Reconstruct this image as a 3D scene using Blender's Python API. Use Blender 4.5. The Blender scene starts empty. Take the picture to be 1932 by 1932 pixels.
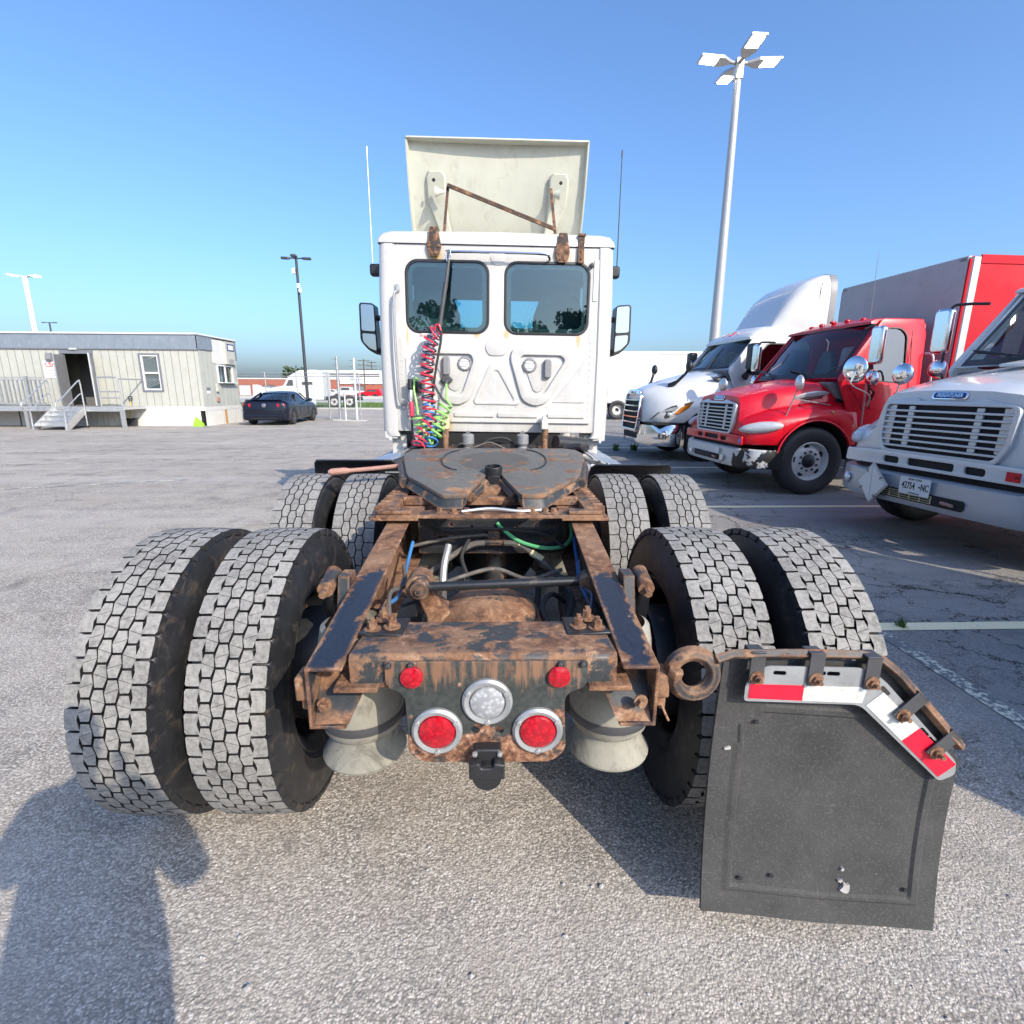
import bpy, bmesh, math, random
from mathutils import Matrix, Vector, Euler
random.seed(7)
PI = math.pi
R = math.radians
S = bpy.context.scene
COL = S.collection

# ------------------------------------------------------------------ camera
cam_d = bpy.data.cameras.new('camera'); cam = bpy.data.objects.new('camera', cam_d); COL.objects.link(cam)
cam_d.sensor_width = 36.0; cam_d.lens = 36.0 * 980 / 1932; cam_d.clip_start = 0.02; cam_d.clip_end = 2000
_pitch, _yaw, _roll = math.atan(231 / 980.0), R(1.4), 0.005
_F = Vector((math.sin(_yaw) * math.cos(_pitch), math.cos(_yaw) * math.cos(_pitch), -math.sin(_pitch)))
_R = Vector((math.cos(_yaw), -math.sin(_yaw), 0)); _U = _R.cross(_F)
_R2 = _R * math.cos(_roll) + _U * math.sin(_roll); _U2 = _U * math.cos(_roll) - _R * math.sin(_roll)
_M = Matrix(((_R2.x, _U2.x, -_F.x), (_R2.y, _U2.y, -_F.y), (_R2.z, _U2.z, -_F.z))).to_4x4()
_M.translation = (0.04, 0.0, 1.53)
cam.matrix_world = _M
S.camera = cam

# ------------------------------------------------------------------ sky and sun
SUN = Vector((0.95, -1.30, 1.0)).normalized()          # towards the sun: behind the photographer, to the right
w = bpy.data.worlds.new('World'); S.world = w; w.use_nodes = True
nt = w.node_tree; bg = nt.nodes['Background']
sky = nt.nodes.new('ShaderNodeTexSky'); sky.sky_type = 'NISHITA'; sky.sun_disc = False
sky.sun_elevation = math.asin(SUN.z); sky.sun_rotation = math.atan2(SUN.x, SUN.y)
sky.altitude = 100; sky.air_density = 1.1; sky.dust_density = 3.2; sky.ozone_density = 8.5
nt.links.new(sky.outputs[0], bg.inputs[0]); bg.inputs[1].default_value = 0.140
sun_d = bpy.data.lights.new('sun', 'SUN'); sun_d.energy = 2.6; sun_d.angle = R(0.53); sun_d.color = (1.0, 0.90, 0.75)
sun = bpy.data.objects.new('sun', sun_d); COL.objects.link(sun); sun.location = (20, -20, 30)
sun.rotation_euler = SUN.to_track_quat('Z', 'Y').to_euler()
S.view_settings.view_transform = 'Standard'; S.view_settings.look = 'None'; S.view_settings.gamma = 1
S.view_settings.exposure = 1.02
S.render.engine = 'CYCLES'; S.cycles.use_denoising = True; S.cycles.max_bounces = 7
S.cycles.transparent_max_bounces = 12; S.cycles.caustics_reflective = False; S.cycles.caustics_refractive = False

# ------------------------------------------------------------------ materials
MATS = {}
def _mat(name):
    m = bpy.data.materials.new(name); m.use_nodes = True
    n = m.node_tree.nodes; l = m.node_tree.links
    b = n['Principled BSDF']
    MATS[name] = m
    return m, n, l, b
def _noise(n, l, vec, scale, detail=4, rough=0.6, dist=0.0):
    t = n.new('ShaderNodeTexNoise'); t.inputs['Scale'].default_value = scale; t.inputs['Detail'].default_value = detail
    t.inputs['Roughness'].default_value = rough; t.inputs['Distortion'].default_value = dist
    l.new(vec, t.inputs['Vector']); return t
def _ramp(n, l, fac, stops):
    r = n.new('ShaderNodeValToRGB'); e = r.color_ramp.elements
    while len(e) < len(stops): e.new(0.5)
    for k, (p, c) in enumerate(stops):
        e[k].position = p; e[k].color = (c if len(c) == 4 else (*c, 1)) if isinstance(c, tuple) else (c, c, c, 1)
    l.new(fac, r.inputs[0]); return r
def _mix(n, l, fac, a, b, mode='MIX'):
    m = n.new('ShaderNodeMix'); m.data_type = 'RGBA'; m.blend_type = mode
    for s, v in ((m.inputs['Factor'], fac), (m.inputs['A'], a), (m.inputs['B'], b)):
        if hasattr(v, 'is_linked'): l.new(v, s)
        elif isinstance(v, tuple): s.default_value = (*v, 1) if len(v) == 3 else v
        else: s.default_value = v
    return m.outputs['Result']
def _math(n, l, op, a, b=None, clamp=False):
    m = n.new('ShaderNodeMath'); m.operation = op; m.use_clamp = clamp
    for s, v in ((m.inputs[0], a), (m.inputs[1], b)):
        if v is None: continue
        if hasattr(v, 'is_linked'): l.new(v, s)
        else: s.default_value = v
    return m.outputs[0]
def _bump(n, l, b, h, strength=0.3, dist=0.01):
    k = n.new('ShaderNodeBump'); k.inputs['Strength'].default_value = strength; k.inputs['Distance'].default_value = dist
    l.new(h, k.inputs['Height']); l.new(k.outputs[0], b.inputs['Normal'])
def _geo(n, l):
    # stable coordinate: object space
    t = n.new('ShaderNodeTexCoord'); return t.outputs['Object']
def _darker(c, k): return tuple(v * k for v in c)

def plain(name, col, rough=0.5, metal=0.0, var=0.12, scale=6.0, bump=0.0, bscale=60.0, dirt=None, dirt_amt=0.5, coat=0.0, spec=0.5):
    """painted / moulded surface: slight tone variation, fine relief, optional dirt patches with a shape of their own"""
    m, n, l, b = _mat(name); v = _geo(n, l)
    t = _noise(n, l, v, scale, 5, 0.65)
    c = _ramp(n, l, t.outputs[0], [(0.3, _darker(col, 1 - var)), (0.7, _darker(col, 1 + var * 0.5))]).outputs[0]
    if dirt:
        t2 = _noise(n, l, v, scale * 1.7, 8, 0.75, 0.6)
        f = _ramp(n, l, t2.outputs[0], [(0.62 - dirt_amt * 0.25, 0.0), (0.78 - dirt_amt * 0.2, 1.0)]).outputs[0]
        c = _mix(n, l, f, c, dirt)
    l.new(c, b.inputs['Base Color'])
    r = _ramp(n, l, t.outputs[0], [(0.3, max(0.02, rough - 0.06)), (0.7, min(1, rough + 0.08))]).outputs[0]
    l.new(r, b.inputs['Roughness'])
    b.inputs['Metallic'].default_value = metal; b.inputs['Coat Weight'].default_value = coat; b.inputs['Coat Roughness'].default_value = 0.05
    b.inputs['Specular IOR Level'].default_value = spec
    if bump:
        t3 = _noise(n, l, v, bscale, 4, 0.6); _bump(n, l, b, t3.outputs[0], bump, 0.01)
    return m
def rusty(name, paint, rust=0.5, scale=7.0, paint_rough=0.45, centre=None):
    """painted steel eaten by rust; centre=(axis, mid, half) keeps a band of paint along the middle of a flange"""
    m, n, l, b = _mat(name); v = _geo(n, l)
    t = _noise(n, l, v, scale, 10, 0.68, 0.35)
    f0 = t.outputs[0]
    if centre:
        sp = n.new('ShaderNodeSeparateXYZ'); l.new(v, sp.inputs[0])
        ax, mid, half, y0, y1 = centre
        d = _math(n, l, 'ABSOLUTE', _math(n, l, 'SUBTRACT', _math(n, l, 'ABSOLUTE', sp.outputs[ax]), mid))
        e = _math(n, l, 'MULTIPLY', _math(n, l, 'SUBTRACT', d, half), 7.0)
        yy = _math(n, l, 'MULTIPLY', _math(n, l, 'SUBTRACT', sp.outputs['Y'], y1 - 1.845), 2.2, False)
        yy = _math(n, l, 'MAXIMUM', yy, -0.35)
        f0 = _math(n, l, 'ADD', f0, _math(n, l, 'MAXIMUM', _math(n, l, 'MAXIMUM', e, -0.16), _math(n, l, 'MINIMUM', yy, 0.3)))
    # rust starts along edges and corners: compare the true normal with a rounded one
    bv = n.new('ShaderNodeBevel'); bv.samples = 3; bv.inputs['Radius'].default_value = 0.016
    gm = n.new('ShaderNodeNewGeometry'); dp = n.new('ShaderNodeVectorMath'); dp.operation = 'DOT_PRODUCT'; l.new(bv.outputs[0], dp.inputs[0]); l.new(gm.outputs['Normal'], dp.inputs[1])
    eg = _ramp(n, l, dp.outputs['Value'], [(0.86, 0.16), (0.995, 0.0)]).outputs[0]
    f0 = _math(n, l, 'ADD', f0, eg)
    k = 0.5 + (0.5 - rust) * 0.5
    msk = _ramp(n, l, f0, [(k - 0.03, 0.0), (k + 0.02, 1.0)]).outputs[0]
    t2 = _noise(n, l, v, scale * 2.2, 13, 0.80, 0.4)
    rc = _ramp(n, l, t2.outputs[0], [(0.34, (0.028, 0.019, 0.016)), (0.45, (0.115, 0.054, 0.030)), (0.55, (0.245, 0.122, 0.064)), (0.66, (0.44, 0.30, 0.20))]).outputs[0]
    t4 = _noise(n, l, v, scale * 0.6, 3, 0.5)
    rc = _mix(n, l, _ramp(n, l, t4.outputs[0], [(0.45, 0.0), (0.64, 0.55)]).outputs[0], rc, (0.30, 0.178, 0.105))
    t5 = _noise(n, l, v, scale * 9, 6, 0.7)
    pc = _ramp(n, l, t5.outputs[0], [(0.35, paint), (0.72, tuple(min(1, p * 1.5 + 0.012) for p in paint))]).outputs[0]
    l.new(_mix(n, l, msk, pc, rc), b.inputs['Base Color'])
    rg = n.new('ShaderNodeMapRange'); l.new(msk, rg.inputs[0]); rg.inputs[3].default_value = paint_rough; rg.inputs[4].default_value = 0.92
    l.new(rg.outputs[0], b.inputs['Roughness'])
    h = _math(n, l, 'ADD', _math(n, l, 'MULTIPLY', msk, -0.25), _math(n, l, 'MULTIPLY', _math(n, l, 'MULTIPLY', t2.outputs[0], msk), 0.8))
    _bump(n, l, b, h, 0.55, 0.006)
    return m
def glass_mat(name, tint, refl=0.06, rough=0.01):
    m, n, l, b = _mat(name)
    n.remove(b); out = n['Material Output']
    tr = n.new('ShaderNodeBsdfTransparent'); tr.inputs[0].default_value = (*tint, 1)
    gl = n.new('ShaderNodeBsdfGlossy'); gl.inputs['Roughness'].default_value = rough
    fr = n.new('ShaderNodeLayerWeight'); fr.inputs[0].default_value = 0.5      # Schlick, the same from either face
    f = _math(n, l, 'ADD', _math(n, l, 'MULTIPLY', _math(n, l, 'POWER', fr.outputs['Facing'], 5.0), 0.9), 0.04 + refl, True)
    mx = n.new('ShaderNodeMixShader'); l.new(f, mx.inputs[0]); l.new(tr.outputs[0], mx.inputs[1]); l.new(gl.outputs[0], mx.inputs[2])
    l.new(mx.outputs[0], out.inputs[0]); return m
def emit_mat(name, col, s):
    m, n, l, b = _mat(name)
    b.inputs['Base Color'].default_value = (*col, 1); b.inputs['Emission Color'].default_value = (*col, 1); b.inputs['Emission Strength'].default_value = s
    return m
def lens_mat(name, col, rough=0.12):
    """moulded plastic lens: fine ribs under a clear coat"""
    m, n, l, b = _mat(name); v = _geo(n, l)
    wv = n.new('ShaderNodeTexVoronoi'); wv.inputs['Scale'].default_value = 85; l.new(v, wv.inputs['Vector'])
    c = _ramp(n, l, wv.outputs['Distance'], [(0.0, _darker(col, 1.0)), (0.6, _darker(col, 0.55))]).outputs[0]
    l.new(c, b.inputs['Base Color']); b.inputs['Roughness'].default_value = rough
    b.inputs['Coat Weight'].default_value = 0.6
    _bump(n, l, b, wv.outputs['Distance'], 0.25, 0.003)
    return m

plain('white_paint', (0.56, 0.547, 0.52), 0.28, var=0.05, scale=2.2, dirt=(0.62, 0.60, 0.55), dirt_amt=0.0, coat=0.25)
plain('white_gloss', (0.62, 0.62, 0.61), 0.22, var=0.02, scale=1.4, coat=0.5)
plain('aged_white', (0.55, 0.55, 0.46), 0.5, var=0.07, scale=5, dirt=(0.44, 0.43, 0.34), dirt_amt=0.35, bump=0.05, bscale=300)
plain('red_paint', (0.56, 0.005, 0.018), 0.28, var=0.04, scale=1.5, coat=0.25, spec=0.35)
plain('red_vinyl', (0.50, 0.005, 0.018), 0.6, var=0.06, scale=1.5, spec=0.2)
plain('navy_paint', (0.006, 0.008, 0.018), 0.25, var=0.1, scale=2, coat=0.35, spec=0.3)
plain('black_plastic', (0.018, 0.018, 0.020), 0.45, var=0.25, scale=9, dirt=(0.07, 0.065, 0.06), dirt_amt=0.1, bump=0.08, bscale=300)
plain('black_paint', (0.014, 0.015, 0.018), 0.4, var=0.3, scale=14, dirt=(0.10, 0.075, 0.055), dirt_amt=0.25, bump=0.05)
plain('void_black', (0.010, 0.010, 0.011), 0.8, var=0.2)
plain('rubber', (0.018, 0.019, 0.022), 0.48, var=0.3, scale=8, dirt=(0.085, 0.066, 0.052), dirt_amt=0.38, bump=0.06, bscale=160)
plain('clean_rubber', (0.022, 0.022, 0.024), 0.6, var=0.25, scale=6, dirt=(0.05, 0.048, 0.045), dirt_amt=0.2, bump=0.04, bscale=120)
def tread_mat(name, lo, hi):
    """dusty tread face: every block worn and soiled a little differently"""
    m, n, l, b = _mat(name); v = _geo(n, l)
    g_ = n.new('ShaderNodeNewGeometry'); rnd = g_.outputs['Random Per Island']
    t = _noise(n, l, v, 70, 7, 0.75); t2 = _noise(n, l, v, 6, 4, 0.6)
    f = _math(n, l, 'ADD', _math(n, l, 'MULTIPLY', rnd, 0.055), _math(n, l, 'ADD', _math(n, l, 'MULTIPLY', t.outputs[0], 0.65), _math(n, l, 'MULTIPLY', t2.outputs[0], 0.35)))
    c = _ramp(n, l, f, [(0.36, lo), (0.60, hi)]).outputs[0]
    l.new(c, b.inputs['Base Color']); b.inputs['Roughness'].default_value = 0.95; b.inputs['Specular IOR Level'].default_value = 0.2
    _bump(n, l, b, t.outputs[0], 0.5, 0.006)
tread_mat('tread_dust', (0.12, 0.116, 0.110), (0.31, 0.298, 0.276)); tread_mat('tread_dust_dark', (0.12, 0.117, 0.112), (0.275, 0.267, 0.252))
def flap_mat():
    m, n, l, b = _mat('flap_rubber'); v = _geo(n, l)
    t = _noise(n, l, v, 5, 6, 0.7); f = _noise(n, l, v, 150, 5, 0.8); mp = n.new('ShaderNodeMapping'); mp.inputs['Scale'].default_value = (5, 5, 90); mp.inputs['Rotation'].default_value = (0, R(6), 0); l.new(v, mp.inputs[0]); sc = _noise(n, l, mp.outputs[0], 1.6, 7, 0.75)
    c = _ramp(n, l, t.outputs[0], [(0.35, (0.030, 0.030, 0.029)), (0.68, (0.060, 0.058, 0.055))]).outputs[0]
    c = _mix(n, l, _ramp(n, l, f.outputs[0], [(0.52, 0.0), (0.70, 0.75)]).outputs[0], c, (0.115, 0.112, 0.105))
    c = _mix(n, l, _math(n, l, 'MULTIPLY', _ramp(n, l, sc.outputs[0], [(0.60, 0.0), (0.70, 0.6)]).outputs[0], _ramp(n, l, t.outputs[0], [(0.45, 0.0), (0.6, 1.0)]).outputs[0]), c, (0.17, 0.165, 0.155))
    l.new(c, b.inputs['Base Color']); b.inputs['Roughness'].default_value = 0.75; _bump(n, l, b, f.outputs[0], 0.25, 0.004)
flap_mat()
plain('bag_rubber', (0.29, 0.275, 0.225), 0.85, var=0.30, scale=5, dirt=(0.10, 0.094, 0.08), dirt_amt=0.52, bump=0.15, bscale=70)
plain('steel_grey', (0.30, 0.30, 0.31), 0.4, metal=0.8, var=0.2, scale=12)
plain('galvanised', (0.42, 0.43, 0.43), 0.45, metal=0.55, var=0.15, scale=9, dirt=(0.30, 0.29, 0.27), dirt_amt=0.3)
plain('aluminium', (0.62, 0.62, 0.62), 0.36, metal=0.75, var=0.08, scale=9, dirt=(0.45, 0.44, 0.41), dirt_amt=0.25)
plain('chrome', (0.78, 0.78, 0.79), 0.06, metal=1.0, var=0.03, scale=2)
plain('silver_paint', (0.42, 0.43, 0.45), 0.35, metal=0.35, var=0.05, scale=3, coat=0.2)
plain('grille_silver', (0.52, 0.53, 0.54), 0.33, metal=0.3, var=0.04, scale=5)
plain('pole_paint', (0.46, 0.45, 0.43), 0.35, metal=0.3, var=0.06, scale=2)
plain('dark_pole', (0.035, 0.037, 0.042), 0.5, var=0.2)
plain('grey_plastic', (0.22, 0.22, 0.225), 0.5, var=0.15, scale=10)
plain('dark_grey', (0.06, 0.06, 0.063), 0.55, var=0.2, scale=10)
plain('box_grey', (0.44, 0.425, 0.42), 0.55, metal=0.15, var=0.14, scale=1.6, dirt=(0.34, 0.325, 0.32), dirt_amt=0.35)
plain('brick_red', (0.36, 0.115, 0.07), 0.9, var=0.25, scale=3)
plain('office_siding', (0.44, 0.44, 0.385), 0.8, var=0.10, scale=2.5, dirt=(0.38, 0.375, 0.31), dirt_amt=0.3, bump=0.12, bscale=90)
plain('office_fascia', (0.20, 0.235, 0.275), 0.6, var=0.12, scale=3, dirt=(0.29, 0.32, 0.35), dirt_amt=0.3)
plain('office_skirt', (0.62, 0.61, 0.57), 0.7, var=0.06, scale=3)
plain('office_skirt_rust', (0.50, 0.29, 0.11), 0.8, var=0.2, scale=8)
plain('trim_slate', (0.17, 0.175, 0.20), 0.6, var=0.1)
plain('door_grey', (0.40, 0.42, 0.42), 0.5, var=0.08)
plain('white_plain', (0.66, 0.66, 0.64), 0.6, var=0.03)
plain('retro_white', (0.60, 0.60, 0.56), 0.5, var=0.10, scale=25, dirt=(0.44, 0.42, 0.34), dirt_amt=0.45, bump=0.1, bscale=500)
plain('retro_red', (0.72, 0.012, 0.040), 0.35, var=0.08, scale=25)
plain('blue_text', (0.02, 0.04, 0.16), 0.5, var=0.0)
plain('red_text', (0.55, 0.02, 0.03), 0.5, var=0.0)
plain('black_text', (0.015, 0.015, 0.015), 0.6, var=0.0)
plain('sticker_blue', (0.03, 0.20, 0.50), 0.4, var=0.03)
plain('hose_red', (0.62, 0.035, 0.075), 0.35, var=0.15, scale=20)
plain('hose_blue', (0.06, 0.22, 0.52), 0.35, var=0.15, scale=20)
plain('hose_blue_dark', (0.045, 0.065, 0.12), 0.4, var=0.15, scale=20)
plain('hose_green', (0.30, 0.62, 0.16), 0.4, var=0.12, scale=20)
plain('hose_teal', (0.12, 0.45, 0.20), 0.4, var=0.12, scale=20)
plain('hose_grey', (0.10, 0.09, 0.08), 0.7, var=0.25, scale=16, dirt=(0.20, 0.17, 0.13), dirt_amt=0.4)
plain('yellow_tag', (0.62, 0.55, 0.32), 0.6, var=0.15, scale=30)
plain('yellow_paint', (0.60, 0.42, 0.03), 0.6, var=0.15)
plain('lime', (0.28, 0.62, 0.03), 0.6, var=0.1)
plain('amber', (0.75, 0.22, 0.03), 0.25, var=0.05)
plain('pink_rust', (0.40, 0.22, 0.17), 0.8, var=0.25, scale=20, bump=0.2)
plain('interior', (0.16, 0.165, 0.17), 0.8, var=0.15)
plain('interior_light', (0.34, 0.35, 0.34), 0.85, var=0.08)
plain('seat_cloth', (0.16, 0.17, 0.17), 0.9, var=0.15)
plain('concrete', (0.42, 0.41, 0.38), 0.9, var=0.12, scale=3)
plain('bark', (0.10, 0.075, 0.055), 0.9, var=0.3, scale=8)
plain('leaf', (0.055, 0.085, 0.035), 0.7, var=0.4, scale=3)
plain('grass_leaf', (0.10, 0.17, 0.035), 0.8, var=0.4, scale=2)
plain('cloth_dark', (0.03, 0.035, 0.05), 0.9, var=0.2)
plain('denim', (0.05, 0.07, 0.12), 0.9, var=0.2)
plain('skin', (0.45, 0.28, 0.20), 0.6, var=0.05)
plain('stone', (0.42, 0.40, 0.38), 0.85, var=0.35, scale=12)
plain('cowl_rubber', (0.03, 0.03, 0.03), 0.7)
lens_mat('lens_red', (0.60, 0.006, 0.022)); lens_mat('lens_clear', (0.50, 0.51, 0.53)); lens_mat('lens_amber', (0.75, 0.25, 0.03))
plain('lamp_base', (0.62, 0.63, 0.64), 0.3, var=0.1, scale=20)
plain('lamp_glass', (0.60, 0.62, 0.64), 0.08, metal=0.35, var=0.25, scale=14, coat=0.8)
glass_mat('cab_glass', (0.66, 0.84, 0.84), 0.06)
glass_mat('windshield_tint', (0.62, 0.86, 0.90), 0.03)
glass_mat('lens_cover', (0.93, 0.95, 0.96), 0.05)
glass_mat('clear_glass', (0.82, 0.90, 0.92), 0.05)
glass_mat('dark_glass', (0.16, 0.19, 0.21), 0.09)
emit_mat('lamp_lit', (1.0, 0.97, 0.88), 9.0)
m_ = plain('mirror_glass', (0.42, 0.45, 0.47), 0.02, metal=1.0, var=0.0)
rusty('rail_steel', (0.012, 0.016, 0.026), 0.46, 9.0, 0.42, centre=('X', 0.388, 0.036, 1.15, 1.66))
rusty('rust_heavy', (0.030, 0.028, 0.028), 0.62, 10.0)
rusty('rust_mid', (0.020, 0.024, 0.026), 0.44, 9.0)
rusty('rust_light', (0.022, 0.026, 0.028), 0.40, 7.0)
rusty('rust_spots', (0.014, 0.015, 0.018), 0.18, 9.0)
PLATE_STREAK = True
rusty('rust_dark', (0.028, 0.018, 0.014), 0.45, 14.0, 0.7)
rusty('fifth_steel', (0.098, 0.094, 0.083), 0.36, 6.0, 0.6)
rusty('rust_cross', (0.024, 0.028, 0.030), 0.53, 9.0)
rusty('fifth_grease', (0.062, 0.060, 0.054), 0.26, 9.0, 0.5)
rusty('bumper_worn', (0.62, 0.62, 0.58), 0.0, 5.0)
rusty('rust_bolt', (0.03, 0.028, 0.028), 0.85, 30.0)

def plate_steel():
    """tail plate: dark green-black paint, rust creeping in from the edges and running down in streaks"""
    m, n, l, b = _mat('plate_steel'); v = _geo(n, l)
    sp = n.new('ShaderNodeSeparateXYZ'); l.new(v, sp.inputs[0])
    mp = n.new('ShaderNodeMapping'); mp.inputs['Scale'].default_value = (45, 45, 5); l.new(v, mp.inputs[0])
    st = _noise(n, l, mp.outputs[0], 1.0, 6, 0.65); t = _noise(n, l, v, 14, 9, 0.7, 0.3); t2 = _noise(n, l, v, 60, 7, 0.7)
    up = _math(n, l, 'MULTIPLY', _math(n, l, 'SUBTRACT', sp.outputs['Z'], 0.80), 3.2)
    run = _ramp(n, l, _math(n, l, 'ADD', st.outputs[0], _math(n, l, 'MINIMUM', up, 0.14)), [(0.56, 0.0), (0.70, 0.9)]).outputs[0]
    dn = _math(n, l, 'MULTIPLY', _math(n, l, 'SUBTRACT', 0.735, sp.outputs['Z']), 1.6)
    ed = _ramp(n, l, _math(n, l, 'ADD', t.outputs[0], _math(n, l, 'MINIMUM', _math(n, l, 'MAXIMUM', dn, -0.06), 0.14)), [(0.545, 0.0), (0.60, 1.0)]).outputs[0]
    rc = _ramp(n, l, t2.outputs[0], [(0.36, (0.04, 0.022, 0.016)), (0.47, (0.16, 0.07, 0.038)), (0.56, (0.30, 0.15, 0.085)), (0.66, (0.45, 0.32, 0.23))]).outputs[0]
    pc = _ramp(n, l, t2.outputs[0], [(0.35, (0.022, 0.027, 0.026)), (0.7, (0.060, 0.066, 0.060))]).outputs[0]
    c = _mix(n, l, run, pc, (0.22, 0.115, 0.065)); c = _mix(n, l, ed, c, rc)
    l.new(c, b.inputs['Base Color']); b.inputs['Roughness'].default_value = 0.7
    _bump(n, l, b, _math(n, l, 'MULTIPLY', t2.outputs[0], ed), 0.5, 0.005)
plate_steel()
def bumper_peeled():
    m, n, l, b = _mat('bumper_peeled'); v = _geo(n, l)
    t = _noise(n, l, v, 3.4, 6, 0.6, 0.3)
    sp = n.new('ShaderNodeSeparateXYZ'); l.new(v, sp.inputs[0])
    side = _math(n, l, 'MULTIPLY', _math(n, l, 'LESS_THAN', sp.outputs['Y'], -0.78), 0.16)
    f = _ramp(n, l, _math(n, l, 'ADD', t.outputs[0], _math(n, l, 'SUBTRACT', side, 0.10)), [(0.535, 0.0), (0.55, 1.0)]).outputs[0]
    l.new(_mix(n, l, f, (0.50, 0.51, 0.50), (0.016, 0.016, 0.017)), b.inputs['Base Color'])
    b.inputs['Roughness'].default_value = 0.4; b.inputs['Metallic'].default_value = 0.15
bumper_peeled()

def asphalt():
    m, n, l, b = _mat('asphalt'); v = _geo(n, l)
    tw = _noise(n, l, v, 30, 3, 0.6)
    wv = n.new('ShaderNodeVectorMath'); wv.operation = 'MULTIPLY_ADD'; wv.inputs[1].default_value = (0.016, 0.016, 0.0); l.new(tw.outputs['Color'], wv.inputs[0]); l.new(v, wv.inputs[2])
    vo = n.new('ShaderNodeTexVoronoi'); vo.inputs['Scale'].default_value = 130; l.new(wv.outputs[0], vo.inputs['Vector'])
    vo2 = n.new('ShaderNodeTexVoronoi'); vo2.inputs['Scale'].default_value = 62; l.new(wv.outputs[0], vo2.inputs['Vector'])
    sepc = n.new('ShaderNodeSeparateColor'); l.new(vo.outputs['Color'], sepc.inputs[0])
    sep2 = n.new('ShaderNodeSeparateColor'); l.new(vo2.outputs['Color'], sep2.inputs[0])
    stone = _ramp(n, l, sepc.outputs[0], [(0.0, (0.14, 0.128, 0.115)), (0.30, (0.31, 0.28, 0.245)), (0.55, (0.48, 0.432, 0.375)), (0.82, (0.62, 0.558, 0.485)), (1.0, (0.82, 0.77, 0.70))]).outputs[0]
    stone = _mix(n, l, _ramp(n, l, sepc.outputs[1], [(0.62, 0.0), (0.95, 0.55)]).outputs[0], stone, (0.40, 0.325, 0.275))
    big = _ramp(n, l, sep2.outputs[0], [(0.0, (0.16, 0.15, 0.14)), (0.5, (0.42, 0.385, 0.34)), (1.0, (0.66, 0.62, 0.56))]).outputs[0]
    isbig = _math(n, l, 'MULTIPLY', _math(n, l, 'GREATER_THAN', sep2.outputs[2], 0.80), _ramp(n, l, vo2.outputs['Distance'], [(0.34, 1.0), (0.42, 0.0)]).outputs[0])
    stone = _mix(n, l, isbig, stone, big)
    gap = _math(n, l, 'MULTIPLY', _ramp(n, l, vo.outputs['Distance'], [(0.42, 0.0), (0.70, 1.0)]).outputs[0], _math(n, l, 'SUBTRACT', 1.0, isbig))
    c = _mix(n, l, gap, stone, (0.105, 0.095, 0.083))
    # dust, patches, darker strip towards the parking stalls
    t1 = _noise(n, l, v, 0.55, 6, 0.6); t2 = _noise(n, l, v, 2.6, 6, 0.65)
    dust = _ramp(n, l, _math(n, l, 'ADD', _math(n, l, 'MULTIPLY', t1.outputs[0], 0.6), _math(n, l, 'MULTIPLY', t2.outputs[0], 0.4)), [(0.36, 0.0), (0.66, 0.70)]).outputs[0]
    t9 = _noise(n, l, v, 1.1, 7, 0.7, 0.8); brown = _ramp(n, l, t9.outputs[0], [(0.52, 0.0), (0.66, 0.7)]).outputs[0]; oil = _ramp(n, l, _noise(n, l, v, 1.7, 5, 0.6, 0.4).outputs[0], [(0.58, 0.0), (0.70, 0.65)]).outputs[0]
    c = _mix(n, l, dust, c, (0.50, 0.445, 0.378))
    c = _mix(n, l, brown, c, (0.36, 0.305, 0.245)); c = _mix(n, l, oil, c, (0.15, 0.14, 0.13))
    dk = _ramp(n, l, t2.outputs[0], [(0.28, 0.55), (0.48, 0.0)]).outputs[0]
    c = _mix(n, l, dk, c, (0.22, 0.20, 0.178))
    sp = n.new('ShaderNodeSeparateXYZ'); l.new(v, sp.inputs[0])
    edge = _math(n, l, 'ADD', sp.outputs[0], _math(n, l, 'MULTIPLY', t2.outputs[0], 0.35))
    stall_dark = _ramp(n, l, _math(n, l, 'MULTIPLY', _math(n, l, 'SUBTRACT', edge, 1.95), 1.2, True), [(0.0, 0.0), (1.0, 0.62)]).outputs[0]
    c = _mix(n, l, stall_dark, c, (0.165, 0.166, 0.170))
    # long faint tyre streaks across the yard on the left
    mp = n.new('ShaderNodeMapping'); mp.inputs['Scale'].default_value = (0.05, 1.3, 1); mp.inputs['Rotation'].default_value = (0, 0, R(-6)); l.new(v, mp.inputs[0])
    t4 = _noise(n, l, mp.outputs[0], 1.0, 5, 0.6)
    st = _ramp(n, l, t4.outputs[0], [(0.44, 0.0), (0.60, 0.30)]).outputs[0]
    c = _mix(n, l, st, c, (0.50, 0.47, 0.43))
    # cracks in the darker strip
    cv = n.new('ShaderNodeTexVoronoi'); cv.feature = 'DISTANCE_TO_EDGE'; cv.inputs['Scale'].default_value = 1.9
    t3 = _noise(n, l, v, 2.2, 6, 0.7)
    ad = n.new('ShaderNodeVectorMath'); ad.operation = 'MULTIPLY_ADD'; ad.inputs[1].default_value = (1.1, 1.1, 0.0); l.new(t3.outputs['Color'], ad.inputs[0]); l.new(v, ad.inputs[2])
    l.new(ad.outputs[0], cv.inputs['Vector'])
    cr = _ramp(n, l, cv.outputs['Distance'], [(0.004, 1.0), (0.018, 0.0)]).outputs[0]
    crm = _math(n, l, 'MULTIPLY', cr, _ramp(n, l, _math(n, l, 'MULTIPLY', _math(n, l, 'SUBTRACT', edge, 1.9), 2.0, True), [(0.0, 0.0), (1.0, 0.9)]).outputs[0])
    crm = _math(n, l, 'MULTIPLY', crm, _ramp(n, l, t1.outputs[0], [(0.40, 0.0), (0.50, 1.0)]).outputs[0])
    c = _mix(n, l, crm, c, (0.018, 0.018, 0.019))
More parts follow.
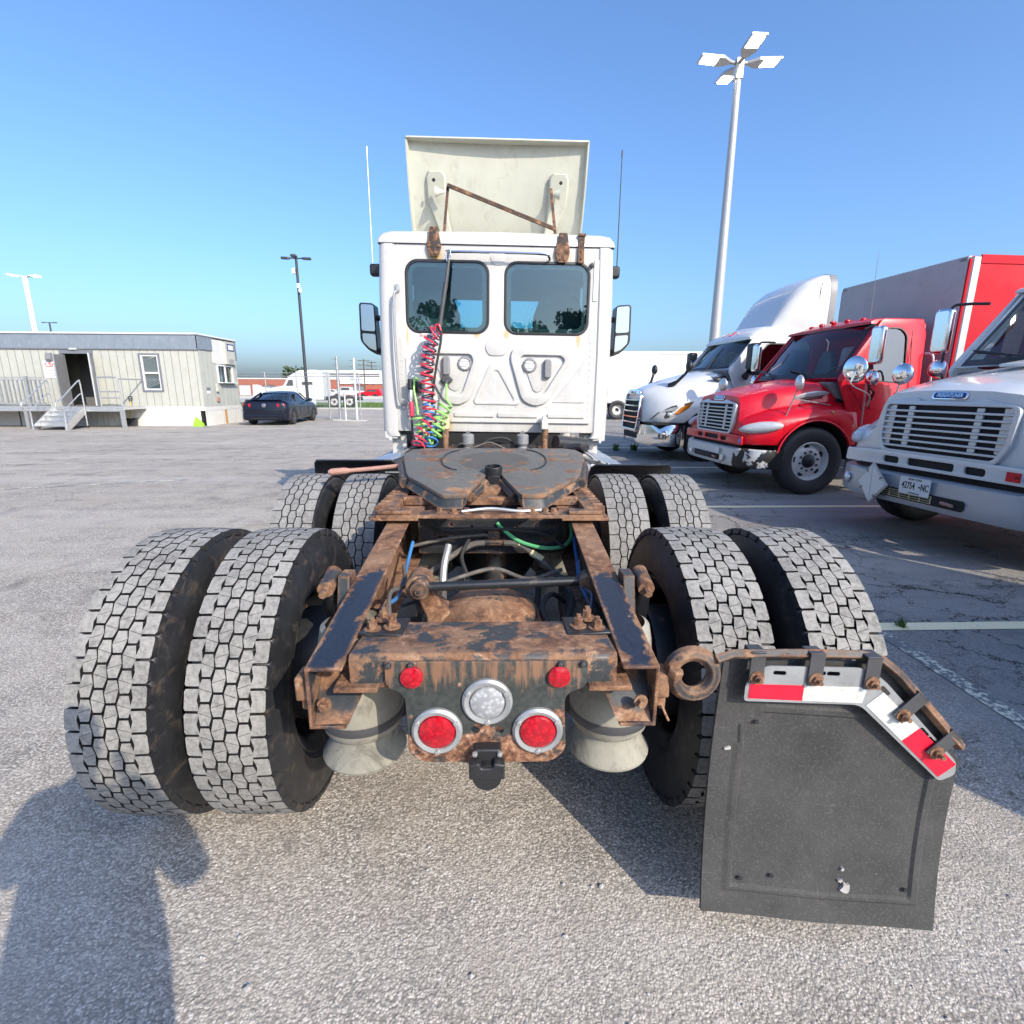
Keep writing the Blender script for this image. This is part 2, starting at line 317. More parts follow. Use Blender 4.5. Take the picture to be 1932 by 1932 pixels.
    l.new(c, b.inputs['Base Color']); b.inputs['Roughness'].default_value = 0.95; b.inputs['Specular IOR Level'].default_value = 0.08
    h = _math(n, l, 'SUBTRACT', _math(n, l, 'ADD', _math(n, l, 'MULTIPLY', vo.outputs['Distance'], -0.8), _math(n, l, 'MULTIPLY', vo2.outputs['Distance'], -0.5)), _math(n, l, 'MULTIPLY', crm, 1.5))
    _bump(n, l, b, h, 0.7, 0.0045)
asphalt()
def line_paint():
    m, n, l, b = _mat('line_paint'); v = _geo(n, l)
    t = _noise(n, l, v, 38, 8, 0.75); t2 = _noise(n, l, v, 3.0, 4, 0.6)
    f = _ramp(n, l, _math(n, l, 'ADD', _math(n, l, 'MULTIPLY', t.outputs[0], 0.7), _math(n, l, 'MULTIPLY', t2.outputs[0], 0.3)), [(0.36, 0.0), (0.42, 1.0)]).outputs[0]
    l.new(_mix(n, l, f, (0.20, 0.195, 0.185), (0.86, 0.74, 0.47)), b.inputs['Base Color']); b.inputs['Roughness'].default_value = 0.85
line_paint()
def line_paint_worn():
    m, n, l, b = _mat('line_paint_worn'); v = _geo(n, l)
    t = _noise(n, l, v, 30, 8, 0.75); t2 = _noise(n, l, v, 3.0, 4, 0.6)
    f = _ramp(n, l, _math(n, l, 'ADD', _math(n, l, 'MULTIPLY', t.outputs[0], 0.7), _math(n, l, 'MULTIPLY', t2.outputs[0], 0.3)), [(0.50, 0.0), (0.54, 1.0)]).outputs[0]
    l.new(_mix(n, l, f, (0.165, 0.166, 0.170), (0.70, 0.65, 0.50)), b.inputs['Base Color']); b.inputs['Roughness'].default_value = 0.85
line_paint_worn()
def grass_mat():
    m, n, l, b = _mat('grass'); v = _geo(n, l)
    t = _noise(n, l, v, 1.5, 6, 0.7)
    c = _ramp(n, l, t.outputs[0], [(0.3, (0.07, 0.12, 0.025)), (0.7, (0.15, 0.20, 0.06))]).outputs[0]
    l.new(c, b.inputs['Base Color']); b.inputs['Roughness'].default_value = 0.9
grass_mat()
def rear_panel_mat():
    """white paint with rust streaks running down from the brackets"""
    m, n, l, b = _mat('cab_back_paint'); v = _geo(n, l)
    t = _noise(n, l, v, 2.2, 5, 0.65)
    c = _ramp(n, l, t.outputs[0], [(0.3, (0.48, 0.468, 0.44)), (0.7, (0.58, 0.567, 0.54))]).outputs[0]
    mp = n.new('ShaderNodeMapping'); mp.inputs['Scale'].default_value = (18, 18, 1.2); l.new(v, mp.inputs[0])
    t2 = _noise(n, l, mp.outputs[0], 1.0, 6, 0.7)
    sp = n.new('ShaderNodeSeparateXYZ'); l.new(v, sp.inputs[0])
    def near(axis, at, wd):
        d = _math(n, l, 'ABSOLUTE', _math(n, l, 'SUBTRACT', sp.outputs[axis], at))
        return _math(n, l, 'SUBTRACT', 1.0, _math(n, l, 'DIVIDE', d, wd), True)
    tot = None
    for x, z, wx, wz in ((-0.52, 2.68, 0.12, 0.16), (0.60, 2.68, 0.12, 0.16), (-0.80, 2.0, 0.02, 0.16), (-0.17, 2.02, 0.06, 0.06), (0.10, 2.02, 0.05, 0.07), (0.76, 1.98, 0.035, 0.15), (-0.45, 1.2, 0.07, 0.14)):
        q = _math(n, l, 'MULTIPLY', near('X', x, wx), near('Z', z, wz))
        tot = q if tot is None else _math(n, l, 'MAXIMUM', tot, q)
    f = _ramp(n, l, _math(n, l, 'MULTIPLY', tot, _math(n, l, 'ADD', t2.outputs[0], 0.25)), [(0.14, 0.0), (0.55, 0.85)]).outputs[0]
    gr = _noise(n, l, v, 3.5, 9, 0.75, 0.5)
    lo = _math(n, l, 'MULTIPLY', _math(n, l, 'SUBTRACT', 1.9, sp.outputs['Z']), 0.10)
    film = _ramp(n, l, _math(n, l, 'ADD', _math(n, l, 'ADD', _math(n, l, 'MULTIPLY', gr.outputs[0], 0.6), _math(n, l, 'MULTIPLY', t2.outputs[0], 0.4)), lo), [(0.48, 0.0), (0.68, 0.55)]).outputs[0]
    c = _mix(n, l, film, c, (0.40, 0.375, 0.33))
    c = _mix(n, l, f, c, (0.50, 0.33, 0.12))
    l.new(c, b.inputs['Base Color']); b.inputs['Roughness'].default_value = 0.3; b.inputs['Coat Weight'].default_value = 0.2
rear_panel_mat()

# ------------------------------------------------------------------ mesh helpers
class MB:
    def __init__(s, M=None): s.v = []; s.f = []; s.mi = []; s.M = M
    def add(s, vs, fs, mi=0, M=None):
        o = len(s.v)
        for p in vs:
            p = Vector(p)
            if M is not None: p = M @ p
            s.v.append(p)
        for f in fs: s.f.append([i + o for i in f]); s.mi.append(mi)
        return s
    def box(s, c, d, M=None, mi=0, rot=None):
        x, y, z = (k / 2 for k in d)
        vs = [(-x, -y, -z), (x, -y, -z), (x, y, -z), (-x, y, -z), (-x, -y, z), (x, -y, z), (x, y, z), (-x, y, z)]
        T = Matrix.Translation(c)
        if rot: T = T @ Euler(rot).to_matrix().to_4x4()
        if M is not None: T = M @ T
        return s.add(vs, [(0, 3, 2, 1), (4, 5, 6, 7), (0, 1, 5, 4), (1, 2, 6, 5), (2, 3, 7, 6), (3, 0, 4, 7)], mi, T)
    def span(s, x0, x1, y0, y1, z0, z1, M=None, mi=0):
        return s.box(((x0 + x1) / 2, (y0 + y1) / 2, (z0 + z1) / 2), (abs(x1 - x0), abs(y1 - y0), abs(z1 - z0)), M, mi)
    def prism(s, poly, axis, a, b, M=None, mi=0, mi_top=None):
        n = len(poly)
        def mk(u, v, t):
            return (t, u, v) if axis == 'x' else (u, t, v) if axis == 'y' else (u, v, t)
        ar = sum(poly[i][0] * poly[(i + 1) % n][1] - poly[(i + 1) % n][0] * poly[i][1] for i in range(n))
        p = list(poly) if ar > 0 else list(poly)[::-1]
        if axis == 'y': p = p[::-1]
        lo, hi = min(a, b), max(a, b)
        vs = [mk(u, v, lo) for u, v in p] + [mk(u, v, hi) for u, v in p]
        s.add(vs, [list(range(n))[::-1]], mi, M)
        o = len(s.v) - 2 * n
        s.f.append([o + n + i for i in range(n)]); s.mi.append(mi if mi_top is None else mi_top)
        for i in range(n):
            j = (i + 1) % n
            s.f.append([o + i, o + j, o + n + j, o + n + i]); s.mi.append(mi)
        return s
    def tube(s, pts, r, n=8, closed=False, M=None, mi=0, caps=True, flat=None):
        pts = [Vector(p) for p in pts]; k = len(pts)
        rs = r if isinstance(r, (list, tuple)) else [r] * k
        rings = []; up = None
        for i, p in enumerate(pts):
            a = pts[i - 1] if (i > 0 or closed) else p; b = pts[(i + 1) % k] if (i < k - 1 or closed) else p
            d = (b - a)
            d = d.normalized() if d.length > 1e-9 else Vector((0, 0, 1))
            if up is None:
                up = Vector((0, 0, 1)) if abs(d.z) < 0.9 else Vector((1, 0, 0))
            x = d.cross(up)
            if x.length < 1e-6: x = d.cross(Vector((0.3, 1, 0.2)))
            x.normalize(); up = x.cross(d).normalized()
            rings.append([p + (x * math.cos(2 * PI * j / n) + up * math.sin(2 * PI * j / n)) * rs[i] for j in range(n)])
        vs = [q for rg in rings for q in rg]; fs = []
        for i in range(k if closed else k - 1):
            for j in range(n):
                a, b = i * n + j, i * n + (j + 1) % n
                c, d = ((i + 1) % k) * n + (j + 1) % n, ((i + 1) % k) * n + j
                fs.append((a, b, c, d))
        if not closed and caps:
            fs.append(tuple(range(n))[::-1]); fs.append(tuple((k - 1) * n + j for j in range(n)))
        return s.add(vs, fs, mi, M)
    def lathe(s, prof, n=32, axis='z', c=(0, 0, 0), M=None, mi=0, cap=False, mis=None):
        vs = []; fs = []; m = len(prof)
        for i in range(n):
            a = 2 * PI * i / n; ca, sa = math.cos(a), math.sin(a)
            for r, h in prof:
                if axis == 'z': q = (r * ca, r * sa, h)
                elif axis == 'y': q = (r * ca, h, -r * sa)
                else: q = (h, r * ca, r * sa)
                vs.append((q[0] + c[0], q[1] + c[1], q[2] + c[2]))
        o = len(s.v)
        s.add(vs, [], mi, M)
        for i in range(n):
            j = (i + 1) % n
            for k in range(m - 1):
                s.f.append([o + i * m + k, o + j * m + k, o + j * m + k + 1, o + i * m + k + 1]); s.mi.append(mis[k] if mis else mi)
        if cap:
            s.f.append([o + i * m for i in range(n)][::-1]); s.mi.append(mi)
            s.f.append([o + i * m + m - 1 for i in range(n)]); s.mi.append(mi)
        return s
    def loft(s, secs, closed=True, caps=True, M=None, mi=0):
        n = len(secs[0]); vs = [p for q in secs for p in q]; fs = []
        for i in range(len(secs) - 1):
            for j in range(n if closed else n - 1):
                a, b = i * n + j, i * n + (j + 1) % n
                fs.append((a, b, b + n, a + n))
        if caps and closed:
            fs.append(tuple(range(n))[::-1]); fs.append(tuple((len(secs) - 1) * n + j for j in range(n)))
        return s.add(vs, fs, mi, M)
    def ball(s, c, r, n=12, M=None, mi=0, rot=None):
        rx, ry, rz = r if isinstance(r, (tuple, list)) else (r, r, r)
        T = Matrix.Translation(c)
        if rot: T = T @ Euler(rot).to_matrix().to_4x4()
        T = T @ Matrix.Diagonal((rx, ry, rz, 1))
        if M is not None: T = M @ T
        h = max(6, n // 2 + 2)
        prof = [(max(1e-4, math.sin(PI * k / h)), -math.cos(PI * k / h)) for k in range(h + 1)]
        return s.lathe(prof, n, 'z', M=T, mi=mi)
    def bolt(s, c, r, h, axis='z', M=None, mi=0, a0=0.0, washer=True):
        hexa = [(r * math.cos(PI / 3 * k + a0), r * math.sin(PI / 3 * k + a0)) for k in range(6)]
        i = 'xyz'.index(axis); o = [k for k in range(3) if k != i]
        pl = [(c[o[0]] + u, c[o[1]] + v) for u, v in hexa]
        if washer:
            w_ = [(c[o[0]] + 1.75 * r * math.cos(PI / 8 * k), c[o[1]] + 1.75 * r * math.sin(PI / 8 * k)) for k in range(16)]
            s.prism(w_, axis, c[i], c[i] + h * 0.22, M, mi)
        return s.prism(pl, axis, c[i] + (h * 0.22 if washer else 0), c[i] + h, M, mi)
    def mesh(s, name='m'):
        me = bpy.data.meshes.new(name)
        me.from_pydata([tuple(s.M @ p) if s.M is not None else tuple(p) for p in s.v], [], s.f)
        return me
    def build(s, name, mat, parent=None, smooth=35, bevel=0, seg=2, fix=True):
        me = s.mesh(name)
        mats = mat if isinstance(mat, (list, tuple)) else [mat]
        for q in mats: me.materials.append(MATS[q])
        if len(mats) > 1:
            for p, i in zip(me.polygons, s.mi): p.material_index = i
        if fix:
            bm = bmesh.new(); bm.from_mesh(me); bmesh.ops.recalc_face_normals(bm, faces=bm.faces); bm.to_mesh(me); bm.free()
        return link(name, me, parent, smooth, bevel, seg)
def link(name, me, parent=None, smooth=35, bevel=0, seg=2):
    if smooth:
        me.shade_smooth(); me.set_sharp_from_angle(angle=R(smooth))
    o = bpy.data.objects.new(name, me); COL.objects.link(o)
    if parent: o.parent = parent
    if bevel:
        b = o.modifiers.new('bevel', 'BEVEL'); b.width = bevel; b.segments = seg; b.limit_method = 'ANGLE'; b.angle_limit = R(38)
        b.harden_normals = False
        me.shade_smooth(); me.set_sharp_from_angle(angle=R(60))
    return o
def empty(name, loc=(0, 0, 0), rz=0.0, label=None, cat=None, group=None):
    o = bpy.data.objects.new(name, None); COL.objects.link(o); o.location = loc; o.rotation_euler = (0, 0, rz)
    o.empty_display_size = 0.2
    return tag(o, label, cat, group)
def tag(o, label=None, cat=None, group=None, kind=None):
    if label: o['label'] = label
    if cat: o['category'] = cat
    if group: o['group'] = group
    if kind: o['kind'] = kind
    return o
def copy_tree(o, parent=None):
    c = o.copy(); COL.objects.link(c); c.parent = parent
    for ch in o.children: copy_tree(ch, c)
    return c
def rrect(x0, x1, y0, y1, r, n=5):
    """rounded rectangle outline"""
    pts = []
    for cx, cy, a0 in ((x1 - r, y0 + r, -PI / 2), (x1 - r, y1 - r, 0), (x0 + r, y1 - r, PI / 2), (x0 + r, y0 + r, PI)):
        for k in range(n + 1):
            a = a0 + PI / 2 * k / n; pts.append((cx + r * math.cos(a), cy + r * math.sin(a)))
    return pts
def round_poly(poly, r, n=5):
    """round every corner of a polygon"""
    out = []; k = len(poly)
    for i in range(k):
        p, a, b = Vector(poly[i]), Vector(poly[i - 1]), Vector(poly[(i + 1) % k])
        ri = r[i] if isinstance(r, (list, tuple)) else r
        u, v = (a - p), (b - p); ri = min(ri, u.length * 0.45, v.length * 0.45)
        s0, s1 = p + u.normalized() * ri, p + v.normalized() * ri
        for q in range(n + 1):
            t = q / n
            w_ = s0 * (1 - t) ** 2 + p * 2 * t * (1 - t) + s1 * t ** 2
            out.append((w_.x, w_.y))
    return out
def circ(cx, cy, r, n=20): return [(cx + r * math.cos(2 * PI * k / n), cy + r * math.sin(2 * PI * k / n)) for k in range(n)]
# frames that carry plane coordinates (u, v, thickness w) into the scene
def frame(o, u, v):
    u = Vector(u); v = Vector(v); w_ = u.cross(v).normalized()
    return Matrix(((u.x, v.x, w_.x, o[0]), (u.y, v.y, w_.y, o[1]), (u.z, v.z, w_.z, o[2]), (0, 0, 0, 1)))
FACE_BACK = lambda y: frame((0, y, 0), (1, 0, 0), (0, 0, 1))      # u = x, v = z, thickness towards -y (the photographer)
def _curve_mesh(cu, M, name):
    o = bpy.data.objects.new('tmp', cu); COL.objects.link(o)
    dg = bpy.context.evaluated_depsgraph_get(); dg.update()
    me = bpy.data.meshes.new_from_object(o.evaluated_get(dg), depsgraph=dg)
    bpy.data.objects.remove(o); bpy.data.curves.remove(cu)
    me.transform(M); me.name = name
    if M.determinant() < 0: me.flip_normals()
    return me
def plate(name, outer, holes, t, M, mat, parent=None, bev=0.0, smooth=35, deform=None):
    """flat plate with real holes; t = thickness, front face at w = t"""
    cu = bpy.data.curves.new('tmp', 'CURVE'); cu.dimensions = '2D'; cu.fill_mode = 'BOTH'
    cu.extrude = max(1e-4, t / 2 - bev); cu.bevel_depth = bev; cu.bevel_resolution = 2
    if bev: cu.offset = -bev
    for lp in [outer] + list(holes):
        sp = cu.splines.new('POLY'); sp.points.add(len(lp) - 1); sp.use_cyclic_u = True
        for q, p in zip(sp.points, lp): q.co = (p[0], p[1], 0, 1)
    me = _curve_mesh(cu, M @ Matrix.Translation((0, 0, t / 2)), name)
    bm = bmesh.new(); bm.from_mesh(me); bmesh.ops.remove_doubles(bm, verts=bm.verts, dist=1e-5)
    if deform:
        for v in bm.verts: v.co = deform(v.co)
    bm.to_mesh(me); bm.free()
    me.materials.clear(); me.materials.append(MATS[mat])
    return link(name, me, parent, smooth)
def text(name, string, size, M, mat, parent=None, t=0.0015, bold=0.0, sx=1.0, shear=0.0):
    cu = bpy.data.curves.new('tmp', 'FONT'); cu.body = string; cu.size = size; cu.align_x = 'CENTER'; cu.align_y = 'CENTER'
    cu.extrude = t / 2; cu.offset = bold; cu.shear = shear; cu.resolution_u = 3
    me = _curve_mesh(cu, M @ Matrix.Translation((0, 0, t / 2)) @ Matrix.Diagonal((sx, 1, 1, 1)), name)
    me.materials.clear(); me.materials.append(MATS[mat])
    return link(name, me, parent, 0)
def interp(tab, x):
    """piecewise-linear table [(x, value or tuple)]"""
    if x <= tab[0][0]: return tab[0][1]
    for (a, va), (b, vb) in zip(tab, tab[1:]):
        if x <= b:
            t = (x - a) / (b - a)
            return tuple(p + (q - p) * t for p, q in zip(va, vb)) if isinstance(va, tuple) else va + (vb - va) * t
    return tab[-1][1]
def smooth_path(pts, k=6):
    """Catmull-Rom through the points"""
    P = [Vector(p) for p in pts]; P = [P[0] * 2 - P[1]] + P + [P[-1] * 2 - P[-2]]; out = []
    for i in range(1, len(P) - 2):
        for q in range(k):
            t = q / k; a, b, c, d = P[i - 1], P[i], P[i + 1], P[i + 2]
            out.append(0.5 * ((2 * b) + (c - a) * t + (2 * a - 5 * b + 4 * c - d) * t * t + (3 * b - a - 3 * c + d) * t ** 3))
    out.append(P[-2]); return out
# ------------------------------------------------------------------ ground
g = MB(); g.add([(-500, -300, 0), (500, -300, 0), (500, 900, 0), (-500, 900, 0)], [(0, 1, 2, 3)])
tag(g.build('ground', 'asphalt', smooth=0), kind='structure')
def marking(name, x0, x1, y0, y1, mat='line_paint', label=None, rot=0):
    m = MB(); nx, ny = 8, 1
    m.add([(x0, y0, 0.004), (x1, y0 + rot, 0.004), (x1, y1 + rot, 0.004), (x0, y1, 0.004)], [(0, 1, 2, 3)])
    return tag(m.build(name, mat, smooth=0), kind='structure')
for k, (y, x0) in enumerate(((3.08, 2.42), (6.72, 2.3), (10.35, 2.3), (14.0, 2.3), (-0.55, 2.42))):
    marking('stall_line', x0, 12.0, y, y + 0.11, rot=0.12)
m = MB(); m.add([(2.46, -1.0, 0.004), (2.56, -1.0, 0.004), (2.58, 3.05, 0.004), (2.48, 3.05, 0.004)], [(0, 1, 2, 3)])
tag(m.build('stall_edge_line', 'line_paint_worn', smooth=0), kind='structure')
for k, (x0, y0, x1, y1) in enumerate(((-13.5, 12.2, -3.6, 14.6), (-14.5, 9.6, -4.6, 11.9), (-9.5, 7.3, -5.3, 8.9))):
    d = Vector((y0 - y1, x1 - x0, 0)).normalized() * 0.05; m = MB()
    m.add([(x0 + d.x, y0 + d.y, .004), (x0 - d.x, y0 - d.y, .004), (x1 - d.x, y1 - d.y, .004), (x1 + d.x, y1 + d.y, .004)], [(0, 1, 2, 3)])
    tag(m.build('lane_line', 'line_paint_worn', smooth=0), kind='structure')
# loose stones lying on the worn asphalt
m = MB()
for k in range(900):
    x, y = random.uniform(-1.9, 2.4), random.uniform(0.35, 2.6) ** 1.0
    if random.random() < 0.35: x, y = random.uniform(0.3, 1.8), random.uniform(0.35, 0.8)
    r = random.choice((0.002, 0.003, 0.0035, 0.005, 0.0065)) * random.uniform(0.7, 1.3)
    vs = []
    for (ux, uy, uz) in ((1, 0, 0), (0.2, 1, 0), (-1, 0.1, 0), (-0.1, -1, 0), (0.1, 0.1, 0.75), (0, 0, -0.6)):
        vs.append((x + r * (ux * random.uniform(.7, 1.4)), y + r * (uy * random.uniform(.7, 1.4)), max(0.0, r * 0.35) + r * uz))
    m.add(vs, [(0, 1, 4), (1, 2, 4), (2, 3, 4), (3, 0, 4), (1, 0, 5), (2, 1, 5), (3, 2, 5), (0, 3, 5)])
tag(m.build('loose_gravel', 'stone', smooth=0), 'loose pale stones scattered over the asphalt', 'gravel', kind='stuff')
for (x, y, r, lb) in ((0.62, 0.52, 0.014, 'largest angular grey stone by the bottom edge, left of a pair'), (0.80, 0.45, 0.013, 'middle of three loose stones at the bottom edge'), (0.93, 0.42, 0.016, 'rightmost loose stone at the bottom edge below the mud flap'), (-0.62, 1.05, 0.012, 'pale loose stone left of centre on the open asphalt'), (0.36, 1.32, 0.010, 'small pale stone on the asphalt left of the flap shadow')):
    m = MB(); m.ball((0, 0, r * 0.35), (r, r * 0.75, r * 0.6), 8)
    for q in range(len(m.v)): m.v[q] = m.v[q] * random.uniform(0.82, 1.15)
    o = m.build('stone', 'stone', smooth=0); o.location = (x, y, 0); o.rotation_euler = (0, 0, random.uniform(0, 6))
    tag(o, lb, 'stone', 'larger loose stones')

# ------------------------------------------------------------------ tyres
TR = 0.515
def tyre_body(axis_prof_extra=True):
    pr = [(0.278, -0.092), (0.300, -0.105), (0.320, -0.117), (0.324, -0.114), (0.345, -0.128), (0.349, -0.126), (0.385, -0.136), (0.389, -0.134), (0.42, -0.1355), (0.424, -0.1335),
          (0.445, -0.131), (0.449, -0.1285), (0.462, -0.125), (0.478, -0.119), (0.488, -0.1155), (0.4935, -0.108)]
    full = pr + [(r, -h) for r, h in pr[::-1]]
    m = MB(); m.lathe(full, 96, 'x'); return m.mesh('tyre')
def tread_mesh(kind):
    m = MB()
    n = 46 if kind == 'lug' else 40
    p = 2 * PI * TR / n
    depth_r = 0.494 if kind == 'lug' else 0.500
    def crown(v): return TR - 0.055 * v * v * 6.0 * 0.06 / 0.06 * 0.25 if abs(v) < 0.2 else TR
    def block(poly, u0, jitter=0.0):
        # poly in (u along the tread, v across), prism from groove floor to the tread face
        top = []; bot = []
        for u, v in poly:
            a = (u0 + u) / TR
            rt = TR - 0.30 * v * v + jitter
            top.append((v, rt * math.cos(a), rt * math.sin(a)))
            cu = sum(q[0] for q in poly) / len(poly); cv = sum(q[1] for q in poly) / len(poly)
            a2 = (u0 + cu + (u - cu) * 1.03) / TR; v2 = cv + (v - cv) * 1.04
            bot.append((v2, depth_r * math.cos(a2), depth_r * math.sin(a2)))
        k = len(poly); o = len(m.v)
        m.add(top + bot, [])
        m.f.append([o + i for i in range(k)]); m.mi.append(0)
        for i in range(k):
            j = (i + 1) % k
            m.f.append([o + i, o + j, o + k + j, o + k + i]); m.mi.append(1)
    if kind == 'lug':
        cols = [-0.0555, -0.0185, 0.0185, 0.0555]
        for ci, cv in enumerate(cols):
            for k in range(n):
                u0 = (k + (0.5 if ci % 2 else 0.0) + 0.12 * (ci - 1.5)) * p
                h = p / 2 - 0.0036; a = 0.0123; b = 0.0198; sl = 0.2 * h * (1 if ci % 2 else -1) * 1.0
                dj = random.uniform(-0.0008, 0.0004)
                block([(-h, cv - a), (-sl - 0.0007, cv - b), (sl - 0.0007, cv + b), (-h, cv + a)], u0, dj)
                block([(-sl + 0.0007, cv - b), (h, cv - a), (h, cv + a), (sl + 0.0007, cv + b)], u0, dj)
        for sgn in (-1, 1):
            for k in range(n):
                u0 = (k + (0.5 if sgn < 0 else 0.0) + 0.12 * 2.5 * sgn) * p
                h = p / 2 - 0.0038; dj = random.uniform(-0.001, 0.0004)
                iv, ov = 0.0755, 0.1165
                block([(-h, sgn * (iv - 0.004)), (0.0, sgn * (iv + 0.0035)), (h, sgn * (iv - 0.004)), (h, sgn * (ov - 0.004)), (h * 0.8, sgn * ov), (-h * 0.8, sgn * ov), (-h, sgn * (ov - 0.004))][::sgn], u0, dj)
                # short sipe mark on the shoulder block (a raised rib of rubber in a slot)
                # shoulder lug running down onto the sidewall
                q = []
                for u in (-h * 0.8, h * 0.8):
                    for (v, r) in ((ov, TR - 0.30 * ov * ov - 0.001), (ov + 0.006, 0.489), (ov - 0.004, 0.478)):
                        a = (u0 + u) / TR; q.append((sgn * v, r * math.cos(a), r * math.sin(a)))
                m.add(q, [(0, 1, 4, 3), (1, 2, 5, 4), (0, 2, 1), (3, 4, 5)], 1)
    else:
        cols = [-0.078, -0.039, 0.0, 0.039, 0.078]
        for ci, cv in enumerate(cols):
            for k in range(n):
                u0 = (k + (0.5 if ci % 2 else 0.0)) * p
                h = p / 2 - 0.0026; a = 0.0125; b = 0.0205; dj = random.uniform(-0.0006, 0.0003)
                lo, hi = cv, cv
                if ci == 0: pl = [(-h, cv - 0.036), (-h, cv + a), (0, cv + b), (h, cv + a), (h, cv - 0.036)]
                elif ci == 4: pl = [(-h, cv - a), (-h, cv + 0.036), (h, cv + 0.036), (h, cv - a), (0, cv - b)]
                else: pl = [(-h, cv - a), (-h, cv + a), (0, cv + b), (h, cv + a), (h, cv - a), (0, cv - b)]
                block(pl, u0, dj)
    me = m.mesh('tread')
    return me, m.mi
TY = tyre_body(); TY.materials.append(MATS['rubber'])
TREADS = {}
for kd, tm in (('lug', 'tread_dust'), ('hex', 'tread_dust_dark')):
    me, mi = tread_mesh(kd)
    me.materials.append(MATS[tm]); me.materials.append(MATS['rubber'])
    for pgn, i in zip(me.polygons, mi): pgn.material_index = i
    bm = bmesh.new(); bm.from_mesh(me); bmesh.ops.recalc_face_normals(bm, faces=bm.faces); bm.to_mesh(me); bm.free()
    TREADS[kd] = me
TY.shade_smooth(); TY.set_sharp_from_angle(angle=R(50))
def rim_mesh():
    m = MB()
    m.lathe([(0.288, -0.10), (0.278, -0.092), (0.268, -0.07), (0.26, 0.0), (0.262, 0.06), (0.278, 0.092), (0.288, 0.10)], 40, 'x')
    m.lathe([(0.262, 0.02), (0.22, 0.045), (0.16, 0.05), (0.10, 0.05), (0.002, 0.05)], 40, 'x')
    for k in range(10):
        a = 2 * PI * k / 10; m.lathe([(0.014, 0.05), (0.014, 0.075), (0.001, 0.08)], 8, 'x', (0, 0.143 * math.cos(a), 0.143 * math.sin(a)))
    return m
RIM = rim_mesh().mesh('rim'); RIM.materials.append(MATS['rust_spots'])
RIM.shade_smooth(); RIM.set_sharp_from_angle(angle=R(40))

# ------------------------------------------------------------------ the tractor unit seen from behind
T = empty('tractor_truck', (0, 1.845, 0), 0, 'white day-cab tractor truck seen from behind with rusty chassis and eight dual tyres', 'truck')
TI = Matrix.Translation((0, -1.845, 0))          # parts are written in scene metres, T stands at the rear axle
class TB(MB):
    def __init__(s): super().__init__(TI)
def tplate(name, outer, holes, t, M, mat, parent=T, bev=0.0, **k): return plate(name, outer, holes, t, TI @ M, mat, parent, bev, **k)
for (x, y, kd) in ((-1.095, 1.845, 'lug'), (-0.755, 1.845, 'lug'), (0.755, 1.845, 'lug'), (1.095, 1.845, 'lug'), (-1.095, 3.165, 'hex'), (-0.755, 3.165, 'hex'), (0.755, 3.165, 'hex'), (1.095, 3.165, 'hex')):
    wh = bpy.data.objects.new('wheel', RIM); COL.objects.link(wh); wh.parent = T; wh.location = (x, y - 1.845, 0.505)
    inward = 1 if abs(x) < 1 else -1
    wh.rotation_euler = (random.uniform(0, 6), 0, 0)
    if x * inward < 0: wh.rotation_euler = (wh.rotation_euler[0], PI, 0)
    for nm, me in (('tyre', TY), ('tread', TREADS[kd])):
        c = bpy.data.objects.new(nm, me); COL.objects.link(c); c.parent = wh
# chassis rails: C channels, tapering towards the open ends
def rail_sec(sg, y, z0, z1, fl=0.092, t=0.009):
    o = 0.436
    return [(sg * a, y, b) for a, b in ((o, z0), (o, z1), (o - fl, z1), (o - fl, z1 - t), (o - t, z1 - t), (o - t, z0 + t), (o - fl, z0 + t), (o - fl, z0))]
RAIL = [(1.15, 0.70, 0.868), (1.30, 0.695, 0.886), (1.75, 0.70, 0.938), (2.2, 0.72, 0.988), (2.6, 0.72, 1.0), (5.4, 0.72, 1.0), (8.0, 0.70, 0.98)]
for sg in (-1, 1):
    m = TB(); m.loft([rail_sec(sg, *q) for q in RAIL]); rl = m.build('frame_rail', 'rail_steel', T, smooth=20, bevel=0.003)
    # triangular gusset closing the lower corner of the rail end
    g_ = TB()
    a = [(sg * 0.425, 1.155, 0.705), (sg * 0.340, 1.16, 0.708), (sg * 0.288, 1.25, 0.825), (sg * 0.425, 1.24, 0.815)]
    g_.add(a + [(p[0], p[1] + 0.006, p[2] + 0.004) for p in a], [(0, 1, 2, 3), (4, 5, 6, 7), (0, 1, 5, 4), (1, 2, 6, 5), (2, 3, 7, 6), (3, 0, 4, 7)])
    g_.build('gusset', 'rust_light', T, smooth=20)
    b_ = TB(); b_.bolt((sg * 0.395, 1.158, 0.768), 0.010, -0.02, 'y'); b_.build('bolt', 'rust_bolt', T)
    # hanger block outside the rail end
    h_ = TB(); h_.span(sg * 0.436, sg * 0.472, 1.17, 1.235, 0.765, 0.83); h_.span(sg * 0.436, sg * 0.462, 1.18, 1.225, 0.735, 0.765)
    h_.build('hanger_block', 'rust_heavy', T, bevel=0.006)
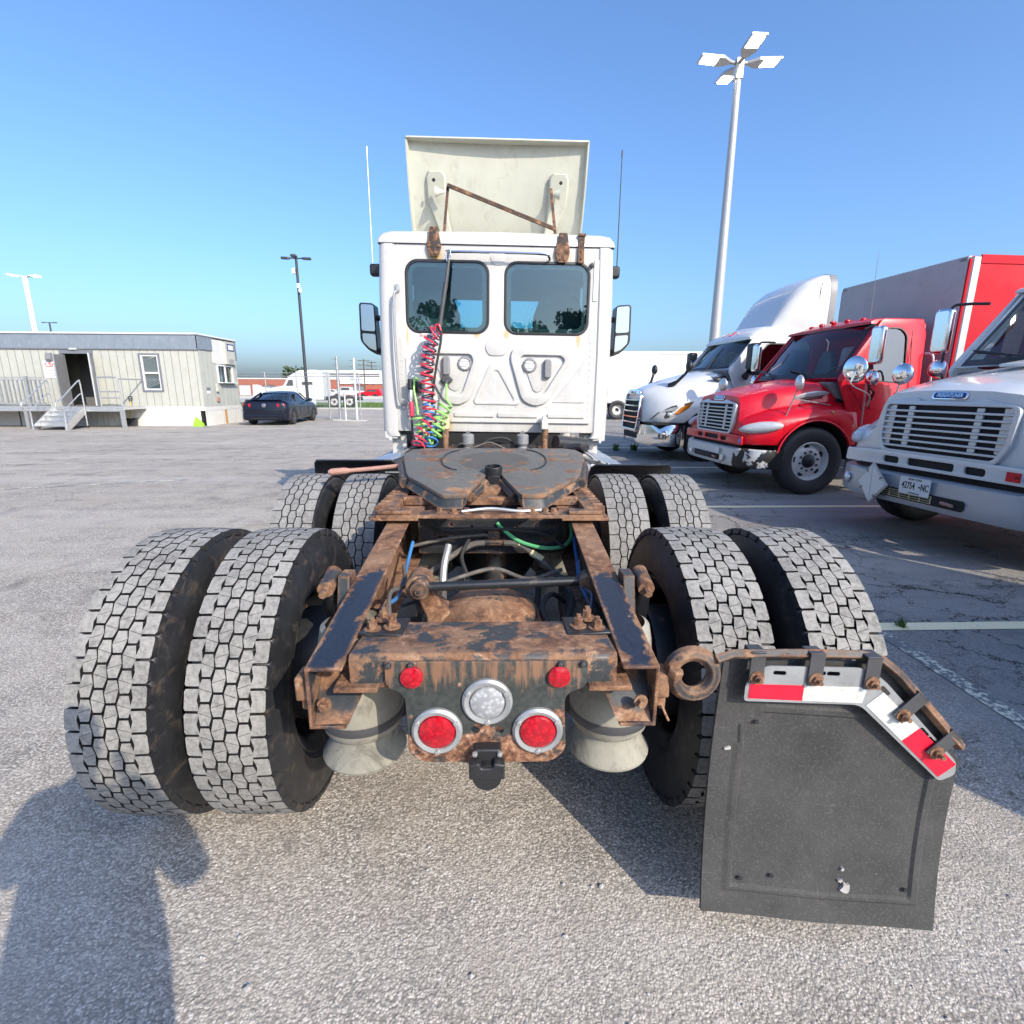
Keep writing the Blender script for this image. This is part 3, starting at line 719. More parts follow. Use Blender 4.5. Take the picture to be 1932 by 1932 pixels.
# rear crossmember: folded channel between the rails
m = TB()
prof = [(1.172, 0.800), (1.172, 0.878), (1.184, 0.890), (1.415, 0.866), (1.415, 0.850), (1.186, 0.876), (1.182, 0.868), (1.182, 0.800)]
m.prism(prof, 'x', -0.335, 0.335)
m.build('rear_crossmember', 'rust_cross', T, bevel=0.004)
for sg in (-1, 1):
    m = TB(); m.prism([(1.150, 0.800), (1.150, 0.814), (1.30, 0.814), (1.30, 0.800)], 'x', sg * 0.262, sg * 0.37); m.build('crossmember_lip', 'rust_heavy', T, bevel=0.003)
for sg in (-1, 1):
    m = TB(); a = [(sg * 0.345, 1.30, 0.8865), (sg * 0.225, 1.30, 0.8825), (sg * 0.225, 1.44, 0.868), (sg * 0.345, 1.44, 0.868)]
    m.add(a + [(p[0], p[1], p[2] - 0.01) for p in a], [(0, 1, 2, 3), (7, 6, 5, 4), (0, 4, 5, 1), (1, 5, 6, 2), (2, 6, 7, 3), (3, 7, 4, 0)])
    m.build('mounting_pad', 'black_paint', T, bevel=0.003)
    for (bx, by) in ((0.312, 1.335), (0.262, 1.352), (0.295, 1.405)):
        m = TB(); m.bolt((sg * bx, by, 0.878), 0.0135, 0.028, 'z', a0=random.random()); m.lathe([(0.007, 0.90), (0.007, 0.916), (0.001, 0.917)], 10, 'z', (sg * bx, by, 0)); m.build('bolt', 'rust_bolt', T, smooth=25)
# tail plate that carries the lamps
tp = round_poly([(-0.243, 0.880), (-0.243, 0.812), (-0.196, 0.790), (-0.192, 0.62), (-0.155, 0.595), (0.172, 0.592), (0.210, 0.625), (0.202, 0.788), (0.258, 0.808), (0.258, 0.878)], [0.008, 0.02, 0.03, 0.05, 0.03, 0.03, 0.05, 0.03, 0.02, 0.008])
holes = [circ(-0.022, 0.688, 0.011, 12), circ(0.039, 0.688, 0.011, 12)]
tplate('tail_plate', tp, holes, 0.008, FACE_BACK(1.166), 'plate_steel', bev=0.002)
for bx in (-0.232, -0.178, 0.190, 0.246):
    m = TB(); m.lathe([(0.008, 1.150), (0.008, 1.155), (0.008, 1.158)], 10, 'y', (bx, 0, 0.873)); m.lathe([(0.001, 1.149), (0.006, 1.150), (0.008, 1.155)], 10, 'y', (bx, 0, 0.873)); m.build('rivet', 'dark_grey', T)
def lamp(name, x, z, ro, ri, lens, lab=None):
    y = 1.158
    m = TB(); m.lathe([(ro, y), (ro, y - 0.008), (ro - 0.006, y - 0.014), (ri + 0.003, y - 0.012), (ri, y - 0.006)], 40, 'y', (x, 0, z)); o = m.build(name, 'galvanised' if ro > 0.05 else lens, T)
    m = TB(); d_ = 1.0 if ro > 0.05 else 0.45
    m.lathe([(ri + 0.001, y - 0.004), (ri - 0.002, y - 0.013), (ri * 0.75, y - 0.013 - 0.004 * d_), (ri * 0.35, y - 0.013 - 0.006 * d_), (0.0005, y - 0.013 - 0.0065 * d_)], 32, 'y', (x, 0, z)); c = m.build('lens', lens, o); c.parent = o
    if ro > 0.05:
        for a in ((30, 150, 270) if lens != 'x' else ()):
            m = TB(); m.lathe([(0.0065, y - 0.012), (0.006, y - 0.0165), (0.001, y - 0.0175)], 10, 'y', (x + (ro + ri) / 2 * math.cos(R(a)), 0, z + (ro + ri) / 2 * math.sin(R(a)))); c = m.build('screw', 'aluminium', o)
    if lab: o['label'] = lab
    return o
lamp('reflector', -0.176, 0.842, 0.027, 0.024, 'lens_red'); lamp('reflector', 0.187, 0.841, 0.027, 0.024, 'lens_red')
lamp('reversing_lamp', 0.009, 0.772, 0.063, 0.044, 'lens_clear', 'round clear reversing lamp in a grey flange')
lamp('tail_lamp', -0.118, 0.690, 0.064, 0.046, 'lens_red'); lamp('tail_lamp', 0.136, 0.689, 0.064, 0.046, 'lens_red')
# reflector bowl shapes inside the clear lamp
m = TB(); 
for k in range(3): m.span(-0.020 + k * 0.020, -0.002 + k * 0.020, 1.1372, 1.1395, 0.752, 0.792)
# seven-pin trailer socket
m = TB(); m.prism(round_poly([(-0.026, 0.655), (-0.030, 0.600), (0.046, 0.600), (0.043, 0.655)], 0.008), 'y', 1.125, 1.158); so = m.build('trailer_socket', 'black_plastic', T, bevel=0.004)
m = TB(); m.prism(round_poly([(-0.036, 0.632), (-0.036, 0.590), (0.052, 0.590), (0.052, 0.632), (0.026, 0.636), (0.022, 0.622), (-0.006, 0.622), (-0.010, 0.636)], 0.005), 'y', 1.098, 1.128); m.build('socket_lid', 'black_plastic', so, bevel=0.005)
m = TB(); m.lathe([(0.036, 1.105), (0.036, 1.17), (0.03, 1.18)], 20, 'y', (0.008, 0, 0.590), cap=True); m.build('socket_barrel', 'black_plastic', so)
for sx in (-0.022, 0.040):
    m = TB(); m.lathe([(0.007, 1.125), (0.006, 1.118), (0.001, 1.117)], 10, 'y', (sx, 0, 0.645)); m.build('screw', 'aluminium', so)
# air springs
def air_spring(x, y, name='air_spring', s=1.0):
    m = TB()
    pr = [(0.09, 0.87), (0.104, 0.86), (0.112, 0.82), (0.119, 0.75), (0.123, 0.68), (0.124, 0.62), (0.121, 0.568), (0.114, 0.540), (0.104, 0.528), (0.098, 0.532)]
    m.lathe(pr, 40, 'z', (x, y, 0)); o = m.build(name, 'bag_rubber', T)
    m = TB(); m.lathe([(0.096, 0.537), (0.094, 0.517), (0.098, 0.500), (0.110, 0.476), (0.122, 0.458), (0.126, 0.449), (0.124, 0.442), (0.10, 0.440), (0.001, 0.440)], 40, 'z', (x, y, 0)); m.build('piston', 'bag_rubber', o)
    m = TB(); m.span(x - 0.05, x + 0.05, y - 0.02, y + 0.09, 0.428, 0.440); m.build('mount_plate', 'rust_spots', o)
    m = TB(); m.lathe([(0.1205, 0.560), (0.1225, 0.566), (0.1245, 0.585), (0.124, 0.590)], 40, 'z', (x, y, 0)); m.build('wear_band', 'dark_grey', o)
    return o
for sg in (-1, 1):
    air_spring(sg * 0.378, 1.42); air_spring(sg * 0.378, 2.72)
# suspension beam, axle, brakes: dark things under the frame
for (ya, nm) in ((1.845, 'rear_axle'), (3.165, 'front_drive_axle')):
    m = TB(); m.tube([(-0.66, ya, 0.505), (0.66, ya, 0.505)], 0.075, 16)
    for sg in (-1, 1):
        m.lathe([(0.205, sg * 0.60), (0.21, sg * 0.62), (0.21, sg * 0.70), (0.10, sg * 0.71)], 32, 'x', (0, ya, 0.505))
        m.loft([[(sg * 0.378 + dx, yy, z0 + dz) for dx, dz in ((-0.05, -0.05), (0.05, -0.05), (0.05, 0.05), (-0.05, 0.05))] for yy, z0 in ((ya - 0.34, 0.42), (ya - 0.2, 0.41), (ya + 0.1, 0.43), (ya + 0.55, 0.55))])
    m.build(nm, 'rust_spots', T)
# banjo differential housing with its torque-rod tower
m = TB()
m.lathe([(0.02, 1.545), (0.10, 1.552), (0.155, 1.585), (0.185, 1.64), (0.20, 1.72), (0.205, 1.845), (0.20, 1.95), (0.15, 2.05), (0.09, 2.09)], 28, 'y', (0.02, 0, 0.53))
m.lathe([(0.001, 1.54), (0.05, 1.541), (0.06, 1.555)], 16, 'y', (0.02, 0, 0.53))
m.ball((0.0, 1.82, 0.64), (0.22, 0.20, 0.16), 20)
dh = m.build('differential_housing', 'rust_heavy', T)
m = TB(); m.loft([[(x + dx * w_, y + dy * w_, z) for dx, dy in ((-1, -1), (1, -1), (1, 1), (-1, 1))] for x, y, z, w_ in ((-0.13, 1.80, 0.66, 0.085), (-0.175, 1.79, 0.73, 0.05), (-0.215, 1.78, 0.79, 0.036), (-0.245, 1.77, 0.865, 0.042))])
m.lathe([(0.001, -0.06), (0.045, -0.06), (0.045, 0.05), (0.001, 0.05)], 16, 'y', (-0.245, 1.76, 0.855))
m.build('torque_rod_tower', 'rust_heavy', dh, bevel=0.008)
m = TB(); m.tube([(-0.225, 1.70, 0.862), (0.345, 1.73, 0.872)], 0.0165, 14); tr_ = m.build('torque_rod', 'black_paint', T)
for (x, y, z) in ((-0.235, 1.70, 0.861), (0.352, 1.73, 0.872)):
    m = TB(); m.lathe([(0.001, -0.038), (0.03, -0.036), (0.034, -0.02), (0.034, 0.02), (0.03, 0.036), (0.001, 0.038)], 18, 'y', (x, y, z)); m.lathe([(0.001, -0.05), (0.014, -0.048), (0.014, 0.05), (0.001, 0.05)], 8, 'y', (x, y, z)); m.build('rod_end', 'rust_mid', tr_)
# propeller shaft and yokes
m = TB(); m.tube([(0.02, 2.07, 0.60), (0.02, 2.86, 0.66)], 0.055, 18); ps = m.build('propeller_shaft', 'rust_mid', T)
m = TB(); m.lathe([(0.001, 2.05), (0.085, 2.05), (0.085, 2.075), (0.06, 2.09), (0.045, 2.14)], 20, 'y', (0.02, 0, 0.60)); m.span(-0.03, 0.07, 2.10, 2.2, 0.58, 0.65); m.build('shaft_yoke', 'rust_mid', ps)
for k in range(8):
    m = TB(); a = k * PI / 4; m.bolt((0.02 + 0.07 * math.cos(a), 2.05, 0.60 + 0.07 * math.sin(a)), 0.009, -0.014, 'y', washer=False); m.build('bolt', 'rust_bolt', ps)
# mid crossmember with punched holes
hl = [circ(x, z, r, 12) for x, z, r in ((-0.185, 0.916, 0.009), (-0.09, 0.906, 0.006), (0.12, 0.905, 0.006), (0.215, 0.912, 0.010), (0.26, 0.91, 0.007), (0.305, 0.91, 0.006), (-0.27, 0.868, 0.006))]
hl += [rrect(-0.25, -0.17, 0.838, 0.862, 0.011), rrect(0.225, 0.31, 0.835, 0.862, 0.011)]
tplate('mid_crossmember', [(-0.34, 0.775), (0.345, 0.775), (0.345, 0.945), (-0.34, 0.945)], hl, 0.010, FACE_BACK(2.36), 'rust_spots', bev=0.002)
m = TB(); m.span(-0.34, 0.345, 2.37, 2.50, 0.935, 0.945); m.span(-0.34, 0.345, 2.37, 2.50, 0.775, 0.785); m.build('crossmember_flange', 'rust_light', T)
# floor of dark machinery beyond: front differential and gearbox
m = TB(); m.ball((0.02, 3.1, 0.56), (0.24, 0.24, 0.24), 18); m.span(-0.2, 0.24, 3.6, 4.6, 0.45, 0.85); m.tube([(0.02, 3.3, 0.62), (0.02, 3.7, 0.65)], 0.06, 12); m.build('front_differential', 'rust_spots', T)
# shock absorbers outside the rails
for sg in (-1, 1):
    m = TB(); p0, p1 = Vector((sg * 0.508, 1.60, 0.925)), Vector((sg * 0.535, 1.80, 0.42)); d = (p1 - p0)
    m.tube([p0 + d * 0.06, p0 + d * 0.42], 0.033, 16); m.tube([p0 + d * 0.42, p1], 0.026, 14); sh = m.build('shock_absorber', 'black_paint', T)
    m = TB(); m.tube([p0 + Vector((0, -0.055, -0.012)), p0 + Vector((0, 0.045, 0.012))], [0.026, 0.026], 16); m.tube([p0 + Vector((0, -0.085, -0.018)), p0 + Vector((0, -0.05, -0.011))], 0.012, 8); m.build('bushing', 'rust_heavy', sh)
    m = TB(); m.prism([(1.52, 0.80), (1.68, 0.82), (1.64, 0.95), (1.57, 0.95)], 'x', sg * 0.437, sg * 0.475); m.build('shock_bracket', 'rust_mid', T, bevel=0.004)
    for k in range(9):
        m = TB(); y = 1.9 + k * 0.11; m.bolt((sg * 0.437, y, 0.86 + 0.03 * (k % 2)), 0.012, sg * 0.03, 'x', washer=True); m.build('bolt', 'rust_bolt', T)
    for k in range(4):
        m = TB(); m.bolt((sg * 0.4265, 1.42 + k * 0.16, 0.80 + 0.02 * (k % 2)), 0.010, -sg * 0.018, 'x'); m.build('bolt', 'rust_bolt', T)
    m = TB(); m.prism([(1.36, 0.70), (1.62, 0.70), (1.60, 0.86), (1.42, 0.85)], 'x', sg * 0.335, sg * 0.329); m.build('side_bracket', 'rust_light', T, bevel=0.002)
# brake chambers under the rear axle
for sg in (-1, 1):
    for ya in (1.845, 3.165):
        m = TB(); m.lathe([(0.001, -0.11), (0.07, -0.10), (0.085, -0.02), (0.092, 0.0), (0.085, 0.02), (0.08, 0.12), (0.001, 0.13)], 20, 'y', (sg * 0.30, ya - 0.33 + 0.1, 0.55)); m.build('brake_chamber', 'rust_spots', T)
# air lines
def hose(name, pts, r, mat, n=8, k=6, parent=None):
    m = TB(); m.tube(smooth_path(pts, k), r, n); return m.build(name, mat, parent or T)
hose('air_hose', [(-0.335, 2.20, 0.66), (-0.33, 2.16, 0.70), (-0.27, 2.18, 0.74), (-0.17, 2.25, 0.80), (-0.09, 2.29, 0.835), (-0.03, 2.30, 0.842)], 0.014, 'hose_grey')
hose('air_hose', [(0.06, 2.30, 0.842), (0.13, 2.29, 0.835), (0.22, 2.25, 0.78), (0.30, 2.2, 0.72), (0.36, 2.12, 0.66), (0.33, 2.05, 0.58)], 0.014, 'hose_grey')
hose('air_hose', [(-0.36, 2.25, 0.84), (-0.30, 2.30, 0.842), (-0.18, 2.32, 0.86), (-0.06, 2.32, 0.872), (0.0, 2.32, 0.872)], 0.008, 'hose_grey')
hose('green_air_hose', [(0.03, 2.34, 0.925), (0.05, 2.32, 0.905), (0.13, 2.28, 0.855), (0.24, 2.25, 0.832), (0.33, 2.26, 0.838), (0.37, 2.3, 0.87), (0.372, 2.34, 0.92)], 0.009, 'hose_teal')
hose('blue_air_line', [(-0.345, 2.22, 0.87), (-0.348, 2.1, 0.82), (-0.335, 1.9, 0.80), (-0.33, 1.75, 0.80), (-0.345, 1.6, 0.83), (-0.335, 1.50, 0.815), (-0.315, 1.44, 0.82), (-0.295, 1.405, 0.86)], 0.0075, 'hose_blue')
hose('blue_air_line', [(0.375, 2.25, 0.88), (0.37, 2.1, 0.82), (0.36, 1.95, 0.78), (0.372, 1.8, 0.76), (0.355, 1.6, 0.74), (0.37, 1.5, 0.76), (0.33, 1.46, 0.76), (0.28, 1.42, 0.78)], 0.0075, 'hose_blue')
hose('cable_loom', [(0.40, 2.3, 0.9), (0.39, 2.0, 0.86), (0.37, 1.8, 0.80), (0.385, 1.55, 0.78)], 0.012, 'cowl_rubber')
hose('brake_hose', [(0.22, 2.3, 0.70), (0.20, 2.05, 0.66), (0.16, 1.95, 0.60), (0.19, 1.8, 0.55), (0.22, 1.7, 0.50)], 0.013, 'cowl_rubber')
hose('brake_hose', [(-0.33, 2.3, 0.72), (-0.24, 2.22, 0.74), (-0.20, 2.1, 0.72), (-0.2, 1.95, 0.62)], 0.013, 'hose_grey')
hose('exhaust_pipe', [(-0.20, 2.05, 0.66), (-0.20, 2.12, 0.78), (-0.185, 2.2, 0.86)], 0.016, 'galvanised')
for k_, (pts_, r_, mt_) in enumerate((
        ([(-0.30, 2.34, 0.93), (-0.20, 2.31, 0.90), (-0.05, 2.30, 0.91), (0.10, 2.31, 0.90), (0.26, 2.30, 0.88), (0.33, 2.22, 0.84)], 0.007, 'cowl_rubber'),
        ([(-0.33, 2.05, 0.76), (-0.25, 2.0, 0.74), (-0.12, 2.02, 0.78), (0.02, 2.06, 0.80), (0.16, 2.02, 0.77), (0.30, 2.05, 0.80)], 0.009, 'hose_grey'),
        ([(0.30, 1.95, 0.70), (0.24, 1.88, 0.76), (0.20, 1.80, 0.73), (0.25, 1.70, 0.66), (0.30, 1.60, 0.64)], 0.010, 'cowl_rubber'),
        ([(-0.33, 1.92, 0.86), (-0.31, 1.80, 0.83), (-0.335, 1.68, 0.85), (-0.32, 1.58, 0.80), (-0.30, 1.52, 0.72)], 0.008, 'hose_grey'),
        ([(-0.10, 2.30, 0.86), (-0.13, 2.22, 0.80), (-0.10, 2.12, 0.73), (-0.14, 2.0, 0.69), (-0.12, 1.9, 0.72)], 0.009, 'cowl_rubber'),
        ([(0.34, 1.86, 0.90), (0.33, 1.72, 0.86), (0.345, 1.6, 0.87), (0.32, 1.5, 0.84)], 0.006, 'hose_blue_dark'))):
    hose('air_line', pts_, r_, mt_)
m = TB(); m.span(-0.035, 0.065, 2.30, 2.35, 0.828, 0.858); m.span(-0.015, 0.04, 2.31, 2.35, 0.858, 0.895); m.tube([(-0.075, 2.305, 0.843), (0.105, 2.305, 0.843)], 0.011, 8); vb = m.build('relay_valve', 'rust_mid', T, bevel=0.004)
m = TB(); m.tube([(0.105, 2.30, 0.841), (0.135, 2.292, 0.835)], 0.017, 8); m.build('fitting', 'yellow_tag', vb)
m = TB(); m.tube([(0.185, 2.268, 0.805), (0.235, 2.245, 0.778)], 0.0165, 8); m.build('hose_tag', 'yellow_tag', vb)
# fifth-wheel mounting: cross plate, toothed slide tracks, bolts
m = TB(); m.span(-0.475, 0.475, 2.10, 2.20, 1.006, 1.020); m.build('mounting_cross_plate', 'rust_heavy', T, bevel=0.003)
for x in (-0.215, -0.155, -0.10, 0.125, 0.18, 0.235, 0.27):
    m = TB(); m.bolt((x, 2.15, 1.020), 0.013, 0.02, 'z', a0=random.random()); m.build('bolt', 'rust_heavy', T)
hose('air_pipe', [(-0.12, 2.13, 1.03), (0.0, 2.15, 1.038), (0.12, 2.14, 1.03), (0.22, 2.16, 1.03)], 0.007, 'galvanised')
for sg in (-1, 1):
    m = TB(); m.span(sg * 0.30, sg * 0.50, 2.10, 3.05, 0.996, 1.008); m.build('slide_base', 'rust_heavy', T, bevel=0.003)
    m = TB(); m.span(sg * 0.40, sg * 0.455, 2.16, 3.02, 1.008, 1.04); tk = m.build('slide_track', 'rust_heavy', T, bevel=0.004)
    for k in range(15):
        m = TB(); y = 2.17 + k * 0.058; m.prism([(sg * 0.445, y), (sg * 0.495, y + 0.006), (sg * 0.495, y + 0.028), (sg * 0.445, y + 0.034)], 'z', 1.012, 1.042); m.build('track_tooth', 'rust_heavy', tk, bevel=0.004)
    m = TB(); m.span(sg * 0.33, sg * 0.47, 2.11, 2.16, 1.021, 1.036); m.build('track_stop', 'rust_heavy', T, bevel=0.004)
    m = TB(); m.prism([(2.45, 1.04), (2.95, 1.04), (2.78, 1.115), (2.62, 1.115)], 'x', sg * 0.34, sg * 0.385); m.build('pivot_bracket', 'rust_mid', T, bevel=0.006)
m = TB(); m.span(-0.40, 0.40, 2.33, 2.37, 1.012, 1.05); m.build('slide_crossbar', 'rust_heavy', T, bevel=0.004)
m = TB(); m.span(-0.40, 0.40, 2.95, 3.0, 1.012, 1.05); m.build('slide_crossbar', 'rust_heavy', T, bevel=0.004)
# fifth wheel: tilted top plate with its V throat
FW = frame((0.01, 2.20, 1.068), (1, 0, 0), (0, math.cos(math.atan2(0.105, 0.86)), math.sin(math.atan2(0.105, 0.86))))
half = [(0.0, 0.34), (0.030, 0.345), (0.040, 0.30), (0.112, 0.030), (0.128, 0.004), (0.205, 0.0), (0.225, 0.012), (0.405, 0.275), (0.425, 0.33), (0.49, 0.62), (0.50, 0.74), (0.47, 0.83), (0.40, 0.865), (0.0, 0.865)]
out = [(x, y) for x, y in half] + [(-x, y) for x, y in half[::-1] if x > 0]
out = [q for i, q in enumerate(out) if q != out[i - 1]]
sl_ = [[(sx * (0.30 + 0.0), v), (sx * 0.42, v), (sx * 0.42, v + 0.022), (sx * 0.30, v + 0.022)][::sx] for sx in (-1, 1) for v in (0.60, 0.70)]
fwp = tplate('fifth_wheel_plate', out, sl_, 0.022, FW, 'fifth_steel', bev=0.004)
# dropped rear ramps of the plate
for sx in (-1, 1):
    m = MB(TI @ FW)
    pl = [(0.112, 0.030), (0.128, 0.004), (0.205, 0.0), (0.225, 0.012), (0.405, 0.275), (0.36, 0.29), (0.25, 0.27), (0.09, 0.22), (0.055, 0.235)]
    bt = [(0.118, 0.020), (0.132, -0.012), (0.206, -0.016), (0.235, -0.002), (0.418, 0.262)]
    top = [(sx * u, v, 0.0) for u, v in pl[:5]]; low = [(sx * u, v, -0.040 + 0.012 * (k in (0, 4))) for k, (u, v) in enumerate(bt)]
    m.loft([top, low], closed=False, caps=False)
    m.loft([low, [(p[0] * 0.97, p[1] + 0.02, p[2]) for p in low]], closed=False, caps=False)
    m.loft([[(p[0] * 0.97, p[1] + 0.02, p[2]) for p in low], [(p[0] * 0.97, p[1] + 0.02, -0.004) for p in top]], closed=False, caps=False)
    m.build('plate_ramp', 'rust_light', fwp, smooth=30)
    m = MB(TI @ FW); m.tube([(sx * 0.43, 0.30, -0.02), (sx * 0.485, 0.60, -0.02), (sx * 0.49, 0.80, -0.02)], 0.028, 6); m.build('plate_rim', 'rust_light', fwp)
    m = MB(TI @ FW); m.tube([(sx * 0.03, 0.33, -0.018), (sx * 0.10, 0.09, -0.022)], 0.024, 6); m.build('throat_lip', 'rust_mid', fwp)
    # grease channels
    arc = [(sx * (0.16 + 0.12 * math.cos(a)), 0.60 + 0.22 * math.sin(a), 0.0225) for a in [(-1.35 + 2.7 * k / 14) for k in range(15)]]
    m = MB(TI @ FW); m.tube(arc, 0.0055, 5); m.build('grease_channel', 'black_paint', fwp)
m = MB(TI @ FW); m.lathe([(0.19, 0.0215), (0.19, 0.0225), (0.001, 0.0225)], 40, 'z', (0, 0.58, 0), M=None); m.build('wear_disc', 'fifth_grease', fwp)
m = MB(TI @ FW); m.lathe([(0.040, -0.03), (0.043, 0.02), (0.043, 0.058), (0.034, 0.060), (0.032, 0.02)], 24, 'z', (0.0, 0.33, 0)); m.span(-0.03, 0.03, 0.285, 0.30, -0.05, 0.02); m.build('locking_jaw', 'black_paint', fwp, bevel=0.002)
m = MB(TI @ FW); m.span(-0.30, 0.30, 0.30, 0.42, -0.065, -0.045); m.span(-0.08, 0.08, 0.22, 0.4, -0.06, -0.02); m.build('jaw_cover', 'rust_mid', fwp)
hose('release_handle', [(-0.47, 2.98, 1.11), (-0.62, 2.95, 1.095), (-0.80, 2.92, 1.082), (-0.86, 2.91, 1.078)], 0.012, 'pink_rust')
m = TB(); m.tube([(-0.80, 2.92, 1.082), (-0.83, 2.915, 1.081), (-0.90, 2.90, 1.076), (-0.915, 2.90, 1.075)], [0.012, 0.019, 0.02, 0.012], 10); m.build('handle_grip', 'pink_rust', T)
# quarter fenders ahead of the drive tyres
for sg in (-1, 1):
    m = TB(); secs = []
    for y, z, a0, a1 in ((3.86, 0.52, 0.70, 1.31), (3.83, 0.80, 0.70, 1.31), (3.80, 0.94 - 0.03 * (sg > 0), 0.70, 1.31), (3.77, 1.0 - 0.03 * (sg > 0), 0.71, 1.30), (3.73, 1.028 - 0.03 * (sg > 0), 0.74, 1.27), (3.66, 1.036 - 0.03 * (sg > 0), 0.77, 1.24)):
        secs.append([(sg * a0, y, z), (sg * a1, y, z), (sg * (a1 + 0.005), y + 0.012, z + 0.008), (sg * a0, y + 0.012, z + 0.008)])
    m.loft(secs); f_ = m.build('quarter_fender', 'black_plastic', T, smooth=40)
    for k in range(3):
        m = TB(); m.lathe([(0.012, 0.0), (0.010, 0.008), (0.001, 0.009)], 10, 'z', (sg * (0.82 + 0.18 * k), 3.69, 1.036 - 0.03 * (sg > 0))); m.build('bolt', 'steel_grey', f_)

# ------------------------------------------------------------------ mud flap on its spring hanger
zc = 0.824
m = TB()
ring = []
for k in range(26):
    a = R(200 - 360 * 1.12 * k / 25); ring.append((0.535 + 0.053 * math.cos(a), 1.205 - 0.030 * k / 25, 0.824 + 0.053 * math.sin(a)))
arm = [(0.585, 1.178, 0.868), (0.63, 1.186, 0.880), (0.80, 1.182, 0.882), (0.955, 1.176, 0.880), (1.005, 1.170, 0.868), (1.045, 1.160, 0.836), (1.125, 1.148, 0.750), (1.225, 1.135, 0.640)]
m.tube(ring, 0.0205, 6); m.tube(arm, 0.0145, 4, caps=True); m.tube([(0.44, 1.20, 0.79), (0.478, 1.205, 0.800), (0.486, 1.205, 0.81)], 0.016, 8)
hg = m.build('flap_hanger', 'rust_mid', T, smooth=30, bevel=0.002)
m = TB(); m.span(0.437, 0.475, 1.18, 1.23, 0.775, 0.825); m.span(0.455, 0.472, 1.195, 1.215, 0.72, 0.78); m.tube([(0.46, 1.19, 0.735), (0.475, 1.17, 0.70)], 0.004, 6); m.build('hanger_socket', 'rust_heavy', hg, bevel=0.004)
# the flap: a slightly bowed rubber sheet with an embossed border
def flap_pt(u, v, d=0.0):
    """u across 0..1, v down 0..1, d towards the photographer"""
    tl, tr, bl, br = Vector((0.628, 1.222, 0.858)), Vector((1.265, 1.150, 0.852)), Vector((0.602, 1.165, 0.112)), Vector((1.205, 1.092, 0.118))
    p = (tl * (1 - u) + tr * u) * (1 - v) + (bl * (1 - u) + br * u) * v
    p.y += 0.020 * math.sin(PI * v) - d - 0.018 * (v ** 4) + 0.002 * math.sin(3 * PI * u) * v
    p.z -= 0.003 * math.sin(PI * u) * v
    return p
def flap_edge_u(v):      # right edge: cut diagonally at the top corner
    return min(1.0, 0.66 + v / 0.36 * 0.34)
m = TB(); nu, nv = 96, 110; pts = []
for j in range(nv + 1):
    v = j / nv; ue = flap_edge_u(v)
    for i in range(nu + 1):
        u = ue * i / nu
        # shallow embossed rim: inner field sits 4 mm lower than the border line
        e = min((u - 0.115) / 0.012, (0.905 - u) / 0.012, (v - 0.20) / 0.010, (0.905 - v) / 0.010, ((u - 0.115) + (v - 0.20) * 1.15 - 0.075) / 0.014)
        d = 0.004 if -1 < e < 1 else 0.0 if e <= -1 else -0.002
        pts.append(flap_pt(u, v, d))
fs = [(j * (nu + 1) + i, (j + 1) * (nu + 1) + i, (j + 1) * (nu + 1) + i + 1, j * (nu + 1) + i + 1) for j in range(nv) for i in range(nu)]
back = [p + Vector((0.0, 0.010, 0)) for p in [flap_pt(flap_edge_u(j / nv) * i / nu, j / nv) for j in range(nv + 1) for i in range(nu + 1)]]
o0 = len(pts); m.add(pts + back, fs + [tuple(o0 + k for k in f[::-1]) for f in fs])
per = [i for i in range(nu)] + [j * (nu + 1) + nu for j in range(nv)] + [nv * (nu + 1) + i for i in range(nu, 0, -1)] + [j * (nu + 1) for j in range(nv, 0, -1)]
m.f += [[a, b, b + o0, a + o0] for a, b in zip(per, per[1:] + per[:1])]; m.mi += [0] * len(per)
fl = m.build('mud_flap', 'flap_rubber', T, smooth=30)
for (u, v) in ((0.165, 0.252), (0.165, 0.865), (0.30, 0.845), (0.87, 0.86)):
    m = TB(); p = flap_pt(u, v, 0.004); m.lathe([(0.007, p.y), (0.0062, p.y - 0.002), (0.001, p.y - 0.0022)], 10, 'y', (p.x, 0, p.z)); m.build('stud', 'black_plastic', fl)
for (u, v, w_, h_) in ((0.62, 0.868, 0.017, 0.020), (0.595, 0.842, 0.007, 0.007), (0.60, 0.80, 0.006, 0.006), (0.065, 0.365, 0.012, 0.006)):
    p = flap_pt(u, v, 0.0035); m = TB()
    poly = [(p.x + w_ * random.uniform(.5, 1.1) * math.cos(a), p.z + h_ * random.uniform(.5, 1.1) * math.sin(a)) for a in [2 * PI * k / 9 for k in range(9)]]
    m.prism(poly, 'y', p.y - 0.0012, p.y + 0.006); m.build('mud_splash', 'stone', fl)
# bent retro-reflective plate bolted over the flap
def rp(x, z):      # plate surface, leaning with the hanger
    return Vector((x, 1.186 - 0.098 * (x - 0.67), z))
poly = round_poly([(0.672, 0.748), (0.672, 0.798), (0.716, 0.850), (0.955, 0.856), (1.005, 0.826), (1.218, 0.600), (1.222, 0.562), (1.186, 0.540), (0.958, 0.752)], [0.01, 0.012, 0.012, 0.03, 0.03, 0.012, 0.012, 0.012, 0.02], 4)
slots = []
def slot(cx, cz, a, L=0.032, w_=0.012):
    ca, sa = math.cos(R(a)), math.sin(R(a)); pts = rrect(-L / 2, L / 2, -w_ / 2, w_ / 2, w_ / 2 - 0.0005, 4)
    return [(cx + x * ca - z * sa, cz + x * sa + z * ca) for x, z in pts]
slots = [slot(0.752, 0.832, 0), slot(0.848, 0.836, 0), slot(0.882, 0.836, 0), slot(1.012, 0.795, -46), slot(1.125, 0.682, -47), slot(1.148, 0.657, -47)]
RPM = frame((0, 1.186 + 0.098 * 0.67, 0), (1, -0.098, 0), (0, 0, 1))
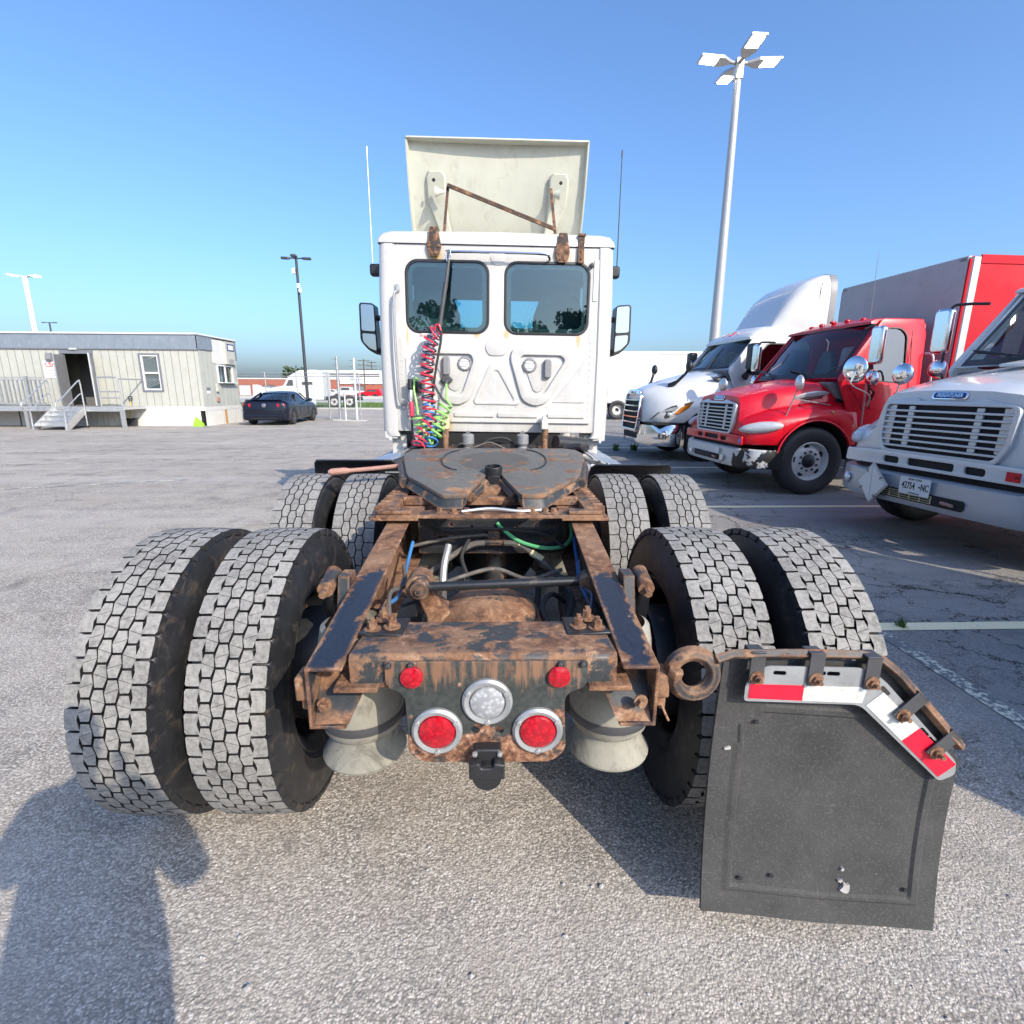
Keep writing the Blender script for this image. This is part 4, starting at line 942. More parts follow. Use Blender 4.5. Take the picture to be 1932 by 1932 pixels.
rpl = tplate('reflective_plate', poly, slots, 0.003, RPM, 'galvanised')
def strip(name, quad, mat):
    m = MB(TI @ RPM); m.prism(quad, 'z', 0.0034, 0.0044); return m.build(name, mat, rpl, smooth=0)
strip('red_strip', [(0.682, 0.757), (0.682, 0.798), (0.815, 0.800), (0.815, 0.757)], 'retro_red')
strip('white_strip', [(0.8155, 0.757), (0.8155, 0.800), (0.968, 0.803), (0.962, 0.758)], 'retro_white')
dx, dz = math.cos(R(-43.5)), math.sin(R(-43.5)); ox, oz = 0.966, 0.752
def dq(s0, s1, t0, t1): return [(ox + dx * s - dz * t, oz + dz * s + dx * t) for s, t in ((s0, t0), (s1, t0), (s1, t1), (s0, t1))]
strip('white_strip', dq(0.004, 0.145, 0.004, 0.058), 'retro_white'); strip('red_strip', dq(0.1455, 0.292, 0.004, 0.058), 'retro_red')
for (bx, bz, ang) in ((0.693, 0.868, 0), (0.836, 0.870, 0), (0.972, 0.866, 0), (1.090, 0.770, -42), (1.188, 0.668, -42)):
    y = 1.186 - 0.098 * (bx - 0.67); ca, sa = math.cos(R(ang)), math.sin(R(ang))
    M = Matrix.Translation((bx, y, bz)) @ Matrix.Rotation(R(-ang), 4, 'Y')
    m = MB(TI); m.span(-0.019, 0.019, -0.009, -0.0045, -0.065, 0.022, M=M); m.span(-0.019, 0.019, -0.009, 0.034, 0.018, 0.0225, M=M); m.span(-0.019, 0.019, 0.030, 0.034, -0.05, 0.02, M=M)
    cl = m.build('flap_clip', 'dark_grey', T, bevel=0.0015)
    m = MB(TI @ M); m.bolt((0.002, -0.009, -0.048), 0.0105, -0.010, 'y'); m.lathe([(0.006, -0.018), (0.006, -0.032), (0.001, -0.033)], 8, 'y', (0.002, 0, -0.048)); m.build('bolt', 'rust_bolt', cl)
# ------------------------------------------------------------------ cab of the tractor
CM = TI @ Matrix.Translation((0, 5.0, 1.1)) @ Matrix.Rotation(0.010, 4, 'Y') @ Matrix.Translation((0, -5.0, -1.1))
class CB(MB):
    def __init__(s): super().__init__(CM)
def cplate(name, outer, holes, t, M, mat, parent=T, bev=0.0, **k): return plate(name, outer, holes, t, CM @ M, mat, parent, bev, **k)
def zx(X): return -0.805 + (X - 380) * 0.001456       # cab-back layout grid, across
def zz(Y): return 2.632 - (Y - 860) * 0.001364        # cab-back layout grid, up
def zp(pts): return [(zx(x), zz(y)) for x, y in pts]
WL, WR = rrect(-0.805, -0.075, 2.03, 2.632, 0.105, 6), rrect(0.080, 0.832, 2.03, 2.632, 0.105, 6)
cbp = cplate('cab_back_panel', rrect(-0.935, 0.935, 1.135, 2.768, 0.03), [WL, WR], 0.03, FACE_BACK(5.03), 'cab_back_paint', bev=0.004)
def emboss(name, poly, holes=(), t=0.012, r=0.03, mat='cab_back_paint', y=4.999, bev=0.005, par=None):
    return cplate(name, round_poly(poly, r, 5), [round_poly(h, r * 0.7, 5) for h in holes], t, FACE_BACK(y), mat, par or cbp, bev)
for sg in (-1, 1):
    mx = (lambda p: p) if sg > 0 else (lambda p: [(1870 - x, y) for x, y in p])
    fx = lambda p: zp(mx(p)) if sg > 0 else zp(mx(p))[::-1]
    o_ = fx([(1040, 1392), (1385, 1392), (1425, 1450), (1268, 1752), (1180, 1780), (1100, 1738), (1022, 1460)])
    i_ = fx([(1098, 1440), (1345, 1440), (1372, 1470), (1245, 1690), (1190, 1712), (1150, 1690), (1080, 1480)])
    emboss('pressed_rib', o_, [i_], 0.028, 0.06, bev=0.009)
    emboss('pressed_panel', fx([(1125, 1465), (1320, 1465), (1338, 1485), (1230, 1670), (1195, 1685), (1172, 1670), (1108, 1490)]), (), 0.010, 0.04)
    emboss('pressed_strip', fx([(1270, 1825), (1512, 1825), (1512, 1855), (1270, 1855)]), (), 0.014, 0.012)
    emboss('pressed_strip', fx([(945, 1825), (1205, 1825), (1205, 1855), (945, 1855)]), (), 0.014, 0.012)
    emboss('pressed_ridge', fx([(1300, 1750), (1500, 1750), (1508, 1744), (1508, 1470), (1500, 1470)]), (), 0.007, 0.01, bev=0.003)
    # rivet line
    for k in range(12):
        m = CB(); m.lathe([(0.006, 4.999), (0.005, 4.995), (0.001, 4.994)], 8, 'y', (sg * 0.872, 0, 1.30 + k * 0.06)); m.build('rivet', 'white_paint', cbp)
    for k in range(8):
        m = CB(); m.lathe([(0.006, 4.999), (0.005, 4.995), (0.001, 4.994)], 8, 'y', (sg * (0.10 + 0.095 * k), 0, 1.375)); m.build('rivet', 'white_paint', cbp)
    # vertical trim label in the channel beside the window
    m = CB(); m.span(sg * 0.872, sg * 0.915, 4.992, 4.9985, 2.32 if sg > 0 else 2.36, 2.66); m.build('reflective_label', 'retro_white', cbp)
emboss('pressed_boss', zp([(935, 1288), (1026, 1385), (985, 1446), (885, 1446), (858, 1385)]), (), 0.010, 0.04)
emboss('pressed_rib', zp([(935, 1492), (975, 1500), (1090, 1745), (1080, 1770), (800, 1770), (790, 1745), (895, 1500)]), [zp([(935, 1540), (950, 1548), (1050, 1735), (1040, 1752), (830, 1752), (822, 1735), (920, 1548)])], 0.010, 0.04)
emboss('pressed_lip', zp([(640, 1878), (1545, 1878), (1545, 1892), (640, 1892)]), (), 0.024, 0.006)
emboss('pressed_boss', zp([(890, 835), (915, 800), (965, 800), (990, 835), (965, 880), (915, 880)]), (), 0.006, 0.03, bev=0.003)
# wrap-around corner pillars and side walls
for sg in (-1, 1):
    def ring(z, k):
        pts = [(0.925, 5.045), (0.925, 5.000), (0.940, 4.985), (1.000, 4.985), (1.035, 4.998), (1.060, 5.030), (1.070, 5.075), (1.075, 5.5), (1.075, 6.3), (1.03, 6.95), (1.0, 6.95), (1.04, 6.3), (1.04, 5.10), (1.02, 5.045)]
        return [(sg * (x - k), y, z) for x, y in pts]
    m = CB(); m.loft([ring(1.085, 0.03), ring(1.10, 0.012), ring(1.14, 0.0), ring(1.9, 0.0), ring(2.4, 0.008), ring(2.762, 0.022)]); m.build('cab_side', 'white_paint', T, smooth=40)
    m = CB(); m.prism([(sg * 0.93, 1.06), (sg * 1.05, 1.06), (sg * 1.05, 1.13), (sg * 0.93, 1.13)], 'y', 5.0, 5.05); m.tube([(sg * 1.0, 4.99, 1.075), (sg * 1.0, 4.99, 1.04)], 0.018, 8); m.build('cab_mount', 'white_paint', T, bevel=0.01)
m = CB(); secs = []
for y, zt, wd in ((4.982, 2.80, 1.030), (4.990, 2.838, 1.043), (5.02, 2.868, 1.050), (5.4, 2.90, 1.054), (6.2, 2.895, 1.05), (6.6, 2.87, 1.02), (6.85, 2.79, 0.96)):
    secs.append([(-wd, y, 2.768), (-wd, y, 2.78), (-wd + 0.012, y, 2.768 + (zt - 2.768) * 0.5), (-wd + 0.05, y, 2.768 + (zt - 2.768) * 0.86), (-wd + 0.13, y, zt), (0, y, zt + 0.012), (wd - 0.13, y, zt), (wd - 0.05, y, 2.768 + (zt - 2.768) * 0.86), (wd - 0.012, y, 2.768 + (zt - 2.768) * 0.5), (wd, y, 2.78), (wd, y, 2.768)])
m.loft(secs); m.build('roof', 'white_paint', T, smooth=50)
m = CB(); m.span(-1.035, 1.035, 5.0, 6.6, 2.762, 2.768); m.build('roof_seal', 'black_plastic', T)
for (ol, nm) in ((WL, 'left'), (WR, 'right')):
    xs = [p[0] for p in ol]; x0, x1 = min(xs), max(xs)
    gw = cplate('rear_window', rrect(x0, x1, 2.03, 2.632, 0.105, 6), (), 0.004, FACE_BACK(5.012), 'cab_glass')
    cplate('gasket', rrect(x0 - 0.012, x1 + 0.012, 2.018, 2.644, 0.115, 6), [rrect(x0 + 0.012, x1 - 0.012, 2.042, 2.62, 0.095, 6)], 0.012, FACE_BACK(5.008), 'black_plastic', gw, 0.003)
    cplate('dark_border', rrect(x0 + 0.002, x1 - 0.002, 2.032, 2.63, 0.104, 6), [rrect(x0 + 0.052, x1 - 0.052, 2.078, 2.582, 0.06, 6)], 0.002, FACE_BACK(5.018), 'dark_grey', gw)
# cab interior: floor, headliner, dash, seats, front wall with the windscreen opening
m = CB(); m.span(-1.02, 1.02, 5.05, 6.9, 1.13, 1.16); m.build('cab_floor', 'interior', T)
m = CB(); m.span(-1.0, 1.0, 5.06, 6.64, 2.72, 2.755); m.build('headliner', 'interior_light', T)
m = CB(); m.span(-1.0, 1.0, 6.45, 6.95, 1.16, 1.95); m.build('dashboard', 'interior', T, bevel=0.05, seg=3)
cplate('windscreen_frame', [(-1.02, 1.16), (1.02, 1.16), (0.98, 2.77), (-0.98, 2.77)], [round_poly([(-0.94, 1.95), (0.94, 1.95), (0.88, 2.56), (-0.88, 2.56)], 0.08)], 0.03, frame((0, 6.92, 0), (1, 0, 0), (0, -0.12, 1)) @ Matrix.Translation((0, 0, 0)), 'interior_light')
cplate('windscreen', [(-0.95, 1.94), (0.95, 1.94), (0.89, 2.57), (-0.89, 2.57)], (), 0.004, frame((0, 6.945, 0), (1, 0, 0), (0, -0.12, 1)), 'windshield_tint')
for sg in (-1, 1):
    m = CB()
    m.loft([[(sg * 0.62 + dx * w_, y + dy * t, z) for dx, dy in ((-1, -1), (1, -1), (1, 1), (-1, 1))] for z, y, w_, t in ((1.45, 5.75, 0.25, 0.08), (1.9, 5.62, 0.27, 0.07), (2.25, 5.55, 0.25, 0.06), (2.42, 5.53, 0.19, 0.05), (2.47, 5.53, 0.10, 0.04))])
    m.span(sg * 0.62 - 0.25, sg * 0.62 + 0.25, 5.7, 6.2, 1.35, 1.5); m.build('seat', 'seat_cloth', T, bevel=0.03, seg=3)
# round vents, pull handles, warning label
for (X, Y) in ((735, 1500), (1148, 1505)):
    x, z = zx(X), zz(Y)
    m = CB(); m.lathe([(0.066, 4.985), (0.062, 4.975), (0.048, 4.972), (0.046, 4.982)], 32, 'y', (x, 0, z)); v_ = m.build('round_vent', 'grey_plastic', T)
    m = CB(); m.lathe([(0.047, 4.980), (0.001, 4.980)], 24, 'y', (x, 0, z))
    for k in (-0.022, 0, 0.022): m.span(x - 0.036, x + 0.036, 4.972, 4.980, z + k - 0.004, z + k + 0.004)
    m.build('louvre', 'white_plain', v_)
    for a in (30, 150, 270):
        m = CB(); m.lathe([(0.006, 4.973), (0.005, 4.968), (0.001, 4.967)], 8, 'y', (x + 0.056 * math.cos(R(a)), 0, z + 0.056 * math.sin(R(a)))); m.build('screw', 'steel_grey', v_)
for (X, Y) in ((620, 1517), (1262, 1526)):
    x, z = zx(X), zz(Y)
    m = CB(); m.prism(rrect(x - 0.033, x + 0.033, z - 0.084, z + 0.084, 0.02), 'y', 4.945, 4.99); m.build('vent_cover', 'grey_plastic', T, bevel=0.012, seg=3)
wl = emboss('warning_label', zp([(465, 1300), (565, 1300), (565, 1380), (465, 1380)]), (), 0.002, 0.004, 'white_plain', bev=0, par=T)
text('lettering', 'WARNING', 0.034, CM @ Matrix.Translation((zx(513), 4.996, zz(1326))) @ FACE_BACK(0), 'red_text', wl)
for k in (1348, 1360, 1370):
    text('lettering', '-----------', 0.02, CM @ Matrix.Translation((zx(508), 4.996, zz(k))) @ FACE_BACK(0), 'black_text', wl)
# grab rail, top rail, pogo stick
def chose(name, pts, r, mat, k=6, parent=None, n=8):
    m = CB(); m.tube(smooth_path(pts, k) if k > 1 else pts, r, n); return m.build(name, mat, parent or T)
chose('grab_rail', [(-0.883, 4.985, 2.40), (-0.885, 4.94, 2.36), (-0.905, 4.925, 2.30), (-0.905, 4.92, 1.9), (-0.885, 4.925, 1.46), (-0.868, 4.94, 1.40), (-0.860, 4.985, 1.375)], 0.013, 'galvanised')
for (x, z) in ((-0.883, 2.40), (-0.860, 1.372)):
    m = CB(); m.prism(rrect(x - 0.022, x + 0.022, z - 0.035, z + 0.035, 0.018), 'y', 4.98, 4.998); m.build('rail_foot', 'galvanised', T, bevel=0.004)
chose('hose_rail', [(-0.425, 4.985, 2.66), (-0.42, 4.93, 2.672), (-0.385, 4.91, 2.686), (0.0, 4.91, 2.688), (0.40, 4.91, 2.684), (0.455, 4.93, 2.668), (0.47, 4.985, 2.655)], 0.011, 'chrome')
m = CB(); m.tube([(-0.425, 4.90, 2.66), (-0.415, 4.885, 2.60), (-0.44, 4.87, 2.42)], [0.008, 0.013, 0.014], 10); m.tube([(-0.44, 4.87, 2.43), (-0.49, 4.84, 2.10)], [0.020, 0.018], 12); m.tube([(-0.49, 4.84, 2.10), (-0.50, 4.835, 2.06)], 0.024, 12); m.build('pogo_stick', 'dark_grey', T)
chose('pogo_hook', [(-0.445, 4.90, 2.69), (-0.40, 4.89, 2.69), (-0.41, 4.89, 2.62), (-0.425, 4.885, 2.60), (-0.445, 4.89, 2.66)], 0.006, 'chrome')
# roof brackets and deflector struts, all rusted
def hexplate(x, z, w_, h_): return [(x - w_ * 0.28, z + h_), (x + w_ * 0.28, z + h_), (x + w_ * 0.5, z - h_ * 0.35), (x + w_ * 0.30, z - h_), (x - w_ * 0.30, z - h_), (x - w_ * 0.5, z - h_ * 0.35)]
for (X, Y) in ((555, 752), (1332, 772)):
    x, z = zx(X), zz(Y)
    br = cplate('deflector_bracket', round_poly(hexplate(x, z, 0.13, 0.120), 0.012), (), 0.012, FACE_BACK(4.978), 'rust_dark', bev=0.003)
    m = CB(); m.span(x - 0.03, x + 0.03, 4.975, 5.25, z + 0.085, z + 0.10); m.build('bracket_foot', 'rust_dark', br)
    for bx, bz in ((-0.045, -0.035), (0.045, -0.035), (-0.02, -0.095), (0.02, -0.095)):
        m = CB(); m.bolt((x + bx, 4.966, z + bz), 0.008, -0.01, 'y'); m.build('bolt', 'rust_bolt', br)
x, z = zx(1445), zz(775)
m = CB(); m.span(x - 0.027, x + 0.027, 4.968, 4.985, z - 0.12, z + 0.11); m.span(x - 0.03, x + 0.035, 4.955, 5.04, z + 0.10, z + 0.122); b3 = m.build('stop_bracket', 'rust_dark', T, bevel=0.004)
for bz in (-0.08, -0.02):
    m = CB(); m.bolt((x, 4.968, z + bz), 0.009, -0.012, 'y'); m.build('bolt', 'rust_bolt', b3)
x, z = zx(1515), zz(872); m = CB(); m.lathe([(0.022, 4.99), (0.02, 4.97), (0.001, 4.968)], 14, 'y', (x, 0, z)); m.build('cable_grommet', 'black_plastic', T)
def strut(a, b, w_=0.026, t=0.012):
    a, b = Vector(a), Vector(b); d = (b - a).normalized(); sx = d.cross(Vector((0, 1, 0))).normalized() * (w_ / 2); sy = Vector((0, t / 2, 0)); m = CB()
    m.loft([[p + sx * i + sy * j for i, j in ((-1, -1), (1, -1), (1, 1), (-1, 1))] for p in (a, b)]); return m.build('deflector_strut', 'rust_dark', T, bevel=0.002)
strut((-0.475, 5.06, 2.81), (-0.440, 5.18, 3.29)); strut((0.530, 5.06, 2.80), (0.478, 5.18, 3.29)); strut((-0.445, 5.15, 3.285), (0.520, 5.05, 2.92), 0.03, 0.03)
# roof deflector: open shell seen from inside
prof = [(5.235, 3.665), (5.275, 3.52), (5.34, 3.32), (5.44, 3.10), (5.56, 2.93), (5.66, 2.84)]
m = CB(); hw = 0.80
secs_in = [[(-hw, y, z), (-hw * 0.5, y + 0.02, z + 0.01), (0, y + 0.03, z + 0.014), (hw * 0.5, y + 0.02, z + 0.01), (hw, y, z)] for y, z in prof]
secs_out = [[(p[0] * 1.012, p[1] + 0.012, p[2] + 0.006) for p in q] for q in secs_in]
m.loft([a + b[::-1] for a, b in zip(secs_in, secs_out)]); df = m.build('roof_deflector', 'aged_white', T, smooth=40)
for sg in (-1, 1):
    m = CB(); m.loft([[(sg * (hw - 0.02), y + 0.02, z), (sg * (hw - 0.004), y - 0.055, z), (sg * (hw + 0.010), y - 0.055, z), (sg * (hw + 0.010), y + 0.02, z)] for y, z in prof]); m.build('deflector_flange', 'aged_white', df, smooth=30)
    # moulded recess with a cone boss
    def dpt(u, h, d):
        y, z = interp([(p[1], p) for p in prof[::-1]], h); return (u, y - d, h)
    pth = [(0.50, 3.45), (0.63, 3.45), (0.655, 3.40), (0.65, 3.22), (0.56, 3.02), (0.53, 2.92), (0.42, 2.92), (0.46, 3.10), (0.47, 3.30), (0.47, 3.42)]
    m = CB(); m.loft([[dpt(sg * u, h, 0.0) for u, h in pth], [dpt(sg * (0.55 + (u - 0.55) * 0.82), 3.19 + (h - 3.19) * 0.93, 0.035) for u, h in pth]]); m.build('moulded_pad', 'aged_white', df, smooth=40)
    m = CB(); m.lathe([(0.001, 0.10), (0.045, 0.0)], 16, 'x', (0, 0, 0), M=Matrix.Translation((sg * 0.565, 5.26, 3.265)) @ Matrix.Rotation(PI if sg > 0 else 0, 4, 'Z') @ Matrix.Scale(1, 4)); m.build('cone_boss', 'aged_white', df)
    m = CB(); m.lathe([(0.016, 5.215), (0.014, 5.212), (0.001, 5.212)], 12, 'y', (sg * 0.57, 0, 3.345)); m.build('dark_hole', 'void_black', df)
m = CB(); m.span(-hw - 0.006, hw + 0.006, 5.17, 5.26, 3.655, 3.672); m.build('deflector_top_edge', 'aged_white', df, bevel=0.006)
# aerials and mirror housings
for sg in (-1, 1):
    m = TB(); m.tube([(sg * 1.215, 5.6, 2.72), (sg * 1.215, 5.6, 3.70)], [0.0065, 0.0045], 8); m.tube([(sg * 1.215, 5.6, 3.70), (sg * 1.215, 5.6, 3.76)], 0.007, 8); an = m.build('aerial', 'grille_silver' if sg < 0 else 'dark_grey', T)
    m = TB(); m.span(sg * 1.07, sg * 1.24, 5.55, 5.65, 2.62, 2.73); m.build('aerial_base', 'black_plastic', an, bevel=0.02)
    m = TB(); m.prism(round_poly([(sg * 1.36, 2.46), (sg * 1.53, 2.47), (sg * 1.535, 2.06), (sg * 1.45, 1.96), (sg * 1.34, 1.90)], 0.04), 'y', 6.2, 6.42); mh = m.build('door_mirror', 'black_plastic', T, bevel=0.02, seg=3)
    m = TB(); m.prism(round_poly([(sg * 1.365, 2.44), (sg * 1.505, 2.45), (sg * 1.51, 2.17), (sg * 1.36, 2.16)], 0.025), 'y', 6.192, 6.199); m.build('mirror_glass', 'mirror_glass', mh)
    m = TB(); m.prism(round_poly([(sg * 1.36, 2.13), (sg * 1.505, 2.14), (sg * 1.50, 2.05), (sg * 1.43, 1.98), (sg * 1.355, 1.95)], 0.02), 'y', 6.192, 6.199); m.build('wide_angle_glass', 'mirror_glass', mh)
    m = TB(); m.tube([(sg * 1.05, 6.35, 2.3), (sg * 1.38, 6.32, 2.32)], 0.03, 8); m.tube([(sg * 1.05, 6.35, 1.85), (sg * 1.38, 6.32, 1.98)], 0.03, 8); m.build('mirror_arm', 'black_plastic', mh)
m = TB(); m.ball((1.12, 5.9, 2.45), (0.07, 0.10, 0.06), 12, rot=(0, R(35), 0)); m.build('side_lamp', 'black_plastic', T)
# suzi coils and power lead hanging from the pogo stick
def helix(name, path, r, turns, mat, tr=0.0065, parent=None, phase=0.0, taper=None, start=None, end=None):
    P = smooth_path(path, 14); L = [0]
    for a, b in zip(P, P[1:]): L.append(L[-1] + (b - a).length)
    n = int(turns * 12); pts = []
    for k in range(n + 1):
        t = k / n; s = t * L[-1]; i = max(j for j in range(len(L)) if L[j] <= s + 1e-9); i = min(i, len(P) - 2)
        q = (s - L[i]) / max(1e-6, L[i + 1] - L[i]); c = P[i].lerp(P[i + 1], q); d = (P[i + 1] - P[i]).normalized()
        x = d.cross(Vector((0, 1, 0))); x.normalize(); y = x.cross(d); a = 2 * PI * turns * t + phase
        rr = r if taper is None else r + (taper - r) * t
        pts.append(c + (x * math.cos(a) + y * math.sin(a)) * rr)
    if start: pts = [Vector(p) for p in start] + pts
    if end: pts = pts + [Vector(p) for p in end]
    m = TB(); m.tube(pts, tr, 6); return m.build(name, mat, parent or T)
helix('red_air_coil', [(-0.50, 4.83, 2.04), (-0.565, 4.82, 1.97), (-0.605, 4.80, 1.75), (-0.60, 4.79, 1.45), (-0.585, 4.78, 1.30), (-0.64, 4.74, 1.18), (-0.68, 4.70, 1.06), (-0.69, 4.66, 1.02)], 0.054, 15, 'hose_red', 0.0085, taper=0.064)
helix('blue_air_coil', [(-0.50, 4.84, 2.03), (-0.56, 4.83, 1.93), (-0.605, 4.82, 1.72), (-0.605, 4.81, 1.42)], 0.058, 10, 'hose_blue_dark', 0.0078, phase=1.5, taper=0.050)
helix('blue_air_coil', [(-0.605, 4.81, 1.42), (-0.585, 4.79, 1.25), (-0.575, 4.76, 1.12), (-0.575, 4.70, 1.03)], 0.052, 6.5, 'hose_blue', 0.0085, phase=1.5, taper=0.055)
helix('green_power_coil', [(-0.445, 4.83, 1.40), (-0.48, 4.80, 1.33), (-0.51, 4.78, 1.22), (-0.55, 4.76, 1.12), (-0.60, 4.78, 1.10), (-0.66, 4.80, 1.16), (-0.70, 4.82, 1.28)], 0.058, 10, 'hose_green', 0.0105, start=[(-0.447, 4.93, 1.60), (-0.447, 4.90, 1.57), (-0.447, 4.885, 1.52), (-0.445, 4.87, 1.44)])
hose('green_power_lead', [(-0.70, 4.82, 1.30), (-0.715, 4.83, 1.42), (-0.735, 4.86, 1.52), (-0.735, 4.90, 1.60), (-0.725, 4.93, 1.63), (-0.715, 4.95, 1.61)], 0.010, 'hose_green')
hose('tie_cord', [(-0.50, 4.82, 2.06), (-0.475, 4.81, 2.03), (-0.475, 4.80, 1.95), (-0.50, 4.80, 1.83), (-0.53, 4.80, 1.68), (-0.56, 4.81, 1.50), (-0.575, 4.81, 1.38)], 0.011, 'cowl_rubber')
hose('red_loop', [(-0.53, 4.82, 2.02), (-0.52, 4.81, 2.07), (-0.49, 4.80, 2.075), (-0.472, 4.80, 2.03)], 0.009, 'hose_red')
m = TB(); m.prism(round_poly([(-0.505, 1.615), (-0.475, 1.655), (-0.425, 1.655), (-0.39, 1.615), (-0.415, 1.585), (-0.475, 1.585)], 0.01), 'y', 4.93, 5.0); sk = m.build('power_socket', 'dark_grey', T, bevel=0.008)
m = TB(); m.tube([(-0.447, 4.935, 1.60), (-0.447, 4.90, 1.575)], 0.016, 8); m.build('plug', 'steel_grey', sk)
m = TB(); m.span(-0.80, -0.67, 4.90, 5.0, 1.555, 1.60); m.span(-0.795, -0.68, 4.91, 5.0, 1.50, 1.55); m.tube([(-0.775, 4.9, 1.53), (-0.775, 4.9, 1.62)], 0.025, 10); m.tube([(-0.70, 4.9, 1.5), (-0.70, 4.9, 1.60)], 0.03, 10); gl_ = m.build('gladhand_holder', 'black_plastic', T, bevel=0.006)
m = TB(); m.tube([(-0.765, 4.87, 1.52), (-0.768, 4.86, 1.46), (-0.77, 4.86, 1.42)], [0.018, 0.022, 0.014], 8); m.build('gladhand', 'galvanised', gl_)
m = TB(); m.tube([(-0.765, 4.86, 1.42), (-0.765, 4.86, 1.40), (-0.765, 4.86, 1.29), (-0.765, 4.86, 1.28)], [0.014, 0.023, 0.020, 0.010], 10); m.build('red_grip', 'hose_red', gl_)
hose('air_hose', [(-0.765, 4.86, 1.28), (-0.765, 4.86, 1.18), (-0.75, 4.82, 1.10), (-0.72, 4.8, 1.05)], 0.010, 'cowl_rubber')
# cab suspension, struts and the dark void below the cab
for sg in (-1, 1):
    m = TB(); m.tube([(sg * 0.455, 4.80, 0.96), (sg * 0.455, 4.80, 1.17)], [0.026, 0.026], 14); m.tube([(sg * 0.455, 4.80, 1.10), (sg * 0.455, 4.80, 1.18)], 0.031, 14); st = m.build('cab_damper', 'rust_heavy', T)
    m = TB(); m.prism(round_poly([(sg * 0.425, 1.17), (sg * 0.425, 1.26), (sg * 0.44, 1.29), (sg * 0.47, 1.29), (sg * 0.485, 1.26), (sg * 0.485, 1.17)], 0.012), 'y', 4.80, 4.96); m.build('damper_bracket', 'yellow_tag' if sg < 0 else 'white_paint', st, bevel=0.004)
    m = TB(); m.lathe([(0.001, 1.135), (0.045, 1.132), (0.056, 1.12), (0.056, 1.045), (0.048, 1.035), (0.040, 1.02), (0.045, 1.0), (0.001, 1.0)], 24, 'z', (sg * 0.25, 4.80, 0)); ab = m.build('cab_air_spring', 'grey_plastic', T)
    m = TB(); m.span(sg * 0.25 - 0.06, sg * 0.25 + 0.06, 4.74, 4.86, 0.985, 1.002); m.prism([(sg * 0.22, 1.13), (sg * 0.25, 1.165), (sg * 0.28, 1.13)], 'y', 4.79, 4.81); m.build('mount_plate', 'steel_grey', ab)
    m = TB(); m.tube([(sg * 0.98, 4.15, 0.62), (sg * 0.98, 4.17, 0.62), (sg * 0.98, 6.3, 0.62), (sg * 0.98, 6.32, 0.62)], [0.25, 0.30, 0.30, 0.25], 32); tk = m.build('fuel_tank', 'aluminium', T)
    for y in (4.5, 5.2, 5.9):
        m = TB(); m.tube([(sg * 0.98, y - 0.025, 0.62), (sg * 0.98, y + 0.025, 0.62)], 0.306, 32); m.build('tank_strap', 'steel_grey', tk)
    m = TB()
    for k in range(6): m.box((sg * (0.80 + 0.06 * k), 4.45, 0.992 - 0.020 * k), (0.046, 0.75, 0.012), rot=(0, sg * R(18), 0))
    m.span(sg * 0.76, sg * 1.14, 4.06, 4.075, 0.86, 0.96); m.build('step_plate', 'aluminium', T)
    m = TB(); m.span(sg * 0.86, sg * 0.995, 5.08, 5.10, 0.62, 1.10); m.span(sg * 0.985, sg * 0.995, 5.10, 6.2, 0.62, 1.10); m.build('side_skirt', 'white_paint', T)
m = TB(); m.span(-0.62, 0.62, 5.02, 5.2, 0.6, 1.13); m.build('cab_void_block', 'void_black', T)  # added black block, its colour stands in for the shaded void under the cab
m = TB(); m.span(-0.85, 0.85, 4.87, 4.93, 0.945, 0.985); m.span(-0.40, 0.40, 4.86, 4.92, 1.0, 1.03); m.tube([(0.55, 4.75, 1.06), (0.85, 4.9, 1.02)], 0.07, 14); m.tube([(0.62, 4.6, 1.03), (0.75, 4.55, 1.05), (0.80, 4.6, 1.0)], 0.03, 10); m.build('rear_cab_crossmember', 'rust_spots', T)
hose('air_hose', [(-0.36, 4.78, 1.02), (-0.30, 4.74, 1.05), (-0.2, 4.72, 1.02), (-0.05, 4.75, 1.06), (0.1, 4.74, 1.0)], 0.008, 'hose_grey')
hose('air_hose', [(-0.15, 4.95, 1.0), (-0.05, 4.94, 1.07), (0.1, 4.94, 1.08), (0.2, 4.95, 1.0)], 0.012, 'cowl_rubber')
m = TB(); m.span(-0.35, 0.35, 3.55, 4.5, 0.945, 0.962); m.span(0.42, 0.80, 3.9, 4.3, 0.93, 0.95); m.span(-0.8, -0.42, 3.8, 4.4, 0.93, 0.95); m.build('deck_plate', 'aluminium', T)
m = TB(); m.box((-0.72, 4.0, 0.985), (0.16, 0.10, 0.05), rot=(0, R(-18), R(25))); m.tube([(-0.66, 4.1, 1.0), (-0.60, 4.0, 0.99), (-0.55, 4.1, 0.985)], 0.012, 8); m.build('battery_disconnect', 'black_plastic', T, bevel=0.008)
m = TB(); m.box((-0.86, 4.15, 0.965), (0.22, 0.25, 0.02), rot=(R(14), R(-12), 0)); m.build('step_cover', 'aluminium', T)
